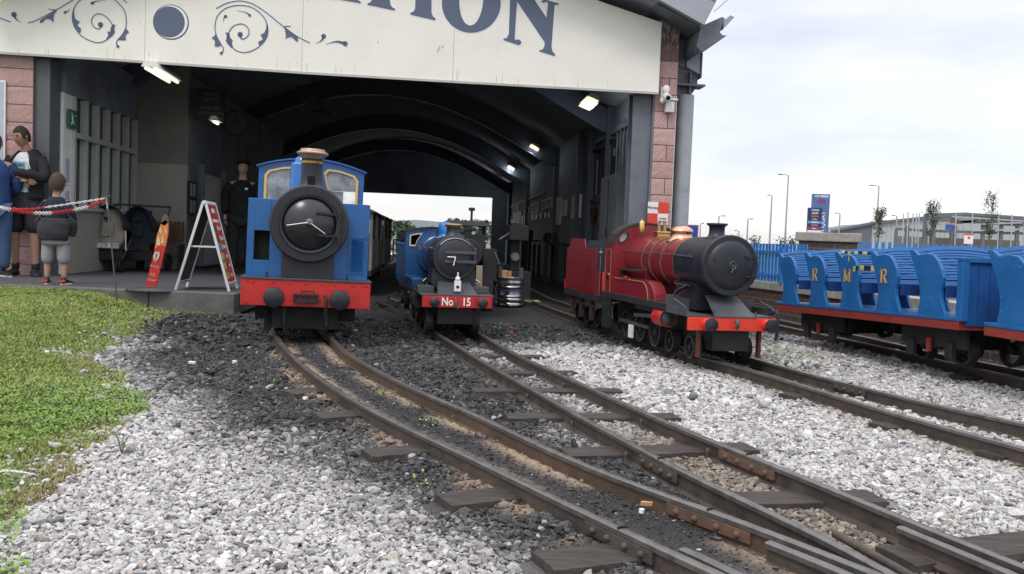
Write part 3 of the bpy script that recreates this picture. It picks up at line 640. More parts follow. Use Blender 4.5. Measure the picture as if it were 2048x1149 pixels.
d,z=WL(1202,455,-.1); blob_cloth('hanging_bag','dark red bag hanging low under the dull red jacket','bag',(-.1,d,z),.10,.14,.18,mat('dark_red_cloth',(.10,.02,.02),.9),'clothes and tools hung on the wall',seed=5)
# clutter in the depth of the shed: a dark heap of machinery against the right wall
def clutter(cx,cy,label,seed,name='workbench',hw=.5,H=.9):
    o=sthing(name,label,'bench',(cx,cy,0)); rnd=random.Random(seed)
    mb=MB(); mb.box(-hw*.5,hw*.5,-1.2,1.2,H-.06,H); mb.build('bench_top',DARK,o)
    for sx_ in(-1,1):
        for sy_ in(-1,1): mb=MB(); mb.box(sx_*hw*.42-.04,sx_*hw*.42+.04,sy_*1.1-.04,sy_*1.1+.04,0,H-.06); mb.build('leg',DARK,o)
    return o
clutter(-.45,7.2,'long dark workbench against the right shed wall behind the red engine',2)
clutter(-.45,12.0,'far dark workbench against the right shed wall beyond the keg',3,H=.95)
o=sthing('vice','black bench vice on the nearer dark workbench','vice',(-.45,6.6,.9)); mb=MB(); mb.box(-.06,.06,-.1,.1,0,.08); mb.box(-.04,.04,-.14,-.08,.08,.2); mb.box(-.04,.04,-.02,.04,.08,.2); mb.tube([(0,-.24,.12),(0,.04,.12)],.015); mb.build('body',DARK,o,bevel=.005)
for i,(y,z,s) in enumerate(((7.4,.9,.16),(7.9,.9,.12),(11.5,.95,.2),(12.4,.95,.15))):
    o=sthing('parts_bin',['dark tin','smaller dark tin','big dark tin','low dark tin'][i]+[' on the nearer workbench',' near the far end of the nearer workbench',' on the far workbench',' at the end of the far workbench'][i],'tin',(-.45,y,z),'tins on the workbenches'); mb=MB(); mb.lathe([(0,0),(s*.5,0),(s*.55,s*1.3),(s*.5,s*1.3),(s*.46,.01),(0,.01)],n=20); mb.build('tin',DARK,o,smooth=40)
# ============================================================= TRACKS (both rails of each read off the ground plane)
RZ=.07
TR={
'A':([(-4.62,32),(-3.12,13),(-2.80,10.5),(-2.38,8.6)],[(550.6,666),(573.7,698),(610.5,733),(661,769.6),(721,806.5),(776,836),(850,871),(914,900),(1033,957),(1161,1019),(1235,1053),(1343,1103),(1445,1149)],
     [(-4.2,32),(-2.70,13),(-2.37,10.5),(-1.94,8.6)],[(659,670.6),(698,707.5),(758,742),(822,774),(891,803),(960,832),(1024,862),(1099,899),(1210,944),(1299,979),(1376,1004),(1452,1029),(1533,1060),(1666,1110),(1760,1149)]),
'B':([(-3.2,32),(-1.58,13.5),(-1.33,11.2),(-.99,9.1)],[(868,661),(900,682),(988,735),(1077,784),(1166,835),(1276,893),(1356,936),(1431,972),(1500,1004),(1577,1040),(1666,1081),(1736,1116),(1790,1149)],
     [(-2.8,32),(-1.18,13.5),(-.93,11.2),(-.59,9.1)],[(960,666.6),(1033,708),(1121,748),(1210,788),(1299,828),(1387,866),(1497,909),(1599,950),(1710,995),(1798,1031),(1887,1067),(1975,1102),(2048,1131)]),
'C':([(-1.5,32),(.02,14.5),(.30,12.2),(.62,10.3)],[(1218,654),(1292,677),(1366,702),(1455,727),(1510,741),(1635,779),(1798,828),(1931,864),(2048,895)],
     [(-1.1,32),(.42,14.5),(.70,12.2),(1.03,10.3),(1.42,8.5)],[(1502,715),(1599,742),(1701,768),(1843,802),(1953,827),(2048,846)]),
'D':([(1.6,22),(2.40,14)],[(1555,649),(1624,664),(1738,688),(1829,708),(1939,734),(2048,757)],
     [(2.0,22),(2.80,14)],[(1604,649),(1719,671),(1884,708),(2048,740)])}
def resample(P,step=.12):
    P=smooth_path(P,10); out=[P[0]]; acc=0
    for a,b in zip(P[:-1],P[1:]):
        L=(b-a).length
        if L<1e-9: continue
        while acc+L>=step:
            a=a+(b-a)*((step-acc)/L); out.append(a); L=(b-a).length; acc=0
            if L<1e-9: break
        acc+=L
    out.append(P[-1])
    for _ in range(6):
        out=[out[0]]+[(out[i-1]+out[i]*2+out[i+1])/4 for i in range(1,len(out)-1)]+[out[-1]]
    return out
RL={}
for k,(fa,pa,fb,pb) in TR.items():
    for s,(f_,p_) in enumerate(((fa,pa),(fb,pb))):
        P=[Vector((x,y,RZ)) for x,y in f_]+[Vector(G(x,y,RZ)) for x,y in p_]
        d=(P[-1]-P[-3]).normalized(); P.append(P[-1]+d*1.0); P.append(P[-1]+d*1.2)
        RL[k+str(s)]=resample(P)
RAILS_XY={k:np.array([(p.x,p.y) for p in v]) for k,v in RL.items()}
def rail_mesh(mb,P,hw=.0155,H=.086,foot=.030,web=.005,hh=.018):
    prof=[(-foot,-H),(foot,-H),(foot,-H+.006),(web,-H+.016),(web,-hh-.004),(hw,-hh),(hw,-.004),(hw-.005,0),(-hw+.005,0),(-hw,-.004),(-hw,-hh),(-web,-hh-.004),(-web,-H+.016),(-foot,-H+.006)]
    n=len(prof); vs=[]; m=len(P)
    for i,p in enumerate(P):
        t=(P[min(i+1,m-1)]-P[max(i-1,0)]).normalized(); sx=t.cross(Vector((0,0,1))).normalized()
        for x,z in prof: vs.append(p+sx*x+Vector((0,0,z)))
    for i in range(m-1):
        for k in range(n):
            q=(k+1)%n; mb.cur = 1 if k in (5,6,7,8) else 0
            mb.add([],[]) ; mb.f.append((i*n+k,i*n+q,(i+1)*n+q,(i+1)*n+k)); mb.mi.append(mb.cur)
    mb.v=[tuple(v) for v in vs]; mb.f.append(tuple(range(n))); mb.mi.append(0); mb.f.append(tuple((m-1)*n+k for k in range(n))); mb.mi.append(0)
def nearest(P,pt):
    i=min(range(len(P)),key=lambda j:(P[j]-pt).length); t=(P[min(i+1,len(P)-1)]-P[max(i-1,0)]).normalized(); return P[i],t
TRK={}
for k,lab in (('A','curving narrow gauge track in front of the tall blue engine'),('B','narrow gauge track leading to the engine numbered 15'),('C','narrow gauge track under the red engine'),('D','narrow gauge track under the blue open carriages')):
    t=thing('railway_track',lab,'track',(0,0,0)); TRK[k]=t
    for s in (0,1):
        mb=MB(); mb.mats=[RAILM if not (k=='A' and s==1) else MATS.get('rail_rustier') or mat('rail_rustier',(.10,.066,.044),.65,metal=.1,var=.3,vscale=8,bump=.25,dirt=(.07,.05,.04),dirt_amt=.6,dscale=6), RAILTOP]
        rail_mesh(mb,RL[k+str(s)]); mb.build('rail',None,t,smooth=50)
def fish(k,s,px,py,rust,side=1,L=.30):
    P=RL[k+str(s)]; c,tg=nearest(P,G(px,py,RZ)); sx=tg.cross(Vector((0,0,1)))*side
    mb=MB(); a=c-tg*L/2+sx*.012+Vector((0,0,-.038)); b=c+tg*L/2+sx*.012+Vector((0,0,-.038)); mb.bar(a,b,.012,.036)
    o=mb.build('fishplate',RUST if rust else RAILM,TRK[k],bevel=.002)
    for q in (-.36,-.13,.13,.36):
        mb=MB(); p=c+tg*L*q+sx*.018+Vector((0,0,-.038)); M=Matrix.Translation(p)@sx.to_track_quat('Z','Y').to_matrix().to_4x4(); mb.lathe([(0,.012),(.008,.010),(.011,.004),(.012,0)],n=10,M=M); mb.build('bolt',RUST if rust else RAILM,o,smooth=60)
    mb=MB(); mb.bar(c+Vector((0,0,-.001))+tg*.001,c+Vector((0,0,-.001))-tg*.002,.0285,.012); mb.build('joint_gap',HOLE,TRK[k])
fish('A',0,1235,1053,False,1); fish('A',1,1452,1029,True,1,.34); fish('B',0,1310,910,False,1,.30); fish('B',1,1500,908,True,1,.36); fish('C',1,1690,765,False,1,.3)
# guard rails of the turnout
def extra(k,pts,name,zoff=0,dz=.0,H=.07):
    P=resample([Vector(G(x,y,RZ+dz)) for x,y in pts],.06); mb=MB(); mb.mats=[RAILM,RAILTOP]; rail_mesh(mb,P,H=H); return mb.build(name,None,TRK[k],smooth=50)
extra('B',[(1801,1052),(1887,1088),(1976,1124),(2060,1160),(2140,1195)],'guard_rail')
extra('A',[(1537,1082),(1600,1106),(1666,1133),(1740,1165),(1820,1200)],'guard_rail')
extra('A',[(1366,1095),(1430,1122),(1500,1158),(1570,1195)],'guard_rail')
P=resample([Vector(G(x,y,.055)) for x,y in ((1670,1068),(1736,1105),(1820,1152),(1900,1200))],.06); mb=MB(); mb.tube(P,.013,8); mb.build('point_rod',RAILM,TRK['B'],smooth=60)
# sleepers
rnd=random.Random(5)
def sleeper(k,c,dirv,L,wd=.15,top=.0,ht=.09):
    dirv=Vector(dirv).normalized(); c=Vector(c); n=10; mb=MB(); up=Vector((0,0,1)); sx=dirv.cross(up)
    vs=[];fs=[]
    for i in range(n+1):
        f=i/n; 
        for (a,b) in ((-.5,0),(-.2,.003),(.2,.002),(.5,0),(.5,-1),(-.5,-1)):
            j=rnd.uniform(-.003,.003); vs.append(c+dirv*(f-.5)*L+sx*(a*wd+j)+up*(top+(b if b>-1 else -ht)+j*.7))
    for i in range(n):
        for q in range(6): fs.append((i*6+q,i*6+(q+1)%6,(i+1)*6+(q+1)%6,(i+1)*6+q))
    fs+=[(0,1,2,3,4,5),tuple(n*6+q for q in range(5,-1,-1))]
    mb.add(vs,fs); return mb.build('sleeper',SLEEPER,TRK[k])
SLP=[]
def sl_px(k,p0,p1,top,ext=0.,wd=.15):
    a,b=G(p0[0],p0[1],top),G(p1[0],p1[1],top); d=(b-a).normalized(); b=b+d*ext; c=(a+b)/2; c.z=0
    sleeper(k,c,(b-a),(b-a).length,wd,top); SLP.append(((a.x,a.y),(b.x,b.y),wd/2))
for p0,p1,e,wd in (((885,1000),(1020,985),.06,.15),((733,906),(830,898),.05,.14),((634,831),(700,827),.04,.15),((574,785),(618,780),.04,.15),((1085,1122),(1225,1106),.05,.15)): sl_px('A',p0,p1,.014,e,wd)
for p0,p1,wd in (((945,780),(1240,780),.13),((1012,832),(1352,831),.14),((1128,905),(1502,893),.15),((1480,996),(1755,992),.15),((1790,1112),(2100,1078),.16),((985,745),(1150,744),.12),((930,712),(1085,712),.12)): sl_px('B',p0,p1,.012,0,wd)
for p0,p1,e in (((1758,851),(1835,846),.04),((1978,908),(2048,902),.08),((1575,791),(1625,787),.02)): sl_px('C',p0,p1,.010,e,.14)
for p0,p1,e in (((1915,752),(1990,750),.05),): sl_px('D',p0,p1,.018,e,.14)
# chair bolts where rail B crosses the sleepers
for k,s,px,py in (('B',0,1010,775),('B',0,1100,828),('B',0,1215,893),('B',1,1115,757),('B',1,1255,826),('B',1,1375,884)):
    c,tg=nearest(RL[k+str(s)],G(px,py,RZ)); sx=tg.cross(Vector((0,0,1)))
    for q in(-1,1): 
        mb=MB(); p=c+sx*q*.03; mb.lathe([(0,.03),(.006,.028),(.011,.018),(.011,.0)],(p.x,p.y,.012),n=8); mb.build('rail_spike',RAILM,TRK[k])
# ============================================================= GROUND
def polyW(pts): return np.array([[*G(x,y)[:2]] if y<5000 else (x,y) for x,y in pts])
def sdist(x,y,poly):                        # signed distance, positive inside
    n=len(poly); d=np.full(x.shape,1e9); ins=np.zeros(x.shape,bool)
    for i in range(n):
        ax,ay=poly[i]; bx,by=poly[(i+1)%n]; ex,ey=bx-ax,by-ay; t=np.clip(((x-ax)*ex+(y-ay)*ey)/(ex*ex+ey*ey+1e-12),0,1)
        d=np.minimum(d,np.hypot(x-ax-t*ex,y-ay-t*ey)); c=((ay>y)!=(by>y))&(x<(bx-ax)*(y-ay)/(by-ay+1e-12)+ax); ins^=c
    return np.where(ins,d,-d)
def pdist(x,y,P):
    d=np.full(x.shape,1e9)
    for (ax,ay),(bx,by) in zip(P[:-1],P[1:]):
        ex,ey=bx-ax,by-ay; t=np.clip(((x-ax)*ex+(y-ay)*ey)/(ex*ex+ey*ey+1e-12),0,1); d=np.minimum(d,np.hypot(x-ax-t*ex,y-ay-t*ey))
    return d
def vnoise(x,y,s,seed=0):
    x=np.asarray(x)*s+seed*17.3; y=np.asarray(y)*s+seed*9.7; xi=np.floor(x);yi=np.floor(y);fx=x-xi;fy=y-yi
    fx=fx*fx*(3-2*fx);fy=fy*fy*(3-2*fy)
    h=lambda a,b:(np.sin(a*127.1+b*311.7+seed)*43758.5453)%1.0
    return (h(xi,yi)*(1-fx)+h(xi+1,yi)*fx)*(1-fy)+(h(xi,yi+1)*(1-fx)+h(xi+1,yi+1)*fx)*fy
def fbm(x,y,s,seed=0): return (vnoise(x,y,s,seed)*.5+vnoise(x,y,s*2.1,seed+1)*.3+vnoise(x,y,s*4.3,seed+2)*.2)
GBY=np.array([1.0,2.13,2.45,2.96,3.53,4.4,5.17,5.7,6.8,7.88,8.6,9.3]); GBX=np.array([-1.05,-1.22,-1.345,-1.47,-1.70,-1.93,-2.20,-2.62,-3.0,-3.30,-3.35,-3.3])
def gx(y): return np.interp(y,GBY,GBX)
sm=lambda t: np.clip(t,0,1)**2*(3-2*np.clip(t,0,1))
def grass_in(x,y): return gx(y)+ (fbm(x,y,2.2,3)-.5)*.5 - x        # >0 inside the lawn
Aw=np.vstack([RAILS_XY['A0'],RAILS_XY['A1'][::-1]])[::1]
A_poly=np.vstack([RAILS_XY['A0'][::3],RAILS_XY['A1'][::-3]]); B_poly=np.vstack([RAILS_XY['B0'][::3],RAILS_XY['B1'][::-3]])
A0=RAILS_XY['A0'][::2];A1=RAILS_XY['A1'][::2]
def height(x,y):
    gi=gx(y)-x; h=.20*sm((gi-.02)/1.15)*sm((y-1.5)/6.5)
    h=h+(fbm(x,y,1.3,5)-.5)*.02+(fbm(x,y,6,6)-.5)*.008
    near=(y<9)&(y>1)&(np.abs(x)<4.5)
    if near.any():
        xx,yy=x[near],y[near]; a=sdist(xx,yy,A_poly); hh=h[near]; hh=hh+np.where(a>.0,.028*sm(a/.05),0)+.02*sm(1-np.abs(pdist(xx,yy,A0)-.06)/.07)*(yy<6); h[near]=hh
    plat=(y>9.30)&(x<-2.9); h=np.where(plat,-.02,h)
    h=h-.016*((y<12)&(y>0)&(np.abs(x)<4.6))
    drop=-1.5*sm((y-37)/5)*sm((1-x)/6)
    return np.where((np.abs(x)>12)|(y>34)|(y<-2),drop,h)
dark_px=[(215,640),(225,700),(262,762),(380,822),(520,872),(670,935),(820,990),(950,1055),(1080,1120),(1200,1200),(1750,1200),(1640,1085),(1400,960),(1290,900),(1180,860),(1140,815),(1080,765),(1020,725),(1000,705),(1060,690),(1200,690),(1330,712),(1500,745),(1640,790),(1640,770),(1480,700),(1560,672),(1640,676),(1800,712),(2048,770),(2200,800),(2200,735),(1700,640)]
DK=np.array([tuple(G(x,y)[:2]) for x,y in dark_px]+[(3.0,12),(2.0,14),(-1,40),(-9,40),(-6,9.4),(-3.6,9.4)])  # sooty zone, drawn to take in the red engine's ground shadow too
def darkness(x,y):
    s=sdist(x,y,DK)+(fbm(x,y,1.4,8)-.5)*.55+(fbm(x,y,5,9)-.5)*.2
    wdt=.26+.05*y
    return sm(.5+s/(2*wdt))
xs_=np.unique(np.concatenate([np.linspace(-900,-14,14),np.linspace(-14,-5.2,30),np.arange(-5.2,5.0,.045),np.linspace(5,14,30),np.linspace(14,900,14)]))
ys_=np.unique(np.concatenate([np.linspace(-60,1.0,10),np.arange(1.0,10.0,.045),np.arange(10,16,.15),np.linspace(16,60,40),np.linspace(60,1500,16)]))
X,Y=np.meshgrid(xs_,ys_); xf,yf=X.ravel(),Y.ravel(); zf=height(xf,yf)
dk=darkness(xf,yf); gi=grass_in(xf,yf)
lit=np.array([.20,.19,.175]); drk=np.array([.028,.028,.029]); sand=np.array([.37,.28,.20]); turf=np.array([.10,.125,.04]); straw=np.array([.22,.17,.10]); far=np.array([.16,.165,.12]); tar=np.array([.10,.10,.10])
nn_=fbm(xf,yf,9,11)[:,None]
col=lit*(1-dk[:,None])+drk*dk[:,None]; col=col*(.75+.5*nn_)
nearm=(yf<7.2)&(yf>1.0)&(np.abs(xf)<4)
da=np.full(xf.shape,9.);da[nearm]=np.minimum(pdist(xf[nearm],yf[nearm],A0),pdist(xf[nearm],yf[nearm],A1))
sd_=sm((fbm(xf,yf,3.5,14)-.38)*5)*sm((.15-da)/.10)
col=col*(1-.9*sd_[:,None])+sand*(.8+.4*nn_)*.9*sd_[:,None]
g_=sm(gi/.18)*(yf<9.4)*(xf<0)
st=sm(1-np.abs(gi)/.25)*(fbm(xf,yf,2.5,18)>.5)*(yf<6)
col=col*(1-g_[:,None])+turf*g_[:,None]; col=col*(1-.7*st[:,None])+straw*.7*st[:,None]
# tan, browner bed between the rails of track B near the camera
bi=np.zeros(xf.shape); bm_=nearm&(yf<5); bi[bm_]=sm(sdist(xf[bm_],yf[bm_],B_poly)/.08)*sm((4.9-yf[bm_])/1.2)
col=col*(1-.8*bi[:,None])+np.array([.12,.095,.07])*.8*bi[:,None]
fm=sm((yf-34)/4); col=col*(1-fm[:,None])+far*fm[:,None]
rm=((xf>4.6)&(yf<34)).astype(float); col=col*(1-rm[:,None])+tar*rm[:,None]
def mesh_attr(name,V,Fq,cols,m,nper=4,domain='POINT',smooth=False):
    me=bpy.data.meshes.new(name); nf=len(Fq); me.vertices.add(len(V)); me.vertices.foreach_set('co',np.asarray(V,np.float32).ravel())
    me.loops.add(nf*nper); me.loops.foreach_set('vertex_index',np.asarray(Fq,np.int32).ravel()); me.polygons.add(nf)
    me.polygons.foreach_set('loop_start',np.arange(0,nf*nper,nper,dtype=np.int32)); me.polygons.foreach_set('loop_total',np.full(nf,nper,np.int32))
    me.update(calc_edges=True); at=me.attributes.new('Col','FLOAT_COLOR',domain); c4=np.ones((len(cols),4),np.float32); c4[:,:3]=cols; at.data.foreach_set('color',c4.ravel())
    me.polygons.foreach_set('use_smooth',np.full(nf,smooth)); me.materials.append(m); o=bpy.data.objects.new(name,me); C.objects.link(o); return o
nx,ny=len(xs_),len(ys_); I=np.arange(nx*ny).reshape(ny,nx); Fq=np.stack([I[:-1,:-1],I[:-1,1:],I[1:,1:],I[1:,:-1]],-1).reshape(-1,4)
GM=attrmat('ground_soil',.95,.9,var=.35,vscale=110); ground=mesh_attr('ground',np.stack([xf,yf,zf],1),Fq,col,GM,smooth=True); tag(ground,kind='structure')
# ------------------------------------------------------------- ballast stones (uncountable: one object per bed)
rng=np.random.default_rng(3)
ph=(1+5**.5)/2
ICO=np.array([(-1,ph,0),(1,ph,0),(-1,-ph,0),(1,-ph,0),(0,-1,ph),(0,1,ph),(0,-1,-ph),(0,1,-ph),(ph,0,-1),(ph,0,1),(-ph,0,-1),(-ph,0,1)])/math.hypot(1,ph)
ICF=np.array([(0,11,5),(0,5,1),(0,1,7),(0,7,10),(0,10,11),(1,5,9),(5,11,4),(11,10,2),(10,7,6),(7,1,8),(3,9,4),(3,4,2),(3,2,6),(3,6,8),(3,8,9),(4,9,5),(2,4,11),(6,2,10),(8,6,7),(9,8,1)])
def grid_pts(x0,x1,y0,y1,s,jit=.55):
    a=np.arange(x0,x1,s); b=np.arange(y0,y1,s*.9); X,Y=np.meshgrid(a,b); X=X+rng.uniform(-jit,jit,X.shape)*s; Y=Y+rng.uniform(-jit,jit,Y.shape)*s; return X.ravel(),Y.ravel()
def infrustum(x,y,m=.55): return (x>-.60*y-m)&(x<.60*y+m)
def seg_excl(x,y):
    k=np.ones(x.shape,bool)
    for (a,b,hw) in SLP: k&= pdist(x,y,np.array([a,b]))>hw*.93
    return k
allr=[RAILS_XY[k][::2] for k in RAILS_XY]
def rails_d(x,y):
    d=np.full(x.shape,9.)
    for P in allr: d=np.minimum(d,pdist(x,y,P[P[:,1]<12]))
    return d
XS,YS,SS=[],[],[]
for (y0,y1,s,r) in ((1.6,3.2,.0134,.0083),(3.2,4.6,.0158,.0096),(4.6,6.6,.0200,.0118),(6.6,9.3,.029,.0160)):
    x,y=grid_pts(-.60*y1-.4,.60*y1+.4,y0,y1,s); k=infrustum(x,y)&(x<4.55-(y-7.2)*.17); x,y=x[k],y[k]
    gi=grass_in(x,y); k=(gi<.02)|((gi<.5)&(rng.random(x.shape)<.16*sm(1-gi/.5))); x,y=x[k],y[k]
    dr=rails_d(x,y); k=dr>.030; x,y,dr=x[k],y[k],dr[k]; k=seg_excl(x,y); x,y=x[k],y[k]
    XS.append(x);YS.append(y);SS.append(r*rng.lognormal(-.03,.33,x.shape))
x=np.concatenate(XS);y=np.concatenate(YS);s=np.concatenate(SS)
inA=sdist(x,y,A_poly)>-.01; dA=np.minimum(pdist(x,y,A0),pdist(x,y,A1)); sandm=sm((fbm(x,y,3.5,14)-.38)*5)*sm((.15-dA)/.10)*(y<7)
keep=(~inA|(rng.random(x.shape)<.55))&(rng.random(x.shape)>sandm*.82)
x,y,s,inA,sandm=x[keep],y[keep],s[keep],inA[keep],sandm[keep]
s=np.where(inA,s*.5,s)
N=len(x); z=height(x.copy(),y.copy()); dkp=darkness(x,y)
shape=rng.integers(0,12,N); bases=[]
for i in range(12):
    b=ICO*(1+rng.uniform(-.28,.22,(12,1))); b=b*np.array([1.25,.9,.62])*rng.uniform(.8,1.2,(1,3)); bases.append(b)
bases=np.array(bases); ang=rng.uniform(0,2*math.pi,N); tx=rng.normal(0,.42,N); ty=rng.normal(0,.42,N)
ca,sa=np.cos(ang),np.sin(ang); Rz=np.zeros((N,3,3)); Rz[:,0,0]=ca;Rz[:,0,1]=-sa;Rz[:,1,0]=sa;Rz[:,1,1]=ca;Rz[:,2,2]=1
Rx=np.zeros((N,3,3)); Rx[:,0,0]=1;Rx[:,1,1]=np.cos(tx);Rx[:,1,2]=-np.sin(tx);Rx[:,2,1]=np.sin(tx);Rx[:,2,2]=np.cos(tx)
Ry=np.zeros((N,3,3)); Ry[:,1,1]=1;Ry[:,0,0]=np.cos(ty);Ry[:,0,2]=np.sin(ty);Ry[:,2,0]=-np.sin(ty);Ry[:,2,2]=np.cos(ty)
RR=Rz@Rx@Ry; V=np.einsum('nij,nkj->nki',RR,bases[shape]*s[:,None,None]); V[:,:,0]+=x[:,None];V[:,:,1]+=y[:,None];V[:,:,2]+=(z+s*rng.uniform(.0,.75,N))[:,None]
# colours: pale limestone, blackened by soot and the red engine's painted shadow, mottled where they meet
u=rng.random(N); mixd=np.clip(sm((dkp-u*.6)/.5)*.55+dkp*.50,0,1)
v=np.clip(rng.normal(.455,.10,N),.14,.68); lc=np.stack([v,v*.975,v*.955],1); wm=rng.random(N)<.07; lc[wm]*=np.array([.95,.87,.76]); bk=rng.random(N)<.06; lc[bk]*=.5
dv=np.clip(rng.lognormal(math.log(.047),.42,N),.018,.17); dc=np.stack([dv,dv*.98,dv*1.0],1); wp_=rng.random(N)<.012; dc[wp_]=.35
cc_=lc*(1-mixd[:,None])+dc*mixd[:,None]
bi=np.zeros(N); m_=(y<5.2); bi[m_]=sm((sdist(x[m_],y[m_],B_poly)+.02)/.05)*sm((5.0-y[m_])/1.4); bv=np.clip(rng.normal(.21,.08,N),.05,.45); bc=np.stack([bv,bv*.86,bv*.70],1)
cc_=cc_*(1-bi[:,None])+bc*bi[:,None]
cc_=cc_*(1-.55*sandm[:,None])+np.array([.34,.26,.19])*.55*sandm[:,None]
# brown rust-stained stones just beside the rails
dC=pdist(x,y,RAILS_XY['C0'][::2]); q=sm((.22-dC)/.15)[:,None]*.55; cc_=cc_*(1-q)+cc_*np.array([.55,.47,.38])*q
grp=np.zeros(N,int)
Fc=(ICF[None]+12*np.arange(N)[:,None,None]).reshape(-1,3)
SM_=attrmat('ballast_stone',.88,.5,var=.28,vscale=160)
o=mesh_attr('ballast',V.reshape(-1,3),Fc,np.repeat(cc_,12,0),SM_,3); tag(o,'loose ballast of pale and soot-blackened stones between and beside the tracks','ballast',kind='stuff')
# ------------------------------------------------------------- lawn
NB=230000; u=rng.random(NB); y=1.5+(9.35-1.5)*rng.random(NB)**1.25; x=-.60*y-.35+rng.random(NB)*(gx(y)+.15+.60*y+.35+.3); gi=grass_in(x,y)
cl=fbm(x,y,3,21); dens=sm((gi+.02)/.16)*np.where(gi<.45,sm((cl-.28)*4)*.85+.15,1.)*(.55+.45*sm((cl-.2)*4))
k=(rng.random(NB)<dens); x,y,gi,cl=x[k],y[k],gi[k],cl[k]; n=len(x); z=height(x.copy(),y.copy())-.003
hh=rng.uniform(.010,.025,n)*(1+.5*sm((cl-.5)*4)); wd=(.0016+.0007*y)*rng.uniform(.8,1.6,n); a=rng.uniform(0,2*math.pi,n); ln=rng.normal(0,.7,(n,2))*hh[:,None]
P0=np.stack([x-np.cos(a)*wd,y-np.sin(a)*wd,z],1);P1=np.stack([x+np.cos(a)*wd,y+np.sin(a)*wd,z],1);P2=np.stack([x+ln[:,0],y+ln[:,1],z+hh],1)
big=fbm(x,y,.9,23); g1=np.array([.20,.28,.06]);g2=np.array([.36,.42,.13]);g3=np.array([.36,.30,.15])
t=np.clip(big*1.3+rng.normal(-.1,.25,n),0,1)[:,None]; bc=g1*(1-t)+g2*t; sw=(rng.random(n)<(.10+.45*sm(1-np.abs(gi-.08)/.25)*(y<6)+.3*(y<3.2)*(x<-.9))); bc[sw]=g3*rng.uniform(.6,1.1,(sw.sum(),1)); bc*=rng.uniform(.7,1.25,(n,1))
GR=attrmat('grass_blade',.7,0,var=.1,vscale=5)
o=mesh_attr('grass',np.stack([P0,P1,P2],1).reshape(-1,3),np.arange(n*3).reshape(-1,3),np.repeat(bc,3,0),GR,3); tag(o,'short green lawn on the bank at the left of the tracks','grass',kind='stuff')
# clover and weeds: little tilted leaves
NL=110000; y=2.0+rng.random(NL)*7.2; x=-.60*y-.3+rng.random(NL)*(gx(y)+.15+.60*y+.3); gi=grass_in(x,y)
c1=G(290,800);c2=G(90,830);c3=G(230,950); pa=np.exp(-((x-c1.x-.15)**2/.28+(y-c1.y)**2/.20))+.8*np.exp(-((x-c2.x)**2/.5+(y-c2.y)**2/.25))+.5*sm((fbm(x,y,2.6,31)-.56)*7)
k=(rng.random(NL)<pa*.75)&(gi>-.03); xx,yy=x[k],y[k]
kx=np.concatenate([xx, rng.uniform(-3.75,-3.05,900)]); ky=np.concatenate([yy, rng.uniform(8.85,9.25,900)])
k2=fbm(kx,ky,4,33)>.42; kx,ky=kx[k2],ky[k2]
for cx_,cy_,nn2 in ((G(770,800)),(G(878,862)),(G(850,965)),(G(1540,706)),(G(1590,710)),(G(350,640)),(G(640,720))) and [(*G(768,801)[:2],50),(*G(880,860)[:2],30),(*G(856,966)[:2],14),(*G(1535,708)[:2],400),(*G(1580,712)[:2],260),(*G(535,762)[:2],16)]:
    sg=.035 if nn2<60 else .16; kx=np.concatenate([kx,rng.normal(cx_,sg*1.3,nn2)]); ky=np.concatenate([ky,rng.normal(cy_,sg,nn2)])
n=len(kx); kz=height(kx.copy(),ky.copy())+rng.uniform(.012,.05,n); r_=rng.uniform(.003,.0062,n); th=rng.uniform(0,6.28,n); til=rng.normal(0,.45,(n,2))
hexa=np.array([[math.cos(q*math.pi/3),math.sin(q*math.pi/3)] for q in range(6)])
HX=kx[:,None]+r_[:,None]*hexa[None,:,0]; HY=ky[:,None]+r_[:,None]*hexa[None,:,1]; HZ=kz[:,None]+r_[:,None]*(hexa[None,:,0]*til[:,0:1]+hexa[None,:,1]*til[:,1:2])
lc=np.array([.19,.31,.06])*rng.uniform(.6,1.3,(n,1))
o=mesh_attr('clover',np.stack([HX,HY,HZ],-1).reshape(-1,3),np.arange(n*6).reshape(-1,6),np.repeat(lc,6,0),GR,6); tag(o,'bright clover and small weeds growing at the lawn edge and between rails','weeds',kind='stuff')
# sprig between the rails of the red engine's track, feather, wood chips, scraps
def sprig(px,py,label,h=.12,n=16,name='weed_sprig'):
    p=G(px,py); t=thing(name,label,'plant',p); rnd=random.Random(px); mb=MB(); lv=MB()
    for i in range(4):
        a=rnd.uniform(0,6.28); tip=Vector((math.cos(a)*h*.4,math.sin(a)*h*.4,h*rnd.uniform(.6,1.1))); mb.tube([(0,0,-.01),tip*.5+Vector((0,0,.01)),tip],.0018,5)
        for j in range(n//4+2):
            f=rnd.uniform(.3,1); c=tip*f; r=rnd.uniform(.008,.016); b=rnd.uniform(0,6.28); d=Vector((math.cos(b),math.sin(b),rnd.uniform(-.2,.5)))*r*1.6; s=d.cross(Vector((0,0,1))).normalized()*r*.5
            lv.add([c,c+d*.5+s,c+d,c+d*.5-s],[(0,1,2,3)])
    mb.build('stem',MATS.get('weed_stem') or mat('weed_stem',(.10,.11,.04),.8),t); lv.build('leaf_cluster',MATS.get('weed_leaf') or mat('weed_leaf',(.16,.20,.09),.8),t)
sprig(1870,822,'pale green weed sprig growing between the rails in front of the red engine',.11,30)
sprig(243,905,'small upright green weed at the ragged edge of the lawn near the gravel',.08,20)
p=G(22,955,.05); t=thing('feather','curled white feather lying on the lawn at the left edge','feather',p,.6); mb=MB(); P=smooth_path([(-.05,0,.01),(-.02,.01,.02),(.03,0,.012),(.07,-.02,.004)],4); mb.tube(P,.0012,5); mb.build('quill',WHITE,t)
mb=MB(); 
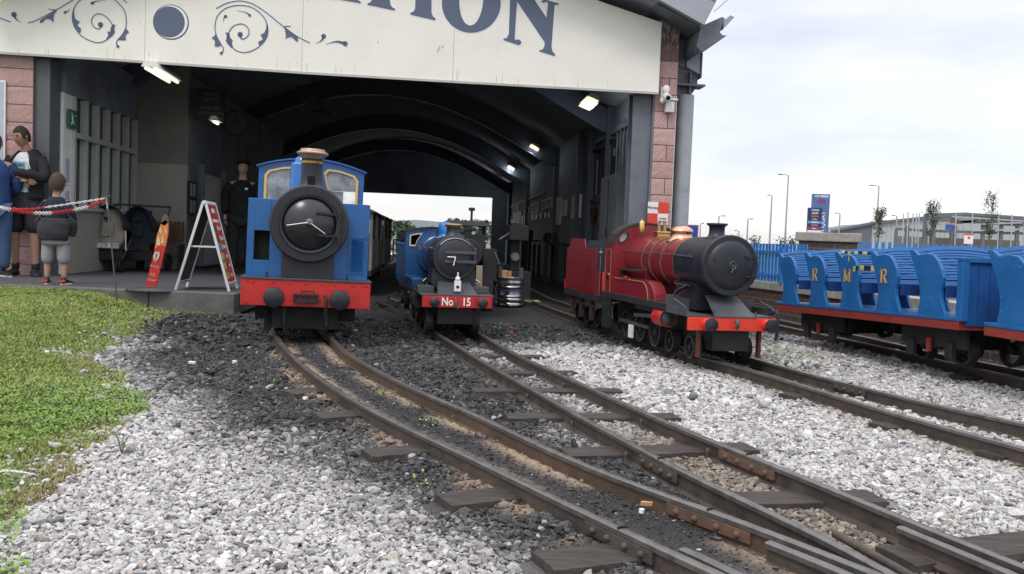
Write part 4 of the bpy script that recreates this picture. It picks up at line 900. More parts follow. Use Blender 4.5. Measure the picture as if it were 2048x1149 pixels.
for i in range(26):
    f=i/25; q=P[int(f*(len(P)-1))]; w_=.022*math.sin(math.pi*(f*.85+.12)); mb.add([q,q+Vector((.006,0,0)),q+Vector((-.008,w_,.004)),q+Vector((-.008,-w_,.004))],[(0,1,2),(0,3,1)])
mb.build('vane',WHITE,t)
def chip(px,py,lab,m_,sx=.03,sy=.01,rz=.3,name='wood_chip',cat='wood chip',h=.012):
    p=G(px,py,.02); t=MB(); t.poly([(-sx,-sy,0),(sx*.8,-sy*.7,0),(sx,sy*.4,0),(-sx*.3,sy,0),(-sx*.9,sy*.5,0)],(0,0,h)); o=t.build(name,m_); o.location=(p.x,p.y,.038); o.rotation_euler=(.1,.1,rz); tag(o,lab,cat)
WOODN=mat('fresh_wood',(.50,.30,.15),.8,var=.2)
chip(1292,1022,'small orange-tan wood chip between the rails of the curving track',WOODN,.022,.006,.25)
chip(1282,1037,'small white scrap just below the orange wood chip',WHITE,.012,.008,1.,'paper_scrap','scrap')
chip(384,733,'bright white pebble on the dark gravel left of the curving track',WHITE,.022,.013,.2,'white_pebble','pebble'); chip(469,731,'second white pebble on the dark gravel, nearer the curving track',WHITE,.014,.01,.2,'white_pebble','pebble'); chip(610,806,'white pebble beside the outer rail of the curving track',WHITE,.016,.012,1.2,'white_pebble','pebble')
chip(1024,671,'tiny red scrap on the dark ground right of engine 15',ORANGERED,.02,.01,.2,'plastic_scrap','scrap')
chip(1008,724,'white pebble between the rails in front of engine 15',WHITE,.012,.01,.2,'white_pebble','pebble')
# thin rusty rods lying beside the curving track
# ============================================================= PLATFORM
K1=G(470,589,.215); 
mb=MB(); mb.poly([(-14,9.28,0),(K1.x,9.28,0),(-5.1,34,0),(-14,34,0)],(0,0,.215)); 
o=mb.build('platform',PAVE,bevel=.01); tag(o,kind='structure')
mb=MB(); xk=K1.x
for i in range(6):
    a=xk-.9*i; mb=MB(); mb.box(a-.894,a,9.12,9.275,-.05,.222); o=mb.build('kerb_stone',CONC,bevel=.012)
    tag(o,['mossy concrete kerb block under the A-frame board, end of the platform','concrete kerb block under the red lolly sign base','concrete kerb block beside the lawn edge','concrete kerb block in front of the boy','concrete kerb block in front of the man with folded arms','concrete kerb block at the left edge behind the lawn'][i],'kerb','kerb blocks along the platform front')
# ============================================================= BRICK WALL, FENCE, PIER on the right
WLN=[Vector((2.35,18.5,0)),Vector((3.35,12.5,0)),Vector((4.28,7.2,0)),Vector((4.9,3.2,0))]
wt=thing('brick_wall','low brown brick wall with pale stone coping behind the blue carriages','wall')
mb=MB(); cp=MB()
for i in range(3):
    a,b=WLN[i],WLN[i+1]; d=(b-a).normalized(); a2=a+d*.0; off=Vector((d.y,-d.x,0))*-.11*-1
    M=Matrix.Translation(a)@Matrix.Rotation(math.atan2(d.y,d.x),4,'Z'); L=(b-a).length
    w2=MB(); w2.box(0,L,-.0,.20,-.1,.36); o=w2.build('brick_course',BRICKF,wt); o.matrix_world=M
    k=0; xx=0
    while xx<L-.05:
        l=min(.45,L-xx); cc2=MB(); cc2.box(xx+.004,xx+l-.004,-.035,.235,.36,.47); o=cc2.build('coping_stone',STONE,wt,bevel=.008); o.matrix_world=M; xx+=.45
def fence(a,b,z0,z1,label,step=.115,pw=.045,m_=None,zr=None):
    a,b=Vector(a),Vector(b); d=(b-a).normalized(); L=(b-a).length; t=thing('palisade_fence',label,'fence',a,math.atan2(d.y,d.x)); n=int(L/step)
    mb=MB()
    for i in range(n):
        x=i*step; mb.box(x,x+pw,0,.012,z0,z1); 
    mb.build('pale_row',m_ or BLUE2,t)
    for f in (.18,.78): mb=MB(); mb.box(0,L,.014,.034,z0+(z1-z0)*f-.018,z0+(z1-z0)*f+.018); mb.build('fence_rail',m_ or BLUE2,t)
    for x in np.arange(.5,L,2.4): mb=MB(); mb.box(x,x+.06,.036,.09,z0,z1-.05); mb.build('fence_post',m_ or BLUE2,t)
    return t
FB=mat('fence_blue',(.03,.20,.52),.5,var=.15)
d1=(WLN[0]-WLN[1]).normalized()
fence((3.66,10.9,0),(2.50,18.0,0),.47,.985,'blue palisade fence on the wall behind the red engine',m_=FB,step=.10,pw=.066)

a=D(1685,479,20);b=D(2100,486,20); fence((a.x,20,0),(b.x,20,0),0,a.z-.03,'taller blue palisade fence beyond the stone-capped pier',step=.15,pw=.075,m_=FB)
a=D(1607,470,16);b=D(1722,476,16)
pr=thing('wall_pier','squat brown brick pier with a thick pale stone cap behind the carriages','pier',((a.x+b.x)/2,16.2,0),-.35)
mb=MB(); mb.box(-.50,.50,-.42,.42,0,1.10); mb.build('shaft',BRICKF,pr); mb=MB(); mb.box(-.56,.56,-.48,.48,1.10,1.26); mb.build('cap',STONE,pr,bevel=.015)
# ============================================================= FAR BACKGROUND
POLE=mat('lamp_post_grey',(.33,.34,.36),.5)
for i,(px,yt,arm,Y,lab) in enumerate(((1577,351,-19,55,'tallest grey lamp post, left of the blue totem sign'),(1544,392,-8,70,'slimmer lamp post just left of the tallest one'),(1438,433,12,90,'lamp post showing above the red engine chimney'),(1496,439,9,90,'short lamp post above the red engine smokebox'),(1758,373,-17,60,'tall lamp post above the leftmost sapling'),(1680,428,-9,95,'small lamp post just right of the blue totem sign'),(1794,433,-9,100,'small distant lamp post left of the steel frame'),(1478,463,-8,120,'very small distant lamp post right of the engine chimney'),(1401,448,6,95,'thin distant post beside the small blue shop sign'))):
    p=D(px,yt,Y); t=thing('street_lamp',lab,'street lamp',(p.x,Y,0),0,'street lamps beyond the fence'); sc=Y/1750.
    mb=MB(); mb.tube([(0,0,0),(0,0,p.z*.4),(0,0,p.z)],[sc*2.2,sc*1.8,sc*1.2],10); mb.build('pole',POLE,t,smooth=60)
    mb=MB(); mb.tube([(0,0,p.z),(arm*sc*.5,0,p.z+sc*1.2),(arm*sc*.7,0,p.z+sc*1.)],sc*.7,8); mb.build('arm',POLE,t)
    mb=MB(); mb.box(min(arm*.6,arm*1.1)*sc,max(arm*.6,arm*1.1)*sc,-sc*2,sc*2,p.z+sc*.2,p.z+sc*1.8); mb.build('lamp_head',DKGREY,t,bevel=sc*.4)
# totem sign
Y=60; k=Y/1750.; a=D(1625,388,Y); b=D(1659,389,Y); t=thing('totem_sign','tall blue retail park totem sign with a magenta fan emblem','sign',((a.x+b.x)/2,Y,0),.0)
W2=(b.x-a.x)/2; NAVY=mat('totem_navy',(.085,.15,.33),.5,var=.05); NV2=mat('totem_dark_navy',(.02,.035,.12),.5); MAG=mat('magenta',(.28,.03,.16),.5)
mb=MB(); mb.box(-W2,W2,-.15,.15,-.5,a.z); mb.build('tall_board',NAVY,t)
text('COI MARINA',.20,Matrix.Translation((0,-.16,a.z-.16))@FACE,WHITE,t,sx=.82,bold=.008)
mb=MB(); ctr=(0.02,a.z-.62)
for r0,r1 in ((.13,.30),(.05,.10)): mb.poly([(ctr[0]+r1*math.cos(q),-.156,ctr[1]+r1*math.sin(q)) for q in [math.pi*i/20 for i in range(21)]]+[(ctr[0]+r0*math.cos(q),-.156,ctr[1]+r0*math.sin(q)) for q in [math.pi*(1-i/20) for i in range(21)]],(0,.005,0))
mb.build('fan_emblem',MAG,t)
text('MARINA QUAY',.40,Matrix.Translation((.18,-.16,a.z-2.55))@FACE@Matrix.Rotation(R(90),4,'Z'),WHITE,t,sx=1.0,bold=.006)
p0=D(1613.5,416,Y); x0=p0.x-t.location.x; x1=x0+28*k; zt=p0.z; mb=MB(); mb.box(x0,x1,-.32,-.17,-.5,zt); mb.build('tenant_board',NV2,t)
zz=zt-.06; rows=[('JYNADE',WHITE,None),('ALDI',WHITE,None),('Sambuca',mat('orange_print',(.6,.25,.06),.6),None),('Halles',mat('yellow_white',(.6,.55,.4),.6),None),('GREENS',WHITE,mat('mid_blue_row',(.12,.26,.52),.6)),('BOYES',mat('pale_grey_row',(.4,.4,.45),.6),None),('Burt',WHITE,mat('crimson_row',(.35,.03,.1),.6))]
h=(49*k*.86)/7
for i,(s_,m1,m2) in enumerate(rows):
    zc=zt-.05-h*(i+.5)
    if m2: mb=MB(); mb.box(x0+.01,x1-.01,-.326,-.318,zc-h*.42,zc+h*.42); mb.build('tenant_row',m2,t)
    text(s_,h*(1.0 if i==1 else .72),Matrix.Translation(((x0+x1)/2,-.33,zc))@FACE,m1,t,sx=.95,bold=.004)
mb=MB(); mb.box(x0+.01,x1-.01,-.326,-.318,zt-49*k-.3,zt-.06-h*7.1); mb.build('blank_row',WHITE,t)
# small shop sign right of the steel column
Y=50; p=D(1374,449,Y); q=D(1396,470,Y); t=thing('shop_sign','small square dark blue shop sign in an orange-red frame beside the grey column','sign',((p.x+q.x)/2,Y,p.z-.62)); k=Y/1750
mb=MB(); mb.box(-.33,.33,-.05,.1,-.72,.60); mb.build('frame',mat('sign_frame_redbrown',(.30,.10,.08),.5),t); mb=MB(); mb.box(-.27,.27,-.06,-.05,-.64,.54); mb.build('panel',mat('sign_blue',(.01,.04,.28),.5),t)
mb=MB()
for i in range(4): mb.bar((-.16+.055*i,-.07,.02),(-.09+.055*i,-.07,.40-.06*(i>2)),.03,.01)
mb.build('stripe_emblem',mat('light_blue_emblem',(.05,.35,.8),.5),t); text('ALDI',.24,Matrix.Translation((0,-.07,-.28))@FACE,WHITE,t,bold=.01)
mb=MB(); mb.box(-.28,-.22,-.0,.06,-5,-.7); mb.box(.22,.28,0,.06,-5,-.7); mb.build('post',POLE,t)
# retail sheds and the steel frame going up
def quadbld(name,label,cat,pts,Y,m_,depth=12):
    P=[D(x,y,Y) for x,y in pts]; c=P[0]; t=thing(name,label,cat,(c.x,Y,0)); b=MB(); top=[(p.x-c.x,0,p.z) for p in P]
    b.poly([(top[0][0],0,-.5)]+top+[(top[-1][0],0,-.5)],(0,depth,0)); return t,b,top
t,b,top=quadbld('warehouse','long low warehouse with a dark gable end and pale grey side','building',[(1663,464),(1700,455),(1745,448)],130,None); b.build('gable_wall',mat('warehouse_dark',(.13,.145,.17),.6),t)
c=t.location; P=[D(x,y,130) for x,y in ((1745,448),(1850,437),(1935,430),(2060,441))]
b=MB(); tp=[(p.x-c.x,.1,p.z) for p in P]; b.poly([(tp[0][0],.1,-.5)]+tp+[(tp[-1][0],.1,-.5)],(0,12,0)); b.build('side_wall',mat('warehouse_pale',(.42,.44,.45),.6,var=.04),t)
b=MB(); allp=[D(x,y,130) for x,y in ((1663,463),(1745,447),(1850,436),(1935,429),(2060,440))]
for q,r in zip(allp[:-1],allp[1:]): b.bar((q.x-c.x,-.1,q.z+.05),(r.x-c.x,-.1,r.z+.05),.6,.34)
b.build('roof_edge',mat('warehouse_roof_edge',(.14,.15,.17),.6),t)
b=MB(); 
for px in range(1755,1930,9): q=D(px,470,130); b.box(q.x-c.x,q.x-c.x+.05,.05,.09,0,q.z+1.6)
b.build('cladding_rib',mat('cladding_rib',(.33,.35,.37),.6),t)
Y=75; t=thing('steel_frame_building','unfinished steel frame building with scaffold poles above the carriages','building',(D(1900,440,Y).x,Y,0)); FRM=mat('frame_steel',(.14,.15,.18),.6); FR2=mat('galvanised',(.42,.43,.45),.6); c=t.location
def seg(p,q,w,m_,name,dy=0):
    a,b_=D(p[0],p[1],Y),D(q[0],q[1],Y); b=MB(); b.bar((a.x-c.x,dy,a.z),(b_.x-c.x,dy,b_.z),w,w); b.build(name,m_,t)
for p,q in (((1792,458),(1850,462)),((1850,462),(2060,468)),((1850,430),(1930,428)),((1930,428),(2060,437)),((1868,440),(2060,452)),((1900,450),(1965,438)),((1965,438),(2060,447)),((1975,445),(1965,470))): seg(p,q,.22,FRM,'beam')
for p,q in (((1868,452),(2040,446)),((1940,462),(2048,459)),((1900,434),(2050,443))): seg(p,q,.12,FR2,'brace',-.3)
for x,yt in ((1792,458),(1815,452),(1851,430),(1868,428),(1905,434),(1910,452),(1967,440),(2003,446),(2035,452)): seg((x,yt),(x-3,500),.26,FRM,'column')
for x,yt in ((1801,428),(1810,425),(1820,428),(1827,428),(1832,427),(1852,430),(1905,428),(1938,427),(1990,432),(2016,430),(2041,432),(1782,455)): seg((x,yt),(x-3,500),.07,FR2,'scaffold_pole',-.6)
a=D(1805,472,Y);b_=D(2060,482,Y); b=MB(); b.box(a.x-c.x,b_.x-c.x,1.5,1.8,-.5,a.z); b.build('block_base',mat('site_blockwork',(.24,.21,.19),.9),t)
p=D(1886,450,Y); t=thing('site_banner','small blue and orange banner hung on the steel frame','banner',(p.x,Y-1.2,p.z)); b=MB(); b.box(-.35,.35,0,.05,-.45,0); b.build('blue_field',mat('banner_blue',(.02,.10,.40),.6),t); b=MB(); b.box(-.35,.45,-.01,.04,0,.12); b.build('orange_band',mat('banner_orange',(.7,.2,.05),.6),t)
p=D(1938,475,40); t=thing('site_sign','small red and white site notice behind the second row of seats','sign',(p.x,40,p.z)); b=MB(); b.box(-.2,.2,0,.05,-.3,.1); b.build('board',WHITE,t); b=MB(); b.box(-.2,.2,-.01,.04,.1,.16); b.build('red_band',ORANGERED,t); b=MB(); b.cyl((0,0,-.02),.06,-.012,0,'Y',12); b.build('symbol',ORANGERED,t)
b=MB(); b.box(-.02,.02,.0,.04,-2,-.3); b.build('post',POLE,t)
# saplings
LEAF=attrmat('leaf_green',.7,0,var=.2,vscale=8); BARK=mat('bark',(.12,.10,.08),.9,var=.3)
def leafcloud(name,pts,r,cols,parent,rs):
    n=len(pts); r_=rs.uniform(r*.6,r*1.4,n); A=rs.normal(0,1,(n,3)); A/=np.linalg.norm(A,axis=1)[:,None]; B=np.cross(A,rs.normal(0,1,(n,3))); B/=np.linalg.norm(B,axis=1)[:,None]
    V=np.stack([pts-A*r_[:,None],pts+B*r_[:,None]*.6,pts+A*r_[:,None],pts-B*r_[:,None]*.6],1); o=mesh_attr(name,V.reshape(-1,3),np.arange(n*4).reshape(-1,4),np.repeat(cols,4,0),LEAF,4); o.parent=parent; return o
for i,(px,yt,yb,lab,wd) in enumerate(((1763,424,478,'thin sapling left of the steel frame, in front of the lamp post',14),(1869,403,480,'middle sapling standing in front of the steel frame',18),(1988,388,480,'tallest sapling at the right, leaves densest at its top',16))):
    Y=30; k=Y/1750; p=D(px,yt,Y); t=thing('sapling',lab,'tree',(p.x-.1,Y,0),0,'young trees beyond the fence'); rs=np.random.default_rng(40+i); H=p.z; zb_=D(px,yb,Y).z
    b=MB(); lean=.1; b.tube([(0,0,0),(lean*.4,0,H*.5),(lean,0,H)],[.035,.025,.008],8); b.build('trunk',BARK,t)
    b=MB(); pts=[]
    for j in range(26):
        z=zb_+(H-zb_)*rs.random()*.9; a=rs.uniform(0,6.28); L=wd*k*rs.uniform(.5,1.3); tip=np.array([math.cos(a)*L,math.sin(a)*L,z+L*1.5]); b.tube([(lean*z/H,0,z),tuple((tip+[0,0,z])/2),tuple(tip)],[.008,.005,.003],5)
        if rs.random()<.75:
            c0=np.array([lean*z/H,0,z])*(.6)+tip*.4; c0=c0+rs.normal(0,.03,3); pts.append(c0+rs.normal(0,1,(rs.integers(20,70),3))*np.array([.07,.07,.09]))
    b.build('twigs',BARK,t); pts=np.concatenate(pts); v=rs.uniform(.5,1.4,(len(pts),1)); leafcloud('crown',pts,.028,np.array([.05,.085,.035])*v,t,rs)
for i,(px,py) in enumerate(((1510,484),(1585,484),(1655-90,487))):
    Y=40; p=D(px,py,Y); t=thing('small_bush',['dark bush tip above the fence beside the red engine','dark bush tip above the fence left of the stone-capped pier','low dark bush tip between the other two above the fence'][i],'bush',(p.x,Y,0)); rs=np.random.default_rng(i); pts=rs.normal(0,1,(220,3))*np.array([.14,.12,.16])+[0,0,p.z-.02]; leafcloud('foliage',pts,.04,np.array([.06,.075,.05])*rs.uniform(.6,1.3,(220,1)),t,rs)
    b=MB(); b.tube([(0,0,0),(0,0,p.z)],.02,6); b.build('stem',BARK,t)
# what shows through the far end of the shed
def tree(px,py0,wpx,hpx,Y,lab,seed,colr=(.045,.075,.03)):
    k=Y/1750; p=D(px,py0,Y); t=thing('broadleaf_tree',lab,'tree',(p.x,Y,0),0,'trees beyond the far end of the shed'); rs=np.random.default_rng(seed); b=MB(); b.tube([(0,0,-1.6),(0,0,p.z*.6)],[.5,.3],8); b.build('trunk',BARK,t)
    cl=[]
    for j in range(60):
        c0=np.array([rs.uniform(-.5,.5)*wpx*k,rs.uniform(-.3,.3)*wpx*k,p.z-hpx*k*(.15+1.5*rs.random()**1.3)]); e=c0[0]/(wpx*k*.5); c0[2]-=hpx*k*.30*e*e; r=hpx*k*rs.uniform(.12,.22); q=rs.normal(0,1,(90,3)); q/=np.linalg.norm(q,axis=1)[:,None]; cl.append(c0+q*r*rs.uniform(.6,1.05,(90,1)))
    pts=np.concatenate(cl); leafcloud('crown',pts,hpx*k*.05,np.array(colr)*rs.uniform(.5,1.5,(len(pts),1)),t,rs)
tree(800,438,95,46,110,'dark green tree seen through the shed, left of engine 15',1); tree(842,447,62,34,115,'dark green tree seen through the shed just left of the engine 15 cab',2); tree(915,434,50,30,105,'green tree top above the engine 15 chimney',3,(.06,.09,.04)); tree(962,436,52,28,108,'green tree top above the black cab roof in the shed',4,(.06,.09,.035))
hp=[D(x,y,700) for x,y in ((500,470),(600,458),(700,448),(770,443),(830,440),(880,444),(960,452),(1050,470),(1200,492))]
b=MB(); b.poly([(hp[0].x,700,-5)]+[tuple(p) for p in hp]+[(hp[-1].x,700,-5)],(0,150,0)); o=b.build('hill',mat('far_hill',(.30,.34,.36),.9,var=.15,vscale=.03)); tag(o,kind='structure')
t=thing('metal_gate','pale grey barred gate beyond the far end of the shed','gate',(D(790,495,36).x,36,0)); k=36/1750; b=MB()
zt=D(800,480,36).z; zbm=D(800,512,36).z; W3=1.1
for z in (zt,zt-.18,zt-.42,zbm+.05): b.box(-.1,W3,0,.04,z-.025,z+.025)
b.build('gate_rail',FR2,t)
for x in (-.1,.35,.62,1.05): b=MB(); b.box(x,x+.06,-.01,.05,zbm-.2,zt); b.build('gate_post',FR2,t)
def simple_car(px,py,Y,lab,m_):
    p=D(px,py,Y); t=thing('parked_car',lab,'car',(p.x,Y,-1.5),R(0),'cars parked beyond the shed'); 
    prof=[(-2.1,.35),(-2.1,.75),(-1.95,.9),(-1.2,.98),(-.7,1.42),(.7,1.45),(1.35,1.0),(2.0,.85),(2.1,.6),(2.1,.35)]
    b=MB(); b.poly([(x,-.85,z) for x,z in prof],(0,1.7,0)); b.build('body',m_,t,bevel=.06)
    b=MB(); b.poly([(-1.05,-.86,1.0),(-.62,-.86,1.36),(.62,-.86,1.38),(1.15,-.86,1.02)],(0,1.72,0)); b.build('window',DGLASS,t)
    for x in (-1.3,1.3): b=MB(); b.cyl((x,0,.33),.32,-.88,-.66,'Y',20); b.build('wheel',DARK,t)
simple_car(800,495,52,'white car parked beyond the far gate, half hidden by engine 15',WHITE); simple_car(755,490,58,'silver car behind the black carriage beyond the shed',STEEL)
# ============================================================= ROLLING STOCK HELPERS
def wheel(parent,x,y,z,r,wd=.05,spokes=8,m_=None,name='wheel',ring=True):
    mb=MB(); s=1 if x>0 else -1; a,b=x-wd/2,x+wd/2
    mb.lathe([(r*.82,a),(r,a),(r*1.0,b),(r*.82,b),(r*.82,a)],(0,y,z),'X',28)
    fl=x-s*wd/2; mb.lathe([(r*.8,fl),(r*1.1,fl),(r*1.1,fl-s*.008),(r*.8,fl-s*.008)],(0,y,z),'X',28)
    mb.lathe([(0,a),(r*.25,a),(r*.25,b+s*.01),(0,b+s*.01)],(0,y,z),'X',16)
    for k in range(spokes):
        q=2*math.pi*k/spokes; mb.bar((x,y+math.cos(q)*r*.2,z+math.sin(q)*r*.2),(x,y+math.cos(q)*r*.85,z+math.sin(q)*r*.85),wd*.35,r*.10,up=(1,0,0))
    o=mb.build(name,m_ or DARK,parent,smooth=35)
    if not ring: return o
    m2=MB(); m2.lathe([(r*.90,b+s*.002 if s>0 else a-.002),(r*.985,b+s*.002 if s>0 else a-.002)],(0,y,z),'X',28); m2.build('tyre_face',WORN,o)
    return o
def axle(parent,y,z,w=.2): mb=MB(); mb.tube([(-w,y,z),(w,y,z)],.018,10); mb.build('axle',DARK,parent)
def bands(parent,ys,r,z,m_,name='boiler_band',w=.012,th=.004,a0=R(-60),a1=R(240)):
    for y in ys: mb=MB(); mb.lathe([(r,y-w/2),(r+th,y-w/2),(r+th,y+w/2),(r,y+w/2)],(0,0,z),'Y',40,a0,a1); mb.build(name,m_,parent)
def inst(o,p): return o
# ------------------------------------------------------------- tall blue tank engine
c=D(611,582,6.7)
L1=thing('steam_locomotive','tall blue tank engine with a big black smokebox door and plain red buffer beam','locomotive',(c.x+.0,6.70,0),.226); L1.rotation_euler=(0,R(1.0),.226)
mb=MB(); mb.box(-.485,.485,0,.04,.312,.515); bb=mb.build('buffer_beam',RED,L1,bevel=.004)
mb=MB(); rivets(mb,[(x,-.002,.492) for x in (-.44,-.40,-.25,-.12,.0,.11,.21,.35,.43,.455)]+[(x,-.002,.335) for x in (-.44,.45)],.008); mb.build('rivet',RED,bb,smooth=60)
mb=MB(); mb.box(-.49,.49,-.01,.35,.515,.53); mb.build('front_footplate',DKGREY,L1,bevel=.002)
for x in (-.235,.25):
    mb=MB(); mb.lathe([(.0,-.155),(.05,-.152),(.075,-.140),(.078,-.128),(.072,-.118),(.045,-.11),(.04,-.05),(.055,.0)],(x,0,.385),'Y',32); mb.build('buffer',BLACK,L1,smooth=50)
mb=MB(); mb.box(-.095,.09,-.05,-.005,.352,.372); mb.box(-.095,.09,-.05,-.005,.398,.412); mb.box(-.095,-.08,-.05,-.005,.352,.412); mb.box(.075,.09,-.05,-.005,.352,.412); mb.tube([(0,-.04,.34),(0,-.04,.42)],.012,8); mb.build('coupling_box',DARK,bb,bevel=.003)
mb=MB(); mb.tube([(-.04,-.004,.412),(-.035,-.004,.435),(.055,-.004,.435),(.06,-.004,.41)],.003,6); mb.build('lamp_iron',DARK,bb)
# tank fronts with their opening and louvre panel
mb=MB()
mb.box(-.46,-.41,.10,.12,.53,1.125); mb.box(-.29,-.18,.10,.12,.53,1.125); mb.box(-.41,-.29,.10,.12,.53,.655); mb.box(-.41,-.29,.10,.12,.88,1.125)
mb.box(-.46,-.445,.12,1.7,.53,1.125); mb.box(-.445,-.18,.12,1.7,1.11,1.125); mb.build('side_tank',BLUE,L1,bevel=.003)
mb=MB(); mb.box(-.42,-.28,.16,.18,.60,.92); mb.build('tank_hole',HOLE,L1)
mb=MB(); mb.box(.18,.46,.10,.12,.53,1.125); mb.box(.445,.46,.12,1.7,.53,1.125); mb.box(.18,.445,.12,1.7,1.11,1.125); tk=mb.build('side_tank',BLUE,L1,bevel=.003)
mb=MB()
for q in ((.305,.315,.585,.87),(.425,.435,.585,.87),(.315,.425,.585,.595),(.30,.445,.858,.874)): mb.box(q[0],q[1],.088,.10,q[2],q[3])
lp=mb.build('louvre_panel',BLUE,tk); mb=MB()
for i in range(17):
    z=.605+i*.0148; mb.add([(.33,.099,z),(.415,.099,z),(.415,.078,z+.003),(.33,.078,z+.003),(.33,.099,z+.012),(.415,.099,z+.012)],[(0,1,2,3),(3,2,5,4),(0,3,4),(1,5,2)])
mb.build('louvre_slats',BLUE3,lp)  # lighter blue paints in the light the slats catch
# rivet line round the tank edge
mb=MB(); rivets(mb,[(x,.099,z) for x in (.195,.45) for z in np.arange(.56,1.1,.06)]+[(-.45,.099,z) for z in np.arange(.56,1.1,.06)],.0035); mb.build('tank_rivet',BLUE,L1)
# smokebox, saddle, door
SZ=.95
mb=MB(); mb.box(-.195,.195,.03,.6,.53,.80); mb.build('saddle',BLACK,L1,bevel=.004)
mb=MB(); mb.lathe([(.21,-.03),(.285,-.03),(.297,-.018),(.297,.62),(0,.62)],(0,0,SZ),'Y',64); mb.lathe([(.200,-.030),(.203,-.046),(.222,-.050),(.228,-.030)],(0,0,SZ),'Y',64); sb=mb.build('smokebox',BLACK,L1,smooth=40)
mb=MB(); mb.lathe([(0,-.098),(.04,-.096),(.09,-.086),(.14,-.068),(.175,-.048),(.195,-.034),(.200,-.026)],(0,0,SZ),'Y',64); dr=mb.build('smokebox_door',mat('door_gloss_black',(.016,.018,.022),.25,var=.1,coat=.2,dirt=(.03,.03,.035),dirt_amt=.4,dscale=6),L1,smooth=50)
mb=MB(); 
for z in (.085,-.080): mb.bar((.05,-.098,SZ+z),(.235,-.052,SZ+z-.006),.010,.018); rivets(mb,[(x,-.10+.24*(x-.05)-.005,SZ+z) for x in (.07,.11,.15,.19)],.006)
mb.box(.215,.232,-.062,-.04,SZ-.15,SZ+.11); rivets(mb,[(.224,-.064,SZ+q) for q in (-.13,-.03,.03,.09)],.007); mb.build('door_hinge',BLACK,dr)
mb=MB(); mb.lathe([(0,-.145),(.012,-.145),(.016,-.13),(.030,-.122),(.034,-.105),(0,-.10)],(0,0,SZ+.008),'Y',24); mb.build('door_boss',WORN,dr,smooth=50)
mb=MB(); mb.tube([(0,-.135,SZ+.008),(-.05,-.14,SZ-.0),(-.165,-.14,SZ-.022)],[.007,.006,.005],8); mb.tube([(0,-.135,SZ+.008),(.05,-.14,SZ-.025),(.118,-.138,SZ-.070)],[.007,.006,.005],8); mb.build('door_handle',STEEL,dr,smooth=60)
CAPM=mat('worn_copper_cap',(.50,.36,.26),.35,metal=.7,var=.2,dirt=(.2,.15,.12),dirt_amt=.4,dscale=8)
# chimney
mb=MB(); mb.lathe([(.112,.0),(.092,.02),(.083,.05),(.079,.10),(.082,.215),(.084,.225)],(0,.20,SZ+.285),'Z',40); ch=mb.build('chimney',BLACK,L1,smooth=50)
mb=MB(); mb.lathe([(.084,.226),(.090,.24),(.112,.256),(.122,.263),(.123,.271),(.112,.279),(.098,.283),(.094,.300),(.080,.302),(.078,.2)],(0,.20,SZ+.285),'Z',40)
mb.build('chimney_cap',CAPM,ch,smooth=40)
mb=MB(); mb.lathe([(.081,.186),(.086,.188),(.088,.206),(.083,.208)],(0,.20,SZ+.285),'Z',40); mb.build('chimney_band',BRASS,ch,smooth=60)
mb=MB(); mb.box(-.03,.028,.10,.13,SZ+.30,SZ+.37); mb.build('blast_plate',HOLE,ch)
mb=MB(); rivets(mb,[(.262*math.cos(q),-.031,SZ+.262*math.sin(q)) for q in [2*math.pi*i/30 for i in range(30)]],.0045); mb.build('ring_rivet',BLACK,L1)
for x in (-.30,.30): mb=MB(); mb.bar((x,.0,.51),(x,.0,.57),.018,.008); mb.build('lamp_iron',DARK,L1)
mb=MB(); mb.tube(smooth_path([(.14,-.01,.40),(.15,-.05,.38),(.15,-.05,.30),(.145,-.03,.24)]),.012,8); mb.build('vacuum_pipe',DARK,L1,smooth=60)
# boiler, dome, cab
mb=MB(); mb.lathe([(.26,.62),(.26,1.35)],(0,0,SZ),'Y',48); mb.build('boiler',BLUE,L1,smooth=40)
mb=MB(); mb.lathe([(.14,0),(.105,.03),(.10,.06),(.10,.27),(.085,.285),(.07,.29),(.065,.315),(.05,.335),(0,.345)],(-.075,.62,SZ+.22),'Z',36); mb.build('dome',BLUE3,L1,smooth=40)
CY=1.2
def cab_top(x): return 1.445+.085*(1-(x/.46)**2)
o_=[(-.46,1.10),(-.46,1.445)]+[(x,cab_top(x)) for x in np.linspace(-.46,.46,17)][1:-1]+[(.46,1.445),(.46,1.10)]
wl=[(-.41,1.14),(-.41,1.375),(-.375,1.42),(-.25,1.455),(-.135,1.465),(-.10,1.43),(-.125,1.32),(-.165,1.22),(-.23,1.14)]
wr=[(-x,z) for x,z in wl]
def plate_with_holes(mb,outer,holes,y0,y1):
    bm=bmesh.new()
    cu=bpy.data.curves.new('t','CURVE'); cu.dimensions='2D'; cu.fill_mode='BOTH'; cu.extrude=(y1-y0)/2
    for L in [outer]+holes:
        s=cu.splines.new('POLY'); s.points.add(len(L)-1); s.use_cyclic_u=True
        for p,q in zip(s.points,L): p.co=(q[0],q[1],0,1)
    o=bpy.data.objects.new('t',cu); C.objects.link(o); me=bpy.data.meshes.new_from_object(o.evaluated_get(bpy.context.evaluated_depsgraph_get())); bpy.data.objects.remove(o)
    M=Matrix.Translation((0,(y0+y1)/2,0))@FACE; mb.add([M@v.co for v in me.vertices],[tuple(p.vertices) for p in me.polygons]); return mb
cab=MB(); plate_with_holes(cab,o_,[wl,wr],CY,CY+.02); cb=cab.build('cab_front',BLUE,L1)
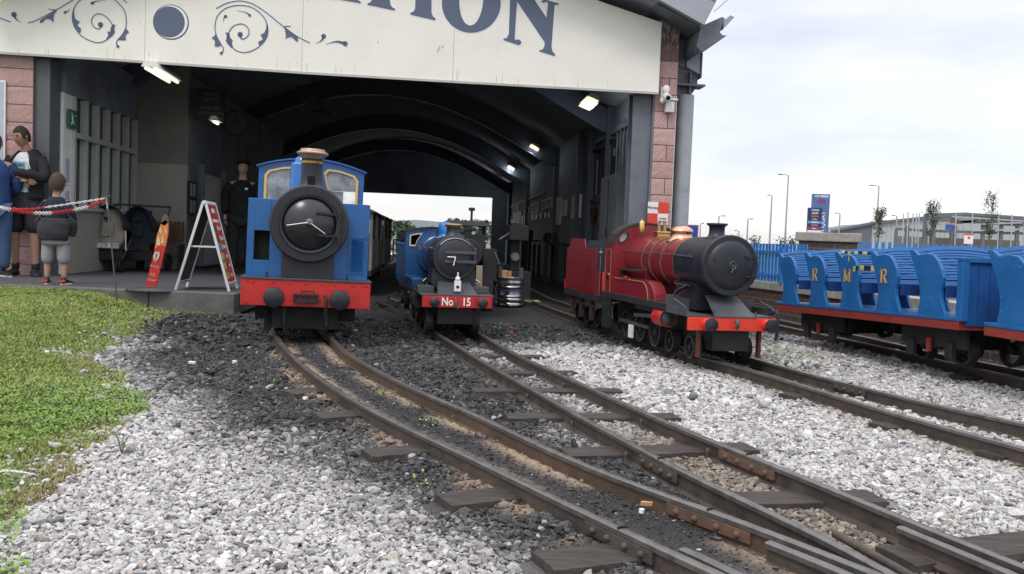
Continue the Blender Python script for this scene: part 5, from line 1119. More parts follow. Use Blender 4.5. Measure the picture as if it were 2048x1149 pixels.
def window_ring(poly,y,m_,parent,w=.026,glass=True):
    mb=MB(); P=[Vector((x,y,z)) for x,z in poly]; n=len(P); cx_=sum(p.x for p in P)/n; cz_=sum(p.z for p in P)/n
    inn_=[Vector((p.x+(cx_-p.x)*w*5,y,p.z+(cz_-p.z)*w*5)) for p in P]; t=Vector((0,-.012,0))
    V=P+inn_+[p+t for p in P]+[p+t for p in inn_]; Fs=[]
    for i in range(n):
        j=(i+1)%n; Fs+=[(2*n+i,2*n+j,3*n+j,3*n+i),(i,j,2*n+j,2*n+i),(n+j,n+i,3*n+i,3*n+j)]
    mb.add(V,Fs); o=mb.build('window_frame',m_,parent)
    if glass: g=MB(); g.poly(P,(0,.003,0)); g.build('window_pane',CLEAR,parent)
    return o
CLEAR=mat('painted_reflection_pane',(.50,.53,.55),.06,var=.2,trans=.0,spec=.8); 
_n=CLEAR.node_tree; _b=_n.nodes['Principled BSDF']; _b.inputs['Alpha'].default_value=.30
_z=_n.nodes.new('ShaderNodeTexNoise'); _z.inputs['Scale'].default_value=5; _z.inputs['Detail'].default_value=6; _z.inputs['Roughness'].default_value=.7; _r=_n.nodes.new('ShaderNodeMapRange'); _r.inputs[1].default_value=.42; _r.inputs[2].default_value=.68; _r.inputs[3].default_value=.18; _r.inputs[4].default_value=.55  # noise in the opacity imitates whitish reflection streaks on the panes
_n.links.new([q for q in _n.nodes if q.bl_idname=='ShaderNodeTexCoord'][0].outputs['Object'],_z.inputs[0]); _n.links.new(_z.outputs[0],_r.inputs[0]); _n.links.new(_r.outputs[0],_b.inputs['Alpha'])
window_ring(wl,CY-.001,BRASS,cb); window_ring(wr,CY-.001,BRASS,cb)
mb=MB(); mb.box(-.46,-.44,CY+.02,CY+1.0,.53,1.445); mb.box(.44,.46,CY+.02,CY+1.0,.53,1.445); mb.box(-.46,.46,CY+1.0,CY+1.02,.53,1.0); mb.build('cab_side',BLUE,L1)
rp=[(x,cab_top(x)+.006) for x in np.linspace(-.48,.48,17)]; mb=MB(); V=[];
for x,z in rp: V+=[(x,CY-.03,z),(x,CY+1.05,z),(x,CY-.03,z+.014),(x,CY+1.05,z+.014)]
Fs=[]
for i in range(16): a=4*i; Fs+=[(a,a+4,a+5,a+1),(a+2,a+3,a+7,a+6),(a,a+2,a+6,a+4),(a+1,a+5,a+7,a+3)]
mb.add(V,Fs+[(0,1,3,2),(64,66,67,65)]); mb.build('cab_roof',BLUE,L1)
mb=MB(); mb.box(-.29,-.25,CY+.5,CY+.54,1.0,1.36); mb.build('red_lever',RED,L1); mb=MB(); mb.box(.05,.3,CY+.6,CY+.9,1.0,1.3); mb.build('cab_seat',DKGREY,L1)
# frames and running gear
for s_ in(-1,1): mb=MB(); mb.box(s_*.16-.01,s_*.16+.01,.05,2.1,.16,.50); mb.build('frame_plate',DARK,L1)
mb=MB(); mb.box(-.38,.38,.12,.16,.20,.31); mb.box(-.25,.25,.06,.10,.14,.30); mb.build('guard_plate',HOLE,L1)
for y in (.45,1.1,1.75):
    axle(L1,y,.22)
    for x in(-.215,.215): wheel(L1,x,y,.22,.15)
for x in(-.34,.34): mb=MB(); mb.cyl((x,.42,.36),.07,-.15,.15,'Y',20); mb.build('cylinder',DARK,L1)
mb=MB(); mb.box(-.30,-.26,.2,.3,.10,.36); mb.tube([(-.3,.1,.26),(-.28,.2,.2)],.01); mb.build('brake_hanger',DARK,L1)
mb=MB(); mb.box(-.33,-.29,.5,.54,.06,.3); mb.build('brake_hanger',DARK,L1)
# ------------------------------------------------------------- black open coaches behind it in the shed
GW=mat('faded_panel',(.20,.195,.18),.7,var=.3,dirt=(.06,.055,.05),dirt_amt=.6,dscale=3)
def dark_coach(y0,label,first=None):
    t=thing('passenger_coach',label,'coach',(-2.50-.093*(y0-13),y0,0),.10,'roofed coaches behind the tall blue engine')
    mb=MB(); mb.box(-.42,.42,0,3.0,.30,.38); mb.build('floor_frame',DARK,t)
    mb=MB(); mb.poly([(-.46,-.05,1.24),(-.3,-.05,1.30),(.3,-.05,1.30),(.46,-.05,1.24),(.46,-.05,1.22),(-.46,-.05,1.22)],(0,3.1,0)); mb.build('roof',DKGREY,t)
    for i in range(5):
        y=.05+i*.72
        for x in(-.40,.40): mb=MB(); mb.box(x-.02,x+.02,y-.02,y+.02,.38,1.23); mb.build('roof_post',DARK if i%2 else GW,t)
        mb=MB(); mb.box(-.38,.38,y-.015,y+.015,.38,.92); mb.build('seat_back',DARK,t)
    for i in range(4):
        for x in(-.41,.41): mb=MB(); mb.box(x-.008,x+.008,.12+i*.72,.60+i*.72,.38,.84); mb.build('side_panel',GW,t,bevel=.003)
    for y in(.6,2.4):
        for x in(-.2,.2): wheel(t,x,y,.17,.10,spokes=0)
    return t
dark_coach(12.6,'nearer dark roofed coach with faded grey side panels right behind the tall blue engine'); dark_coach(16.0,'farther dark roofed coach with faded panels deep in the shed behind the nearer one')
# ------------------------------------------------------------- blue engine numbered 15
c=D(915,606,7.3); BL15=mat('loco_fifteen_blue',(.012,.085,.25),.25,coat=.3,var=.12,dirt=(.03,.05,.10),dirt_amt=.2,dscale=2)
L2=thing('steam_locomotive','small blue engine with black smokebox and No 15 on its red buffer beam','locomotive',(c.x,7.3,0),.205)
mb=MB(); mb.box(-.295,.295,0,.03,.305,.40); bb=mb.build('buffer_beam',RED,L2,bevel=.003)
BW=mat('beam_lettering_white',(.8,.8,.78),.5)
text('No',.095,Matrix.Translation((-.085,-.002,.352))@FACE,BW,bb,sx=.8,ext=.0015,bold=.002); text('15',.095,Matrix.Translation((.075,-.002,.352))@FACE,BW,bb,sx=.8,ext=.0015,bold=.002)
mb=MB(); rivets(mb,[(sx_*x,-.001,z) for sx_ in(-1,1) for x in(.15,.165,.28) for z in (.325,.345,.365,.385)],.004); mb.build('rivet',RED,bb)
for x in(-.2,.2): mb=MB(); mb.lathe([(0,-.10),(.03,-.099),(.042,-.09),(.042,-.08),(.026,-.07),(.03,0)],(x,0,.352),'Y',28); mb.build('buffer',BLACK,L2,smooth=50)
mb=MB(); mb.tube([(-.02,-.01,.39),(-.02,-.04,.36),(-.018,-.05,.32),(-.005,-.04,.30),(.005,-.02,.32)],.009,8); mb.build('coupling_hook',DKGREY,bb,smooth=60)
mb=MB(); mb.poly([(-.165,.0,.405),(.165,.0,.405),(.14,.0,.405),(.14,.26,.50),(-.14,.26,.50),(-.165,.0,.405)][:0] or [(-.17,.005,.404),(.17,.005,.404),(.14,.27,.50),(-.14,.27,.50)],(0,0,.008)); mb.build('sloping_apron',DKGREY,L2)
for s_ in(-1,1): mb=MB(); a,b=sorted((s_*.17,s_*.31)); mb.box(a,b,.0,.40,.402,.414); mb.box(a,b,.26,.40,.414,.47); mb.build('front_step_plate',DKGREY,L2,bevel=.003)
mb=MB(); mb.box(-.028,.028,.02,.05,.44,.53); mb.sphere((0,.035,.545),.022,10,8); mb.bar((0,.035,.55),(0,.03,.60),.012); mb.build('lamp_bracket',WHITE,L2,bevel=.004); mb=MB(); mb.cyl((0,.02,.478),.013,-.004,.0,'Y',12); mb.build('bracket_eye',HOLE,L2)
Z2=.715
mb=MB(); mb.box(-.13,.13,.27,.60,.41,.62); mb.poly([(-.19,.28,.50),(-.13,.28,.42),(.13,.28,.42),(.19,.28,.50),(.185,.28,.62),(-.185,.28,.62)],(0,.34,0)); mb.build('saddle',BLACK,L2)
mb=MB(); mb.lathe([(.15,.235),(.183,.235),(.192,.243),(.192,.70),(0,.70)],(0,0,Z2),'Y',56); mb.build('smokebox',BLACK,L2,smooth=40)
mb=MB(); mb.lathe([(0,.205),(.08,.209),(.13,.217),(.158,.228),(.160,.236)],(0,0,Z2),'Y',56); dr=mb.build('smokebox_door',BLACK,L2,smooth=50)
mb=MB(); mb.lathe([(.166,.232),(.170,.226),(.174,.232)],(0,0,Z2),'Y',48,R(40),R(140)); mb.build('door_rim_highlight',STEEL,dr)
for z in(.048,-.03): mb=MB(); mb.box(-.09,.178,.190,.204,Z2+z-.012,Z2+z+.012); rivets(mb,[(x,.189,Z2+z) for x in(.0,.06,.12,.165)],.005); mb.build('door_strap',DKGREY,dr,bevel=.002)
mb=MB(); mb.box(.155,.18,.192,.215,Z2-.05,Z2+.07); mb.box(-.045,.0,.182,.19,Z2-.02,Z2+.04); mb.build('door_hinge',BLACK,dr)
mb=MB(); mb.tube([(-.005,.175,Z2+.008),(-.075,.172,Z2+.010)],.005,8); mb.tube([(-.005,.170,Z2+.008),(-.022,.168,Z2-.062)],.005,8); mb.build('door_handle',WHITE,dr)
mb=MB(); mb.lathe([(.085,0),(.065,.02),(.058,.05),(.056,.085),(.06,.095)],(0,.42,Z2+.18),'Z',32); chh=mb.build('chimney',BLACK,L2,smooth=50)
mb=MB(); mb.lathe([(.058,.085),(.075,.098),(.078,.108),(.07,.116),(.05,.118),(.05,.09)],(0,.42,Z2+.18),'Z',32); mb.build('chimney_cap',PALEBRASS,chh,smooth=50)
mb=MB(); mb.lathe([(.178,.70),(.178,1.30),(.195,1.31),(.195,1.75)],(0,0,Z2),'Y',48); mb.build('boiler',BL15,L2,smooth=30)
bands(L2,(.71,.90,1.10,1.29),.179,Z2,DARK); bands(L2,(.72,1.30),.181,Z2,GOLDL,'gold_line',w=.004,th=.003)
mb=MB(); mb.lathe([(.10,0),(.072,.03),(.07,.05),(.07,.12),(.055,.145),(.03,.155),(0,.158)],(-.0,.92,Z2+.165),'Z',32); mb.build('dome',BLUE3,L2,smooth=50)
mb=MB(); mb.lathe([(.06,0),(.05,.02),(.05,.07),(0,.075)],(0,1.25,Z2+.17),'Z',24); mb.build('safety_valve',BRASS,L2,smooth=50)
for s_ in(-1,1):
    mb=MB(); mb.tube([(s_*.20,.35,Z2+.075),(s_*.20,.9,Z2+.085),(s_*.205,1.7,Z2+.10)],.0045,6); [mb.tube([(s_*.17,y,Z2+.07),(s_*.205,y,Z2+.083)],.006,6) for y in(.4,.75,1.1,1.5)]; mb.build('handrail',WORN,L2)
    mb=MB(); mb.box(*sorted((s_*.20,s_*.31)),.40,2.4,.402,.416); mb.box(*sorted((s_*.295,s_*.31)),.40,2.4,.37,.402); mb.build('running_board',DARK,L2)
    mb=MB(); mb.cyl((s_*.27,.62,.33),.07,-.14,.14,'Y',24); mb.build('cylinder',DARK,L2,smooth=40)
    mb=MB(); mb.box(*sorted((s_*.18,s_*.30)),.95,1.75,.416,.50); mb.build('splasher',BL15,L2,bevel=.01)
    mb=MB(); mb.tube([(s_*.25,.42,.42),(s_*.25,.42,.50),(s_*.22,.45,.52)],.009,8); mb.tube([(s_*.22,.36,.42),(s_*.22,.36,.485)],.011,8); mb.build('oil_pipe',BRASS if s_<0 else STEEL,L2)
    for y,r in((.30,.085),(.75,.085),(1.15,.14),(1.55,.14)): wheel(L2,s_*.205,y,.07+r,r)
for y,r in((.30,.085),(.75,.085),(1.15,.14)): axle(L2,y,.07+r)
mb=MB(); mb.box(-.15,.15,.1,2.3,.16,.36); mb.build('frame_plate',DARK,L2)
# cab with cream framed spectacle
o2_=[(-.30,.42),(-.30,.93)]+[(x,.93+.05*(1-(x/.30)**2)) for x in np.linspace(-.3,.3,13)][1:-1]+[(.30,.93),(.30,.42)]
w1=[(-.265,.79),(-.265,.905),(-.19,.925),(-.13,.93),(-.185,.85),(-.205,.79)]; w2=[(-x,z) for x,z in w1]
cab=MB(); plate_with_holes(cab,o2_,[w1,w2],1.75,1.765); cb=cab.build('cab_front',BL15,L2); window_ring(w1,1.749,CREAM,cb,w=.045,glass=False); window_ring(w2,1.749,CREAM,cb,w=.045,glass=False)
mb=MB(); 
for s_ in(-1,1):
    x0_,x1_=sorted((s_*.30,s_*.288)); mb.box(x0_,x1_,1.765,2.35,.416,.72); mb.box(x0_,x1_,1.765,1.9,.72,.93)
mb.build('cab_side',BL15,L2)
mb=MB(); V=[]; xsr=np.linspace(-.32,.32,13)
for x in xsr: z=.935+.05*(1-(x/.32)**2); V+=[(x,1.72,z),(x,2.3,z),(x,1.72,z+.012),(x,2.3,z+.012)]
Fs=[]
for i in range(12): a=4*i; Fs+=[(a,a+4,a+5,a+1),(a+2,a+3,a+7,a+6),(a,a+2,a+6,a+4),(a+1,a+5,a+7,a+3)]
mb.add(V,Fs); mb.build('cab_roof',DARK,L2)
mb=MB(); mb.box(-.24,.24,2.1,2.12,.42,.93); mb.build('cab_back',DARK,L2)
t=thing('tender','dark coal-topped tender behind the small blue engine numbered 15','tender',(L2.location.x-math.sin(.205)*2.45,7.3+math.cos(.205)*2.45,0),.18)
mb=MB(); mb.box(-.28,.28,0,1.3,.36,.82); mb.build('body',BL15,t,bevel=.01)
rs=random.Random(3); mb=MB()
for i in range(60): mb.sphere((rs.uniform(-.22,.22),rs.uniform(.1,1.2),.82+rs.uniform(0,.10)),rs.uniform(.03,.06),6,4)
mb.build('coal_load',HOLE,t)
for y in(.25,1.0):
    for x in(-.2,.2): wheel(t,x,y,.16,.09)
# ------------------------------------------------------------- black engine in the shadow behind it
t=thing('steam_locomotive','grimy black engine with a low cab roof in the shadow behind engine 15','locomotive',(-.52,10.1,0),.10)
mb=MB(); mb.lathe([(0,.0),(.16,.01),(.17,.02),(.17,1.0),(0,1.0)],(0,0,.72),'Y',40); mb.build('boiler',DARK,t,smooth=40)
mb=MB(); mb.lathe([(.06,0),(.045,.03),(.045,.12),(.055,.13)],(0,.25,.86),'Z',20); mb.build('chimney',DARK,t)
mb=MB(); mb.box(-.30,.30,0,1.9,.36,.42); mb.box(-.30,.30,-.02,0,.28,.42); mb.build('running_board',DARK,t)
mb=MB(); mb.box(-.27,-.25,1.0,1.6,.42,1.08); mb.box(.25,.27,1.0,1.6,.42,1.08); mb.box(-.25,.25,1.0,1.02,.42,.95); mb.build('cab_side',DARK,t)
mb=MB(); mb.poly([(-.32,.95,1.08),(-.2,.95,1.12),(.2,.95,1.12),(.32,.95,1.08),(.32,.95,1.06),(-.32,.95,1.06)],(0,.75,0)); mb.build('cab_roof',DKGREY,t)
mb=MB(); mb.tube([(.08,1.1,1.1),(.08,1.1,1.25)],.015,8); mb.cyl((.08,1.1,1.25),.04,0,.04,'Z',14); mb.build('whistle_pipe',DARK,t)
mb=MB(); mb.box(.18,.34,.1,.9,.42,.78); mb.build('side_tank',DARK,t)
for y in(.3,.9,1.5):
    for x in(-.2,.2): wheel(t,x,y,.17,.12)
mb=MB(); mb.tube([(.33,0,.5),(.36,-.05,.62),(.3,-.05,.75)],.01,8); mb.sphere((.2,-.03,.86),.02); mb.build('valve_gear',WORN,t)
# dark machinery between the engines and the keg
t=thing('pillar_drill','dark machine stand with a small tilted spotlight behind the keg','machine',(.02,12.9,0),.2)
mb=MB(); mb.box(-.22,.22,-.2,.2,0,.45); mb.box(-.06,.06,-.06,.06,.45,1.15); mb.box(-.14,.14,-.3,.15,.9,1.12); mb.build('body',DARK,t,bevel=.01); mb=MB(); mb.cyl((-.03,-.1,.66),.06,-.1,0,'Y',16); mb.build('spotlight',WORN,t); mb=MB(); mb.tube([(-.14,-.25,1.0),(-.3,-.3,.9)],.012); mb.build('crank_handle',WORN,t)
# ------------------------------------------------------------- red engine and tender
c=D(1469,650,6.2); A3=.215
L3=thing('steam_locomotive','maroon engine with a big black smokebox, brass dome and bright red buffer beam','locomotive',(c.x,6.2,0),A3)
mb=MB(); mb.box(-.35,.35,0,.03,.30,.392); bb=mb.build('buffer_beam',ORANGERED,L3,bevel=.003)
for x in(-.215,.245):
    mb=MB(); mb.lathe([(.040,0),(.034,-.03),(.034,-.06),(.040,-.065)],(x,0,.348),'Y',24); st=mb.build('buffer',ORANGERED,L3,smooth=40)
    mb=MB(); mb.lathe([(.02,-.06),(.044,-.068),(.049,-.085),(.047,-.095),(.02,-.103),(0,-.104)],(x,0,.348),'Y',28); mb.build('buffer_head',BLACK,st,smooth=50)
mb=MB(); mb.tube([(0,-.02,.375),(0,-.045,.37),(0,-.055,.345),(0,-.03,.325)],.014,8); mb.build('coupling_hook',DKGREY,bb,smooth=60); mb=MB(); mb.sphere((-.12,-.002,.33),.007,8,6); mb.sphere((.09,-.002,.33),.007,8,6); mb.build('bolt',ORANGERED,bb)
Z3=.762
mb=MB(); mb.poly([(-.155,-.005,.395),(.155,-.005,.395),(.125,.24,.53),(-.125,.24,.53)],(0,0,.008)); mb.build('sloping_apron',DKGREY,L3)
for s_ in(-1,1):
    x0_,x1_=sorted((s_*.165,s_*.355)); mb=MB(); mb.box(x0_,x1_,.02,.42,.395,.405); xe=s_*.355; mb.box(min(xe,xe-s_*.01),max(xe,xe-s_*.01),.04,.42,.405,.455); mb.box(x0_,x1_,.41,.42,.405,.50); mb.build('front_step_plate',DKGREY,L3)
    mb=MB(); mb.tube([(s_*.34,.03,.40),(s_*.34,.10,.46),(s_*.34,.3,.50)],.007,6); mb.build('lifting_bar',DKGREY,L3)
mb=MB(); mb.poly([(-.17,.30,.42),(.17,.30,.42),(.17,.30,.56),(.2,.30,.62),(-.2,.30,.62),(-.17,.30,.56)],(0,.36,0)); mb.build('saddle',BLACK,L3)
mb=MB(); rivets(mb,[(-.205,.33+.03*i,.60) for i in range(11)],.005); mb.build('saddle_rivet',WORN,L3)
SM3=Matrix.Translation((0,-.08,0))@Matrix.Translation((0,0,Z3))@Matrix.Scale(1.035,4)@Matrix.Translation((0,0,-Z3))
mb=MB(); mb.lathe([(.176,.105),(.214,.105),(.221,.115),(.221,.16),(.210,.17),(.206,.68),(0,.68)],(0,0,Z3),'Y',64); mb.build('smokebox',BLACK,L3,smooth=40)
mb=MB(SM3); mb.lathe([(0,.155),(.08,.158),(.13,.165),(.172,.178),(.178,.190)],(0,0,Z3),'Y',64); dr=mb.build('smokebox_door',BLACK,L3,smooth=50)
mb=MB(SM3); mb.lathe([(.182,.186),(.186,.178),(.190,.186)],(0,0,Z3),'Y',64); mb.build('door_ring',BLACK,dr,smooth=60)
mb=MB(SM3); mb.lathe([(.018,.148),(.026,.142),(.030,.15)],(0,0,Z3),'Y',20); mb.lathe([(0,.14),(.01,.14),(.01,.155)],(0,0,Z3),'Y',12); mb.tube([(0,.142,Z3-.02),(-.012,.14,Z3-.05)],.006); mb.build('door_wheel',DKGREY,dr,smooth=50)
mb=MB(SM3); mb.box(.10,.195,.150,.165,Z3+.055,Z3+.068); mb.box(.10,.195,.150,.165,Z3-.08,Z3-.067); rivets(mb,[(-.13,.16,Z3+.04),(-.13,.16,Z3-.02)],.008); mb.build('door_hinge',BLACK,dr)
mb=MB(); mb.lathe([(.085,0),(.064,.018),(.058,.04),(.058,.085),(.068,.095),(.078,.10),(.078,.112),(.055,.112),(.055,.05)],(0,.36,Z3+.195),'Z',36); mb.build('chimney',BLACK,L3,smooth=45)
BE=1.78
mb=MB(); mb.lathe([(.197,.68),(.197,1.38),(.205,1.385),(.212,BE)],(0,0,Z3),'Y',56); mb.build('boiler',MAROON,L3,smooth=35)
mb=MB(); mb.box(-.19,.19,1.30,BE,.44,.72); mb.build('firebox',MAROON,L3,bevel=.01)
bands(L3,(.685,.95,1.20,1.385),.198,Z3,DARK,w=.014); bands(L3,(.695,.941,.960,1.191,1.21,1.376,1.395),.200,Z3,GOLDL,'gold_line',w=.003,th=.003)
mb=MB(); mb.lathe([(.125,-.02),(.105,.0),(.088,.02),(.085,.045),(.092,.062),(.09,.075),(.07,.098),(.035,.11),(0,.112)],(0,1.02,Z3+.185),'Z',36); mb.build('dome',COPPER,L3,smooth=50)
mb=MB(); mb.box(-.055,.055,1.40,1.50,Z3+.19,Z3+.235); mb.box(-.065,.065,1.39,1.51,Z3+.235,Z3+.25); mb.build('safety_valve_base',BRASS,L3,bevel=.004)
mb=MB(); [mb.tube([(x,1.45,Z3+.25),(x,1.45,Z3+.33)],.016,10) for x in(-.025,.025)]; [mb.sphere((x,1.45,Z3+.34),.014,8,6) for x in(-.025,.025)]; mb.build('safety_valve',PALEBRASS,L3,smooth=50)
mb=MB(); mb.lathe([(.0,0),(.022,.002),(.024,.02),(.024,.09),(.018,.10),(.008,.105),(.008,.12),(0,.122)],(-.10,1.68,Z3+.24),'Z',16); mb.build('whistle',BRASS,L3,smooth=50)
for s_ in(-1,1):
    x0_,x1_=sorted((s_*.19,s_*.335)); mb=MB(); mb.box(x0_,x1_,.42,2.05,.437,.450); xe=s_*.335; mb.box(min(xe,xe-s_*.012),max(xe,xe-s_*.012),.42,2.05,.40,.437); mb.build('running_board',DARK,L3)
    mb=MB(); P=[(s_*.30,.78,.45),(s_*.30,.80,.50),(s_*.30,.86,.56),(s_*.30,.94,.595),(s_*.30,1.04,.60),(s_*.30,BE,.60),(s_*.30,BE,.45)]; mb.poly(P,(-s_*.11,0,0)); sp_=mb.build('splasher',MAROON,L3,bevel=.006)
    mb=MB(); mb.tube([(s_*.303,p[1],p[2]) for p in ((0,.92,.45),(0,.94,.51),(0,.98,.56),(0,1.04,.583),(0,1.12,.587),(0,BE,.587))],.0035,6); mb.build('gold_line',GOLDL,sp_)
    mb=MB(); mb.tube([(s_*.215,.30,Z3+.05),(s_*.215,.6,Z3+.06),(s_*.22,1.0,Z3+.065),(s_*.225,BE,Z3+.075)],.0045,6); [mb.tube([(s_*.19,y,Z3+.05),(s_*.222,y,Z3+.062)],.007,6) for y in(.34,.70,.98,1.3,1.6)]; mb.build('handrail',DKGREY,L3)
    mb=MB(); mb.box(*sorted((s_*.205,s_*.28)),1.20,1.74,.66,.675); mb.box(*sorted((s_*.205,s_*.26)),1.70,1.74,.60,.66); mb.build('reach_rod_tray',DARK,L3)
    mb=MB(); mb.lathe([(.066,-.10),(.07,-.09),(.07,.09),(.066,.10)],(s_*.285,.62,.335),'Y',24); mb.cyl((s_*.285,.62,.335),.066,-.10,.10,'Y',24); mb.build('cylinder',RED,L3,smooth=40)
    mb=MB(); mb.lathe([(.072,-.115),(.072,-.095),(0,-.12),(0,-.115)],(s_*.285,.62,.335),'Y',24); mb.bar((s_*.285,.72,.335),(s_*.285,1.25,.30),.02,.03); mb.bar((s_*.26,.85,.38),(s_*.26,1.3,.38),.02,.05); mb.bar((s_*.24,1.05,.215),(s_*.24,1.75,.215),.014,.03); mb.build('motion_rod',DKGREY,L3)
    for y,r in((.24,.085),(.62,.085),(.93,.12),(1.27,.12),(1.62,.12)): wheel(L3,s_*.205,y,.07+r,r,spokes=10)
    mb=MB(); mb.box(*sorted((s_*.225,s_*.245)),.06,.10,.10,.30); mb.build('guard_iron',MATS.get('guard_rust') or mat('guard_rust',(.12,.03,.02),.7,var=.3),L3)
    mb=MB(); mb.box(*sorted((s_*.22,s_*.33)),1.80,2.0,.12,.13); mb.box(*sorted((s_*.30,s_*.33)),1.80,2.0,.12,.44); mb.build('cab_step',DARK,L3)
for y,r in((.24,.085),(.62,.085),(.93,.12),(1.27,.12),(1.62,.12)): axle(L3,y,.07+r)
mb=MB(); mb.box(-.14,.14,.05,2.1,.15,.40); mb.build('frame_plate',DARK,L3)
mb=MB(); mb.box(-.27,-.25,1.36,1.44,.09,.2); mb.build('white_tub',WHITE,L3)
mb=MB(); mb.box(-.306,-.30,1.40,1.55,.585,.615); pl=mb.build('nameplate',BRASS,L3); text('JOAN',.034,Matrix.Translation((-.3075,1.475,.600))@Matrix.Rotation(R(-90),4,'Z')@FACE,RED,pl,ext=.001,bold=.002)
mb=MB(); mb.tube(smooth_path([(.30,.06,.42),(.31,-.02,.44),(.315,-.04,.36),(.30,-.05,.24)]),.011,8); mb.build('vacuum_pipe',DARK,L3,smooth=60)
mb=MB(); mb.tube(smooth_path([(-.19,.40,.60),(-.24,.48,.55),(-.26,.58,.47)]),.014,8); mb.tube(smooth_path([(.19,.40,.60),(.24,.48,.55),(.26,.58,.47)]),.014,8); mb.build('steam_pipe',BLACK,L3,smooth=60)
mb=MB(); mb.box(-.31,-.23,.46,.54,.45,.52); mb.tube([(-.27,.46,.52),(-.27,.44,.56)],.006); mb.build('lubricator',DKGREY,L3,bevel=.004)
for x in (-.16,.16): mb=MB(); mb.bar((x,.0,.39),(x,.0,.44),.012,.006); mb.build('lamp_iron',DKGREY,L3)
mb=MB(); rivets(mb,[(.2225*math.cos(q),.03,Z3+.2225*math.sin(q)) for q in [2*math.pi*i/36 for i in range(36)]],.004); mb.build('ring_rivet',BLACK,L3)
# cab: curved front sheet with round-ended spectacles
zc=Z3; Rc=.325
o3=[(-.325,.42),(-.325,.88)]+[(x,.88+.20*math.sqrt(max(1-(x/.325)**2,0))*1.0) for x in np.linspace(-.32,.32,19)]+[(.325,.88),(.325,.42)]
we=[(-.235+.062*math.cos(a)*math.cos(.9)-.035*math.sin(a)*math.sin(.9),.955+.062*math.cos(a)*math.sin(.9)+.035*math.sin(a)*math.cos(.9)) for a in [2*math.pi*i/20 for i in range(20)]]
we2=[(-x,z) for x,z in we]
cab=MB(); plate_with_holes(cab,o3,[we,we2],BE,BE+.015); cb=cab.build('cab_front',MAROON,L3); window_ring(we,BE-.002,DARK,cb,w=.03,glass=False); window_ring(we2,BE-.002,DARK,cb,w=.03,glass=False)
for W_ in (we,we2): g_=MB(); g_.poly([(x,BE+.008,z) for x,z in W_],(0,.002,0)); g_.build('window_pane',GLASS,cb)
mb=MB(); P=[(x,BE-.004,.88+.20*math.sqrt(max(1-(x/.325)**2,0))+.003) for x in np.linspace(-.325,.325,25)]; mb.tube(P,.007,6); mb.build('cab_edge',DARK,L3)
mb=MB(); V=[]
for x in np.linspace(-.325,.325,19): z=.885+.20*math.sqrt(max(1-(x/.325)**2,0)); V+=[(x,BE+.015,z),(x,BE+.20,z),(x,BE+.015,z+.01),(x,BE+.20,z+.01)]
Fs=[]
for i in range(18): a=4*i; Fs+=[(a,a+4,a+5,a+1),(a+2,a+3,a+7,a+6),(a,a+2,a+6,a+4),(a+1,a+5,a+7,a+3)]
mb.add(V,Fs); mb.build('cab_roof',DARK,L3)
for s_ in(-1,1):
    xe=s_*.325; x0_,x1_=sorted((xe,xe-s_*.012)); mb=MB(); mb.box(x0_,x1_,BE+.015,2.0,.37,.88); cs=mb.build('cab_side',MAROON,L3)
    mb=MB(); 
    for q in ((BE+.035,BE+.041,.40,.84),(1.965,1.971,.40,.84)): mb.box(xe-(.002 if s_<0 else 0)-.001*(s_<0),xe+(.002 if s_>0 else 0)+.001*(s_>0),*q)
    for z in(.40,.84): mb.box(xe-(.003 if s_<0 else 0),xe+(.003 if s_>0 else 0),BE+.035,1.971,z-.003,z+.003)
    mb.build('gold_line',GOLDL,cs); mb=MB(); mb.lathe([(0,.0),(.028,.0),(.028,.006),(0,.008)],axis='X',n=20,M=Matrix.Translation((xe+s_*.001,1.89,.60))@Matrix.Scale(s_,4,(1,0,0))); mb.build('crest',BRASS,cs,smooth=40)
t=thing('tender','plain maroon tender with dark inner well coupled behind the maroon engine','tender',(L3.location.x-math.sin(A3)*2.22,6.2+math.cos(A3)*2.22,0),A3-.03)
mb=MB()
for q in ((-.335,-.32,0,1.15),(.32,.335,0,1.15)): mb.box(q[0],q[1],q[2],q[3],.40,.84)
mb.box(-.32,.32,1.135,1.15,.40,.84); mb.box(-.32,.32,.0,.015,.40,.62); tb=mb.build('body',MAROON,t,bevel=.004)
mb=MB(); mb.poly([(-.32,.45,.84),(-.32,.50,.93),(-.32,1.05,.94),(-.32,1.10,.84)],(.012,0,0)); mb.build('coal_rail_plate',MAROON,t)
mb=MB(); mb.poly([(.31,.45,.84),(.31,.50,.93),(.31,1.05,.94),(.31,1.10,.84)],(.012,0,0)); mb.build('coal_rail_plate',MAROON,t)
mb=MB(); mb.box(-.318,.318,.42,1.13,.60,.80); mb.box(-.31,.31,.40,.43,.5,.92); mb.build('inner_well',mat('tender_inside',(.02,.027,.045),.6),t)
mb=MB(); mb.box(-.34,.34,-.04,1.19,.34,.40); mb.build('frame_plate',DARK,t)
mb=MB(); mb.box(-.33,-.31,1.20,1.23,.34,.5); mb.box(-.3,.3,1.19,1.21,.30,.40); mb.build('rear_beam',RED,t)
for y in(.2,.58,.96):
    for x in(-.215,.215): wheel(t,x,y,.165,.095,spokes=8)
    for x in(-.30,.30): mb=MB(); mb.bar((x,y-.1,.28),(x,y+.1,.28),.02,.03); mb.box(x-.02,x+.02,y-.03,y+.03,.14,.34); mb.build('axle_box',MATS.get('axle_rust') or mat('axle_rust',(.05,.02,.016),.7,var=.4),t,bevel=.004)
mb=MB(); mb.tube([(-.3,-.03,.40),(-.3,-.03,.85)],.006); mb.sphere((-.3,-.03,.80),.02,10,8); mb.build('hand_post',WORN,t)
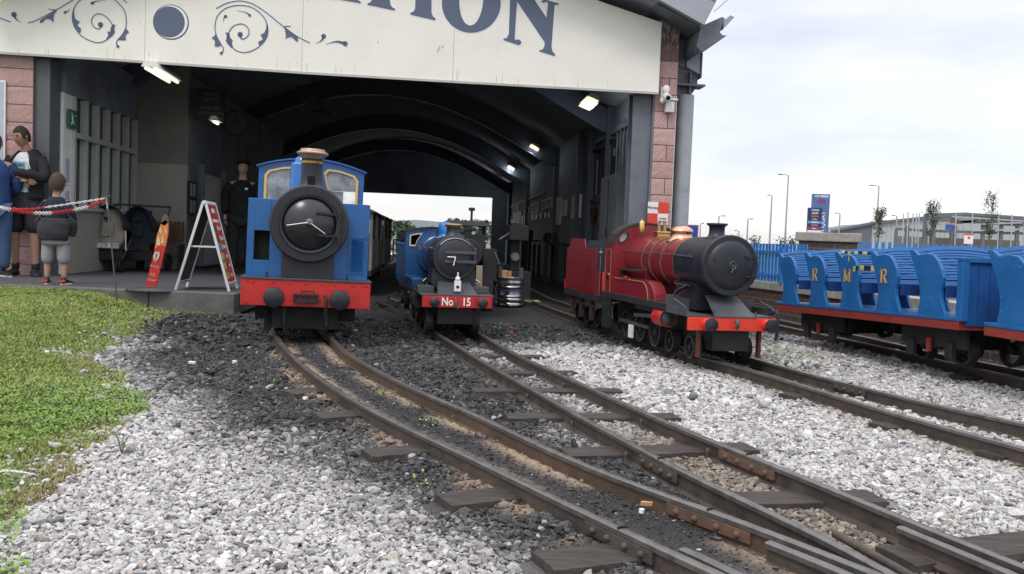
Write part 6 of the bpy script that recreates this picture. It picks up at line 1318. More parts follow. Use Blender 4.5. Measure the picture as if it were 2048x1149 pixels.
o=thing('fire_extinguisher','small red extinguisher standing on the footplate between the maroon engine and tender','extinguisher',(L3.location.x-math.sin(A3)*2.1-.27*math.cos(A3),6.2+math.cos(A3)*2.1-.27*math.sin(A3),.45),0); mb=MB(); mb.lathe([(0,0),(.035,0),(.035,.16),(.02,.19),(.01,.21),(0,.21)],n=18); mb.build('cylinder',ORANGERED,o,smooth=40); mb=MB(); mb.box(-.01,.03,-.008,.008,.21,.225); mb.build('lever',DARK,o)
# ------------------------------------------------------------- blue open carriages
A4=.171; T4=-.031
cor=Vector((3.03,5.9,.05)); org=cor+Vector((math.cos(A4),math.sin(A4),0))*.41
PROF=[(880,338),(905,341),(935,377),(985,378),(1020,392),(1046,430),(1065,480),(1075,530),(1070,565),(1060,600),(1060,640),(1074,700),(1088,745),(925,715),(940,640),(942,580),(927,500),(902,415)]
def pf(x,yy):
    zb=745-.184*(1088-x); h=max(zb-yy,0); x2=x-.05*h; return ((1088-x2)/514, h/790)
PP=[pf(*p) for p in PROF]
BACK=[pf(*p) for p in ((882,345),(902,415),(927,500),(940,560))]
def open_carriage(label,letters):
    t=thing('open_carriage',label,'carriage',(org.x,org.y,.05),A4,'blue open passenger carriages',rx=0); t.rotation_euler=(T4,0,A4)
    W=.41
    mb=MB(); mb.box(-W,-W+.03,0,2.64,.34,.40); mb.box(W-.03,W,0,2.64,.34,.40); mb.box(-W+.03,W-.03,0,.03,.34,.40); mb.box(-W+.03,W-.03,2.61,2.64,.34,.40); mb.build('sole_frame',SOLE,t,bevel=.003)
    mb=MB(); mb.box(-W-.005,W+.005,.02,2.64,.402,.425); mb.build('floor_board',BLUE2,t,bevel=.003)
    for i in range(5):
        y0=.13+.522*i
        for s_ in(-1,1):
            P=[(s_*W,y0+a,.425+b) for a,b in PP]; mb=MB(); mb.poly(P,(-s_*.028,0,0)); o=mb.build('seat_end',BLUE2,t,bevel=.004)
            if s_<0:
                mb=MB(); rivets(mb,[(-W-.001,y0+a,.425+b) for a,b in ((.10,.03),(.25,.03),(.12,.30),(.20,.42))],.005); mb.build('screw',BLUE3,o)
                rq=random.Random(50+i); ch_=MB()
                for _ in range(3): y_=rq.uniform(.04,.30); z_=rq.uniform(.03,.40); ch_.box(-W-.0025,-W-.0005,y0+y_,y0+y_+rq.uniform(.002,.006),.425+z_,.425+z_+rq.uniform(.002,.006))
                ch_.build('paint_chip',MATS.get('chip_primer') or mat('chip_primer',(.42,.48,.55),.8),o)
                if i in letters:
                    serif(letters[i],o,(-W-.002,y0+.22,.425+.27),.105)
        bk=MB(); n=15; pts=smooth_path([Vector((0,a,b)) for a,b in BACK],12); Lp=len(pts)
        for k in range(n):
            f=(k+.5)/n; p=pts[int(f*(Lp-1))]; pu=pts[max(int(f*(Lp-1))-3,0)]; pd_=pts[min(int(f*(Lp-1))+3,Lp-1)]; tg=(pd_-pu).normalized(); nr=Vector((0,tg.z,-tg.y)); hh_=(pts[-1]-pts[0]).length/n*.40; cr_=.050*(1-f)
            V=[];xs2=np.linspace(-W+.03,W-.03,13)
            for xa in xs2:
                fa=1-(xa/W)**2; o_=Vector((xa,y0+p.y+.02*fa*(1-f),.425+p.z+cr_*fa)); V+=[o_-tg*hh_-nr*.006,o_+tg*hh_-nr*.006,o_+tg*hh_+nr*.006,o_-tg*hh_+nr*.006]
            Fs=[(0,1,2,3),(48,51,50,49)]
            for q in range(12):
                a_=4*q; Fs+=[(a_+r_,a_+(r_+1)%4,a_+4+(r_+1)%4,a_+4+r_) for r_ in range(4)]
            bk.add(V,Fs)
        bk.build('slatted_back',BLUE2,t)
        bd=MB(); bd.box(-W+.03,W-.03,y0+.335,y0+.345,.60,.70); bd.build('back_board',mat('board_dark_blue',(.006,.05,.20),.6) if 'board_dark_blue' not in MATS else MATS['board_dark_blue'],t)
        sm_=MB(); 
        for k in range(6): sm_.box(-W+.03,W-.03,y0+.06+k*.044,y0+.095+k*.044,.625,.640)
        sm_.build('seat_slats',BLUE2,t)
        fr=MB(); fr.box(-W+.028,W-.028,y0+.035,y0+.05,.555,.64); fr.build('seat_riser',MATS['board_dark_blue'],t)
    mb=MB(); mb.box(-W,-W+.05,-.03,.03,.402,.82); mb.box(W-.05,W,-.03,.03,.402,.82); mb.box(-W,W,-.03,.03,.80,.835); mb.build('end_post',BLUE2,t,bevel=.004)
    mb=MB(); k=0; x=-W+.05
    while x<W-.06: mb.box(x+.002,x+.083,-.01,.02,.37,.80); x+=.085
    mb.build('end_planking',mat('end_blue',(.006,.075,.27),.5,var=.2) if 'end_blue' not in MATS else MATS['end_blue'],t)
    mb=MB(); mb.tube(smooth_path([(.20,-.01,.66),(.02,-.10,.62),(-.10,-.16,.50),(-.12,-.14,.36)]),.009,8); mb.build('brake_hose',DARK,t,smooth=60); mb=MB(); mb.tube([(-.12,-.14,.40),(-.12,-.14,.33),(-.10,-.14,.28)],.012,8); mb.build('hose_coupling',WORN,t)
    for yc,wz in((.42,.185),(1.98,.265)):
        bg=MB(); bg.box(-.30,-.27,yc-.36,yc+.36,.20,.33); bg.box(.27,.30,yc-.36,yc+.36,.20,.30); bg.box(-.27,.27,yc-.05,yc+.05,.18,.34); bg.build('bogie_frame',DARK,t)
        for dy in(-.22,.22):
            for x in(-.2,.2): wheel(t,x,yc+dy,wz,.105,spokes=0,ring=False)
            ab=MB(); ab.box(-.33,-.29,yc+dy-.04,yc+dy+.04,.12,.24); ab.build('axle_box',DARK,t,bevel=.005)
        mb=MB(); mb.box(-.335,-.31,yc-.02,yc+.02,.16,.26); mb.build('brake_block',SOLE,t,bevel=.004)
    return t
def serif(ch,parent,c,h):
    M=Matrix.Translation(c)@Matrix(((0,0,1,0),(-1,0,0,0),(0,1,0,0),(0,0,0,1))); mb=MB(M); w=h*.12; T=-.002
    def b(x0,y0,x1,y1,ww): mb.bar((x0,y0,T),(x1,y1,T),ww,.004,up=(0,0,1))
    if ch=='R':
        b(-.28*h,-.5*h,-.28*h,.5*h,w*1.3); b(-.42*h,-.48*h,-.12*h,-.48*h,.05*h); b(-.42*h,.48*h,.05*h,.48*h,.06*h); b(-.2*h,.02*h,.05*h,.02*h,.05*h); b(-.0*h,.0*h,.30*h,-.48*h,w*1.2); b(.22*h,-.48*h,.42*h,-.48*h,.05*h)
        P=[(.05*h+.22*h*math.cos(a),.25*h+.23*h*math.sin(a)) for a in [R(90-18*i) for i in range(11)]]
        for p,q in zip(P[:-1],P[1:]): b(*p,*q,w*1.1)
    else:
        b(-.38*h,-.5*h,-.38*h,.5*h,w*.7); b(.38*h,-.5*h,.38*h,.5*h,w*1.3); b(-.42*h,.5*h,.0,-.45*h,w*1.3); b(.0,-.45*h,.40*h,.5*h,w*.7)
        for x in(-.38,.38): b((x-.13)*h,-.48*h,(x+.13)*h,-.48*h,.05*h); b((x-.13)*h,.48*h,(x+.10)*h,.48*h,.05*h)
    return mb.build('gold_letter',GOLDP if True else None,parent)
MATS['end_blue']=mat('end_blue',(.006,.075,.27),.5,var=.2); MATS['board_dark_blue']=mat('board_dark_blue',(.006,.05,.20),.6)
K1c=open_carriage('blue open carriage with slatted seats and gold letters R M R on its seat ends',{1:'R',2:'M',3:'R'})
K2c=copy_tree(K1c); 
for o in [x for x in kids(K2c)]:
    for g in kids(o):
        if g.name.startswith('gold_letter'): bpy.data.objects.remove(g)
K2c['label']='nearer blue open carriage cut off by the right edge, no gold letters in view'
dd=Vector((math.sin(A4),-math.cos(A4),0)); K2c.location=Vector((org.x,org.y,.045))+dd*2.88; K2c.rotation_euler=(0,0,A4)
# yellow and black tape tied to the lettered carriage
t=thing('hazard_tape','yellow and black hazard tape tied across the lettered blue carriage seat','tape',(0,0,0)); YEL=mat('tape_yellow',(.75,.62,.06),.5); 
def tape(pts,w,nseg,name='tape_strip'):
    P=smooth_path(pts,10); n=len(P); mb=MB(); mb.mats=[YEL,HOLE]; rs=random.Random(int(pts[0][0]*1000))
    for i in range(n-1):
        a,b=P[i],P[i+1]; s_=int(i/(n-1)*nseg)%2; mb.cur=s_; up=Vector((0,0,w)); mb.add([a-up/2,b-up/2,b+up/2,a+up/2,a-up/2+Vector((.002,.002,0)),b-up/2+Vector((.002,.002,0)),b+up/2+Vector((.002,.002,0)),a+up/2+Vector((.002,.002,0))],[(0,1,2,3),(7,6,5,4),(3,2,6,7),(0,4,5,1)])
    return mb.build(name,None,t)
tape([D(1681,503,7.23),D(1683,510,7.21),D(1685,514,7.21)],.02,3); tape([D(1684,503,7.22),D(1692,505,7.21),D(1700,508,7.20)],.018,3)
tape([D(1700,504,7.18),D(1697,512,7.16),D(1698,520,7.16)],.03,3); tape([D(1709,505,7.3),D(1725,506,7.4),D(1742,507,7.5)],.022,4)
tape([D(1706,539,7.0),D(1722,536,7.2),D(1752,538,7.4)],.04,5)
# a steel beer keg with clutter on it
g=G(1020,611); kg=thing('beer_keg','ribbed steel beer keg standing on the shed floor right of engine 15','keg',(g.x,g.y,0))
mb=MB(); mb.lathe([(0,.012),(.165,.012),(.185,0),(.19,.004),(.19,.03),(.18,.045),(.185,.06),(.195,.075),(.19,.095),(.183,.11),(.188,.12),(.198,.13),(.188,.14),(.185,.15),(.185,.235),(.188,.245),(.198,.255),(.188,.265),(.183,.28),(.19,.30),(.19,.33),(.184,.345),(.19,.365),(.192,.38),(.184,.385),(.178,.36),(.17,.35),(0,.345)],n=48); mb.build('shell',mat('keg_steel',(.42,.41,.40),.28,metal=1.,var=.2,dirt=(.12,.11,.10),dirt_amt=.4),kg,smooth=50)
mb=MB(); mb.lathe([(.1862,.20),(.1862,.222)],n=48); mb.build('purple_band',mat('keg_band',(.09,.06,.20),.5),kg)
zt=.386
for (px,w_,h_,m_,lab,nm) in ((1008,.07,.10,WOODN,'left of two pale wood blocks standing on the keg','wood_block'),(1017.5,.06,.09,mat('wood_block_orange',(.42,.22,.10),.8),'right of two pale wood blocks standing on the keg','wood_block'),(1000,.05,.14,DKGREY,'small grey box on the left rim of the keg','small_box'),(1041,.06,.14,DKGREY,'upright grey tin on the right rim of the keg','small_tin')):
    x=D(px,560,g.y).x; o=MB().box(-w_/2,w_/2,-.03,.03,0,h_).build(nm,m_,bevel=.004); o.location=(x,g.y-.06,zt if px not in(1000,1041) else zt-.002); o.rotation_euler=(0,0,.2); tag(o,lab,nm.replace('_',' '))
g2=G(1062,611); o=blob_cloth('rag','crumpled pale yellow rag on the floor beside the keg','rag',(0,0,0),.26,.16,.07,mat('rag_yellow',(.42,.36,.18),.9,bump=.3)); o.location=(g2.x,g2.y+.05,.035)
# red pump with a hose, board beside the engine
g3=G(975,606); o=thing('pump','small red pump with a looped dark hose behind engine 15','pump',(g3.x,11.2,0)); mb=MB(); mb.box(-.10,.08,-.08,.08,.22,.33); mb.cyl((.04,-.02,.24),.05,-.08,.08,'Y',16); mb.box(-.02,.01,-.03,.0,.1,.24); mb.build('body',ORANGERED,o,bevel=.01); mb=MB(); mb.tube(smooth_path([(-.1,-.1,.3),(-.16,-.12,.15),(-.05,-.14,.03),(.1,-.1,.1),(.13,-.05,.25),(.05,0,.36)]),.012,8); mb.build('hose',DARK,o,smooth=60); mb=MB(); mb.box(-.12,.1,-.1,.1,0,.12); mb.build('base',DARK,o)
p=D(958,562,8.6); o=MB().box(-.03,.03,-.02,.02,-.09,.17).build('plywood_board',mat('plywood',(.36,.27,.19),.8)); o.location=(p.x,8.6,p.z-.02); tag(o,'pale plywood strip standing just right of engine 15','board'); 
mb=MB(); mb.box(-.02,.02,.0,.03,-p.z+.1,-.09); q=mb.build('prop_leg',DARK,o)
# tools and debris on the floor between the two blue engines
for i,(a,b,r_,m_,lab) in enumerate((((742,612),(757,604),.012,WORN,'short pale rod on the dark floor nearest the tall blue engine'),((757,604),(786,616),.016,WORN,'long dull bar with an orange tip on the dark floor'),((770,600),(795,585),.010,WORN,'thin rod leaning up on the dark floor left of engine 15'),((775,530),(785,520),.012,WORN,'pale prop in the gap between the blue engines'),((800,532),(812,518),.012,WHITE,'white prop beside the engine 15 cab in the gap'))):
    A=Vector(G(*a,.05)) if i<3 else Vector(D(*a,12.5)); B=Vector(G(*b,.05)) if i<3 else Vector(D(*b,12.8)); c0=(A+B)/2; t=MB(); t.tube([A-c0,B-c0],r_,8); o=t.build('metal_rod',m_); o.location=c0; tag(o,lab,'rod')
o=thing('lever_frame','dark point lever frame with an orange-tipped handle between the two blue engines','lever',G(778,612)); mb=MB(); mb.box(-.12,.12,-.08,.08,0,.05); mb.box(-.02,.02,-.02,.02,.05,.12); mb.build('base',DARK,o); mb=MB(); mb.tube([(0,0,.1),(.14,-.05,.06)],.016,8); mb.build('handle',RUST,o)
# ============================================================= PEOPLE
SKIN=mat('skin',(.40,.235,.17),.6,var=.08,spec=.3); SKIN2=mat('skin_tanned',(.36,.20,.14),.6,var=.08); HAIRD=mat('dark_hair',(.028,.020,.015),.8,bump=.6,bscale=150); HAIRB=mat('brown_hair',(.055,.036,.024),.8,bump=.6,bscale=150)
def cloth(name,col,**k): return mat(name,col,.9,bump=.35,bscale=28,var=.18,vscale=9,**k)
HOODY=cloth('black_hoodie',(.014,.014,.018)); TEE=cloth('white_tee',(.62,.64,.66)); SHORTN=cloth('charcoal_shorts',(.022,.022,.026)); NAVYT=cloth('navy_top',(.012,.018,.035)); GREYS=cloth('grey_marl',(.27,.27,.275)); JKT=cloth('black_jacket',(.030,.032,.037)); BLUET=cloth('royal_blue_top',(.022,.055,.17)); DENIM=cloth('denim',(.045,.085,.17)); SOCK=cloth('black_sock',(.02,.02,.022)); SHOEB=mat('black_shoe',(.015,.015,.017),.5); 
def skin_mesh(name,nodes,edges,m_,parent,sub=2):
    ks=list(nodes); me=bpy.data.meshes.new(name); me.from_pydata([nodes[k][0] for k in ks],[(ks.index(a),ks.index(b)) for a,b in edges],[]); me.materials.append(m_)
    o=bpy.data.objects.new(name,me); C.objects.link(o); o.parent=parent
    sk=o.modifiers.new('skin','SKIN'); sk.use_smooth_shade=True
    for i,k in enumerate(ks):
        r=nodes[k][1]; r=(r,r) if not isinstance(r,tuple) else r
        me.skin_vertices[0].data[i].radius=r; me.skin_vertices[0].data[i].use_root=(i==0)
    if sub: s=o.modifiers.new('sub','SUBSURF'); s.levels=sub; s.render_levels=sub
    return o
def head(parent,c,r,face,skinm,hairm,hairstyle='short',tilt=0.):
    """sculpted head centred at c, face = unit direction (x,y), built as one mesh with nose, brow, chin and ears"""
    f=Vector((face[0],face[1],0)).normalized(); s=Vector((-f.y,f.x,0)); M=Matrix(((s.x,-f.x,0,c[0]),(s.y,-f.y,0,c[1]),(0,0,1,c[2]),(0,0,0,1)))@Matrix.Rotation(tilt,4,'X')
    # local: -y is the face
    V=[];F=[];n,m=28,20
    for i in range(m+1):
        th=math.pi*i/m; z=math.cos(th)
        for k in range(n):
            a=2*math.pi*k/n; x=math.sin(th)*math.cos(a); y=math.sin(th)*math.sin(a)
            X,Y_,Z=x*.78,y*.96,z*1.22
            if z<0: q=-z; X*=1-.30*q; Y_=Y_*(1-.18*q)-(.10*q)
            if y<-.3: 
                g=max(0,1-abs(x)/.22)*max(0,1-abs(z+.12)/.26); Y_-=.20*g*(1.2 if z<-.1 else .7)       # nose
                g=max(0,1-abs(abs(x)-.30)/.18)*max(0,1-abs(z-.08)/.12); Y_+=.07*g                        # eye sockets
                g=max(0,1-abs(x)/.25)*max(0,1-abs(z+.50)/.10); Y_-=.05*g                                 # lips
                g=max(0,1-abs(x)/.25)*max(0,1-abs(z+.82)/.15); Y_-=.05*g
            e=max(0,1-abs(y-.05)/.22)*max(0,1-abs(z)/.28)*(1 if abs(x)>.8 else 0); X+=math.copysign(.14*e,x)
            V.append(M@Vector((X*r,Y_*r,Z*r)))
    for i in range(m):
        for k in range(n): F.append((i*n+k,i*n+(k+1)%n,(i+1)*n+(k+1)%n,(i+1)*n+k))
    b=MB(); b.add(V,F); h=b.build('head',skinm,parent,smooth=80)
    # hair cap
    V=[];F=[]; 
    rn=random.Random(4)
    for i in range(13):
        th=R(122)*i/12
        for k in range(n):
            a=2*math.pi*k/n; y=math.sin(th)*math.sin(a); x=math.sin(th)*math.cos(a); z=math.cos(th)
            lim=R(62) if y<-.35*math.sin(th) and math.sin(a)<-.45 else (R(122) if math.sin(a)>.25 else R(98)); t2=min(th,lim); x=math.sin(t2)*math.cos(a); y=math.sin(t2)*math.sin(a); z=math.cos(t2); q=1.07+rn.uniform(-.01,.02)
            V.append(M@Vector((x*.78*r*q,y*.96*r*q,z*1.22*r*q)))
    for i in range(12):
        for k in range(n): F.append((i*n+k,i*n+(k+1)%n,(i+1)*n+(k+1)%n,(i+1)*n+k))
    b=MB(); b.add(V,F); b.build('hair',hairm,parent,smooth=80)
    for s_ in(-1,1):
        b=MB(); b.sphere(M@Vector((s_*.30*r,-.80*r,.08*r)),r*.10,8,6); b.build('eye',mat('eye_dark',(.03,.025,.02),.3) if 'eye_dark' not in MATS else MATS['eye_dark'],h)
        b=MB(); b.tube([M@Vector((s_*.16*r,-.90*r,.24*r)),M@Vector((s_*.30*r,-.89*r,.28*r)),M@Vector((s_*.45*r,-.78*r,.22*r))],r*.04,5); b.build('eyebrow',hairm,h)
        b=MB(); b.sphere(M@Vector((s_*.80*r,.03*r,-.02*r)),r*.17,8,6,(.45,.9,1.3)); b.build('ear',skinm,h,smooth=80)
    b=MB(); b.tube([M@Vector((-.22*r,-.86*r,-.60*r)),M@Vector((0,-.93*r,-.61*r)),M@Vector((.22*r,-.86*r,-.60*r))],r*.035,5); b.build('mouth',mat('lip',(.30,.12,.10),.6) if 'lip' not in MATS else MATS['lip'],h)
    return h
def hand(parent,c,d,n_,m_,s=1.0):
    """palm at c, fingers along d, palm normal n_"""
    d=Vector(d).normalized(); n_=Vector(n_).normalized(); u=d.cross(n_).normalized(); b=MB(); c=Vector(c)
    nd={'w':(tuple(c-d*.05*s),.022*s),'p':(tuple(c),(.034*s,.018*s)),'q':(tuple(c+d*.035*s),(.036*s,.016*s))}; ed=[('w','p'),('p','q')]
    o=skin_mesh('hand',nd,ed,m_,parent,1)
    for i,(off,L) in enumerate(((-.028,.062),(-.009,.074),(.010,.070),(.028,.055))):
        a=c+d*.045*s+u*off*s; k1=a+d*L*.5*s+n_*.008*s; k2=a+d*L*.95*s+n_*.028*s; f=MB(); f.tube([a,k1,k2],[.009*s,.0085*s,.007*s],7); f.build('finger',m_,o,smooth=80)
    a=c-u*.03*s; f=MB(); f.tube([a,a-u*.022*s+d*.025*s+n_*.01*s,a-u*.028*s+d*.05*s+n_*.02*s],[.011*s,.010*s,.008*s],7); f.build('thumb',m_,o,smooth=80)
    return o
def shoe(parent,c,d,L,m_,sole=None,name='shoe',h=.07):
    d=Vector((d[0],d[1],0)).normalized(); s=Vector((-d.y,d.x,0)); M=Matrix(((s.x,d.x,0,c[0]),(s.y,d.y,0,c[1]),(0,0,1,c[2]),(0,0,0,1))); b=MB(M)
    V=[];F=[];n=10
    for i,(y,w_,hh) in enumerate(((-.32,.12,.75),(-.25,.17,1.25),(-.05,.17,1.35),(.15,.18,1.0),(.40,.20,.72),(.60,.17,.55),(.70,.08,.35))):
        for k in range(n):
            a=2*math.pi*k/n; V.append((w_*L*math.cos(a),y*L,max(.012,(h*hh)*(.5+.5*math.sin(a)))))
    for i in range(6):
        for k in range(n): F.append((i*n+k,i*n+(k+1)%n,(i+1)*n+(k+1)%n,(i+1)*n+k))
    F+=[tuple(range(n)),tuple(6*n+k for k in range(n))]; b.add(V,F); o=b.build(name,m_,parent,smooth=60)
    b=MB(M); b.poly([(.17*L*math.cos(a)*(1 if math.sin(a)<0 else 1.12),.19*L+.52*L*math.sin(a),0) for a in [2*math.pi*i/18 for i in range(18)]],(0,0,.016)); b.build('sole',sole or m_,o)
    return o
PZ=.215
def loft(name,rings,m_,parent,gap=0.,n=28,th=.006,fold=.012,seed=1):
    """garment body: rings (cx,cy,z,rx,ry); gap = half angle left open at the front (-y)"""
    b=MB(); V=[];F=[]; rs=random.Random(seed); ph=[rs.uniform(0,6.28) for _ in range(4)]
    R_=[]
    for i in range(len(rings)-1):
        for j in range(4):
            f=j/4; R_.append(tuple(rings[i][q]*(1-f)+rings[i+1][q]*f for q in range(5)))
    R_.append(rings[-1]); full=gap<=0; nn=n if full else n+1
    for i,(cx,cy,z,rx,ry) in enumerate(R_):
        for k in range(nn):
            a=-math.pi/2+gap+(2*math.pi-2*gap)*k/n; w_=1+fold*math.sin(5*a+ph[0]+i*.25)+fold*.8*math.sin(9*a+ph[1]-i*.4)+fold*math.sin(i*.9+ph[2]+2*a)
            V.append((cx+rx*w_*math.cos(a),cy+ry*w_*math.sin(a),z))
    for i in range(len(R_)-1):
        for k in range(n): F.append((i*nn+k,i*nn+(k+1)%nn,(i+1)*nn+(k+1)%nn,(i+1)*nn+k))
    b.add(V,F); o=b.build(name,m_,parent,smooth=80)
    s=o.modifiers.new('thick','SOLIDIFY'); s.thickness=th; s.offset=1; return o
def sleeve(parent,pts,rs,m_,name='sleeve'):
    P=smooth_path(pts,5); n=len(P); rr=[]
    for i in range(n):
        f=i/(n-1)*(len(rs)-1); q=min(int(f),len(rs)-2); rr.append((rs[q]*(1-(f-q))+rs[q+1]*(f-q))*(1+.05*math.sin(i*1.9)))
    b=MB(); b.tube(P,rr,14); return b.build(name,m_,parent,smooth=80)
# --- man with folded arms, facing the camera a little to its left
p=G(48,552,PZ); k=1.84/1.80
man=thing('person','man in open black hoodie and white printed tee standing with arms folded, looking down','person',(p.x,p.y,PZ),R(-4))
def P_(x,y,z): return (x*k,y*k,z*k)
nd={'pel':(P_(0,.02,.95),(.11,.08)),'wa':(P_(0,.02,1.12),(.10,.08)),'ch':(P_(0,.02,1.32),(.12,.085)),'nb':(P_(0,.03,1.48),(.075,.065)),'nk':(P_(0,.02,1.54),.058),'hd':(P_(-.01,-.01,1.62),.06),
 'hl':(P_(-.10,.02,.90),.095),'kl':(P_(-.125,.0,.50),.060),'al':(P_(-.13,.03,.10),.042),'hr':(P_(.10,.02,.90),.095),'kr':(P_(.125,-.0,.50),.060),'ar':(P_(.13,.03,.10),.042),
 'sl':(P_(-.19,.02,1.42),.06),'el':(P_(-.255,-.03,1.15),.045),'wl':(P_(-.0,-.20,1.17),.032),'sr':(P_(.19,.02,1.42),.06),'er':(P_(.255,-.03,1.15),.045),'wr':(P_(.03,-.23,1.21),.032)}
ed=[('pel','wa'),('wa','ch'),('ch','nb'),('nb','nk'),('nk','hd'),('pel','hl'),('hl','kl'),('kl','al'),('pel','hr'),('hr','kr'),('kr','ar'),('ch','sl'),('sl','el'),('el','wl'),('ch','sr'),('sr','er'),('er','wr')]
skin_mesh('body',nd,ed,SKIN2,man)
head(man,P_(-.02,-.04,1.69),.105,(-.32,-1),SKIN2,HAIRD,tilt=R(14))
def Rk(*r): return [(a*k,b*k,c*k,d*k,f*k) for a,b,c,d,f in r]
loft('tee_shirt',Rk((0,.01,.93,.165,.125),(0,.01,1.10,.155,.12),(0,.01,1.28,.172,.125),(0,.015,1.40,.165,.115),(0,.02,1.47,.105,.085),(0,.02,1.50,.068,.062)),TEE,man)
loft('hoodie',Rk((0,.025,.94,.205,.150),(0,.025,1.10,.190,.142),(0,.025,1.28,.200,.145),(0,.025,1.40,.200,.135),(0,.03,1.47,.145,.105),(0,.035,1.52,.085,.08)),HOODY,man,gap=R(33),th=.012,seed=3)
loft('hood',Rk((0,.10,1.44,.11,.05),(0,.12,1.50,.12,.065),(0,.10,1.55,.09,.05)),HOODY,man,seed=5)
sleeve(man,[P_(-.17,.02,1.43),P_(-.24,.0,1.32),P_(-.265,-.06,1.20),P_(-.16,-.17,1.19),P_(.02,-.205,1.205)],[.075*k,.07*k,.068*k,.056*k,.045*k],HOODY)
sleeve(man,[P_(.17,.02,1.43),P_(.24,.0,1.32),P_(.265,-.06,1.20),P_(.16,-.18,1.235),P_(-.03,-.225,1.255)],[.075*k,.07*k,.068*k,.056*k,.045*k],HOODY)
mb=MB(); mb.tube([P_(.10,-.13,1.44),P_(.13,-.14,1.38),P_(.15,-.13,1.30)],.005,6); mb.build('drawstring',WHITE,man)
PR=mat('teal_print',(.25,.50,.52),.8); PRB=mat('blue_print',(.03,.16,.34),.8)
def front_patch(z0,z1,w_,y,m_,name,y2=0):
    b=MB(); V=[];n=8
    for i in range(n+1):
        x=-w_+2*w_*i/n; yy=y+.030*(x/w_)**2; V+=[P_(x,yy,z0),P_(x,yy,z1)]
    b.add(V,[(2*i,2*i+2,2*i+3,2*i+1) for i in range(n)]); return b.build(name,m_,man)
front_patch(1.285,1.385,.07,-.137,PR,'shirt_print'); front_patch(1.02,1.06,.07,-.132,PR,'shirt_print')
text('GO STA',.045,Matrix.Translation(P_(0,-.142,1.345))@FACE,PRB,man,'shirt_lettering',bold=.002)
loft('shorts_waist',Rk((0,.01,.80,.185,.14),(0,.01,.92,.178,.135),(0,.01,1.02,.160,.125)),SHORTN,man)
S_={'p':(P_(0,.02,.93),(.15,.12)),'hl':(P_(-.11,.02,.84),(.125,.125)),'kl':(P_(-.135,.0,.50),(.115,.115)),'hr':(P_(.11,.02,.84),(.125,.125)),'kr':(P_(.135,.0,.50),(.115,.115))}
skin_mesh('shorts',S_,[('p','hl'),('hl','kl'),('p','hr'),('hr','kr')],SHORTN,man)
for s_ in(-1,1): skin_mesh('sock',{'a':(P_(s_*.13,.03,.06),.05),'b':(P_(s_*.13,.03,.19),.052)},[('a','b')],SOCK,man,1)
shoe(man,P_(-.14,-.02,0),(-.35,-1),.27,SHOEB); shoe(man,P_(.15,-.02,0),(.75,-.8),.28,SHOEB)
hand(man,P_(-.10,-.205,1.25),(-.75,.1,.35),(0,.9,-.3),SKIN2,k); hand(man,P_(.13,-.20,1.15),(.8,.15,-.1),(0,.9,.1),SKIN2,k)
# --- small boy seen from behind
p=G(111,569,PZ); boy=thing('person','small boy seen from behind in navy top and grey cropped trousers, jacket tied on','person',(p.x,p.y,PZ),R(6))
k=1.20/1.15
nd={'pel':(P_(0,0,.55),(.07,.06)),'wa':(P_(0,0,.66),(.065,.055)),'ch':(P_(0,0,.80),(.075,.06)),'nb':(P_(0,0,.90),(.05,.045)),'nk':(P_(0,.0,.94),.040),'hd':(P_(0,.0,.99),.045),
 'hl':(P_(-.07,0,.52),.065),'kl':(P_(-.085,.01,.30),.045),'al':(P_(-.085,.0,.06),.030),'hr':(P_(.07,0,.52),.065),'kr':(P_(.085,.01,.30),.045),'ar':(P_(.085,.0,.06),.030),
 'sl':(P_(-.125,0,.86),.042),'el':(P_(-.165,.03,.69),.032),'wl':(P_(-.135,.14,.62),.024),'sr':(P_(.125,0,.86),.042),'er':(P_(.165,.03,.69),.032),'wr':(P_(.12,.14,.63),.024)}
skin_mesh('body',nd,ed,SKIN,boy)
head(boy,P_(0,.02,1.055),.100,(.0,1),SKIN,HAIRB)
loft('navy_top',Rk((0,0,.56,.118,.09),(0,0,.68,.112,.085),(0,0,.80,.122,.085),(0,0,.875,.105,.072),(0,0,.915,.055,.05)),NAVYT,boy)
for s_ in(-1,1): sleeve(boy,[P_(s_*.095,0,.865),P_(s_*.14,.0,.79),P_(s_*.158,.03,.70),P_(s_*.13,.11,.635)],[.038*k,.042*k,.037*k,.030*k],NAVYT)
# jacket slung round the back, bunched at the elbows
loft('slung_jacket',Rk((-.01,-.05,.47,.128,.070),(-.01,-.04,.54,.150,.095),(0,-.03,.63,.146,.10),(0,-.02,.69,.128,.09)),JKT,boy,gap=0,th=.012,fold=.03,seed=8)
for s_ in(-1,1): sleeve(boy,[P_(s_*.13,-.03,.70),P_(s_*.165,-.01,.65),P_(s_*.162,.02,.58),P_(s_*.15,.02,.51)],[.035*k,.045*k,.042*k,.03*k],JKT,'jacket_sleeve')
for s_ in(-1,1):
    mb=MB(); mb.tube([P_(s_*.10,-.09,.86),P_(s_*.14,-.10,.78),P_(s_*.17,-.08,.70)],.010,6); mb.build('jacket_strap',JKT,boy)
loft('trouser_waist',Rk((0,0,.42,.135,.10),(0,0,.50,.135,.105),(0,0,.60,.115,.09)),GREYS,boy)
skin_mesh('trousers',{'p':(P_(0,0,.51),(.11,.09)),'hl':(P_(-.072,0,.44),(.078,.078)),'kl':(P_(-.085,0,.20),(.070,.070)),'hr':(P_(.072,0,.44),(.078,.078)),'kr':(P_(.085,0,.20),(.070,.070))},[('p','hl'),('hl','kl'),('p','hr'),('hr','kr')],GREYS,boy)
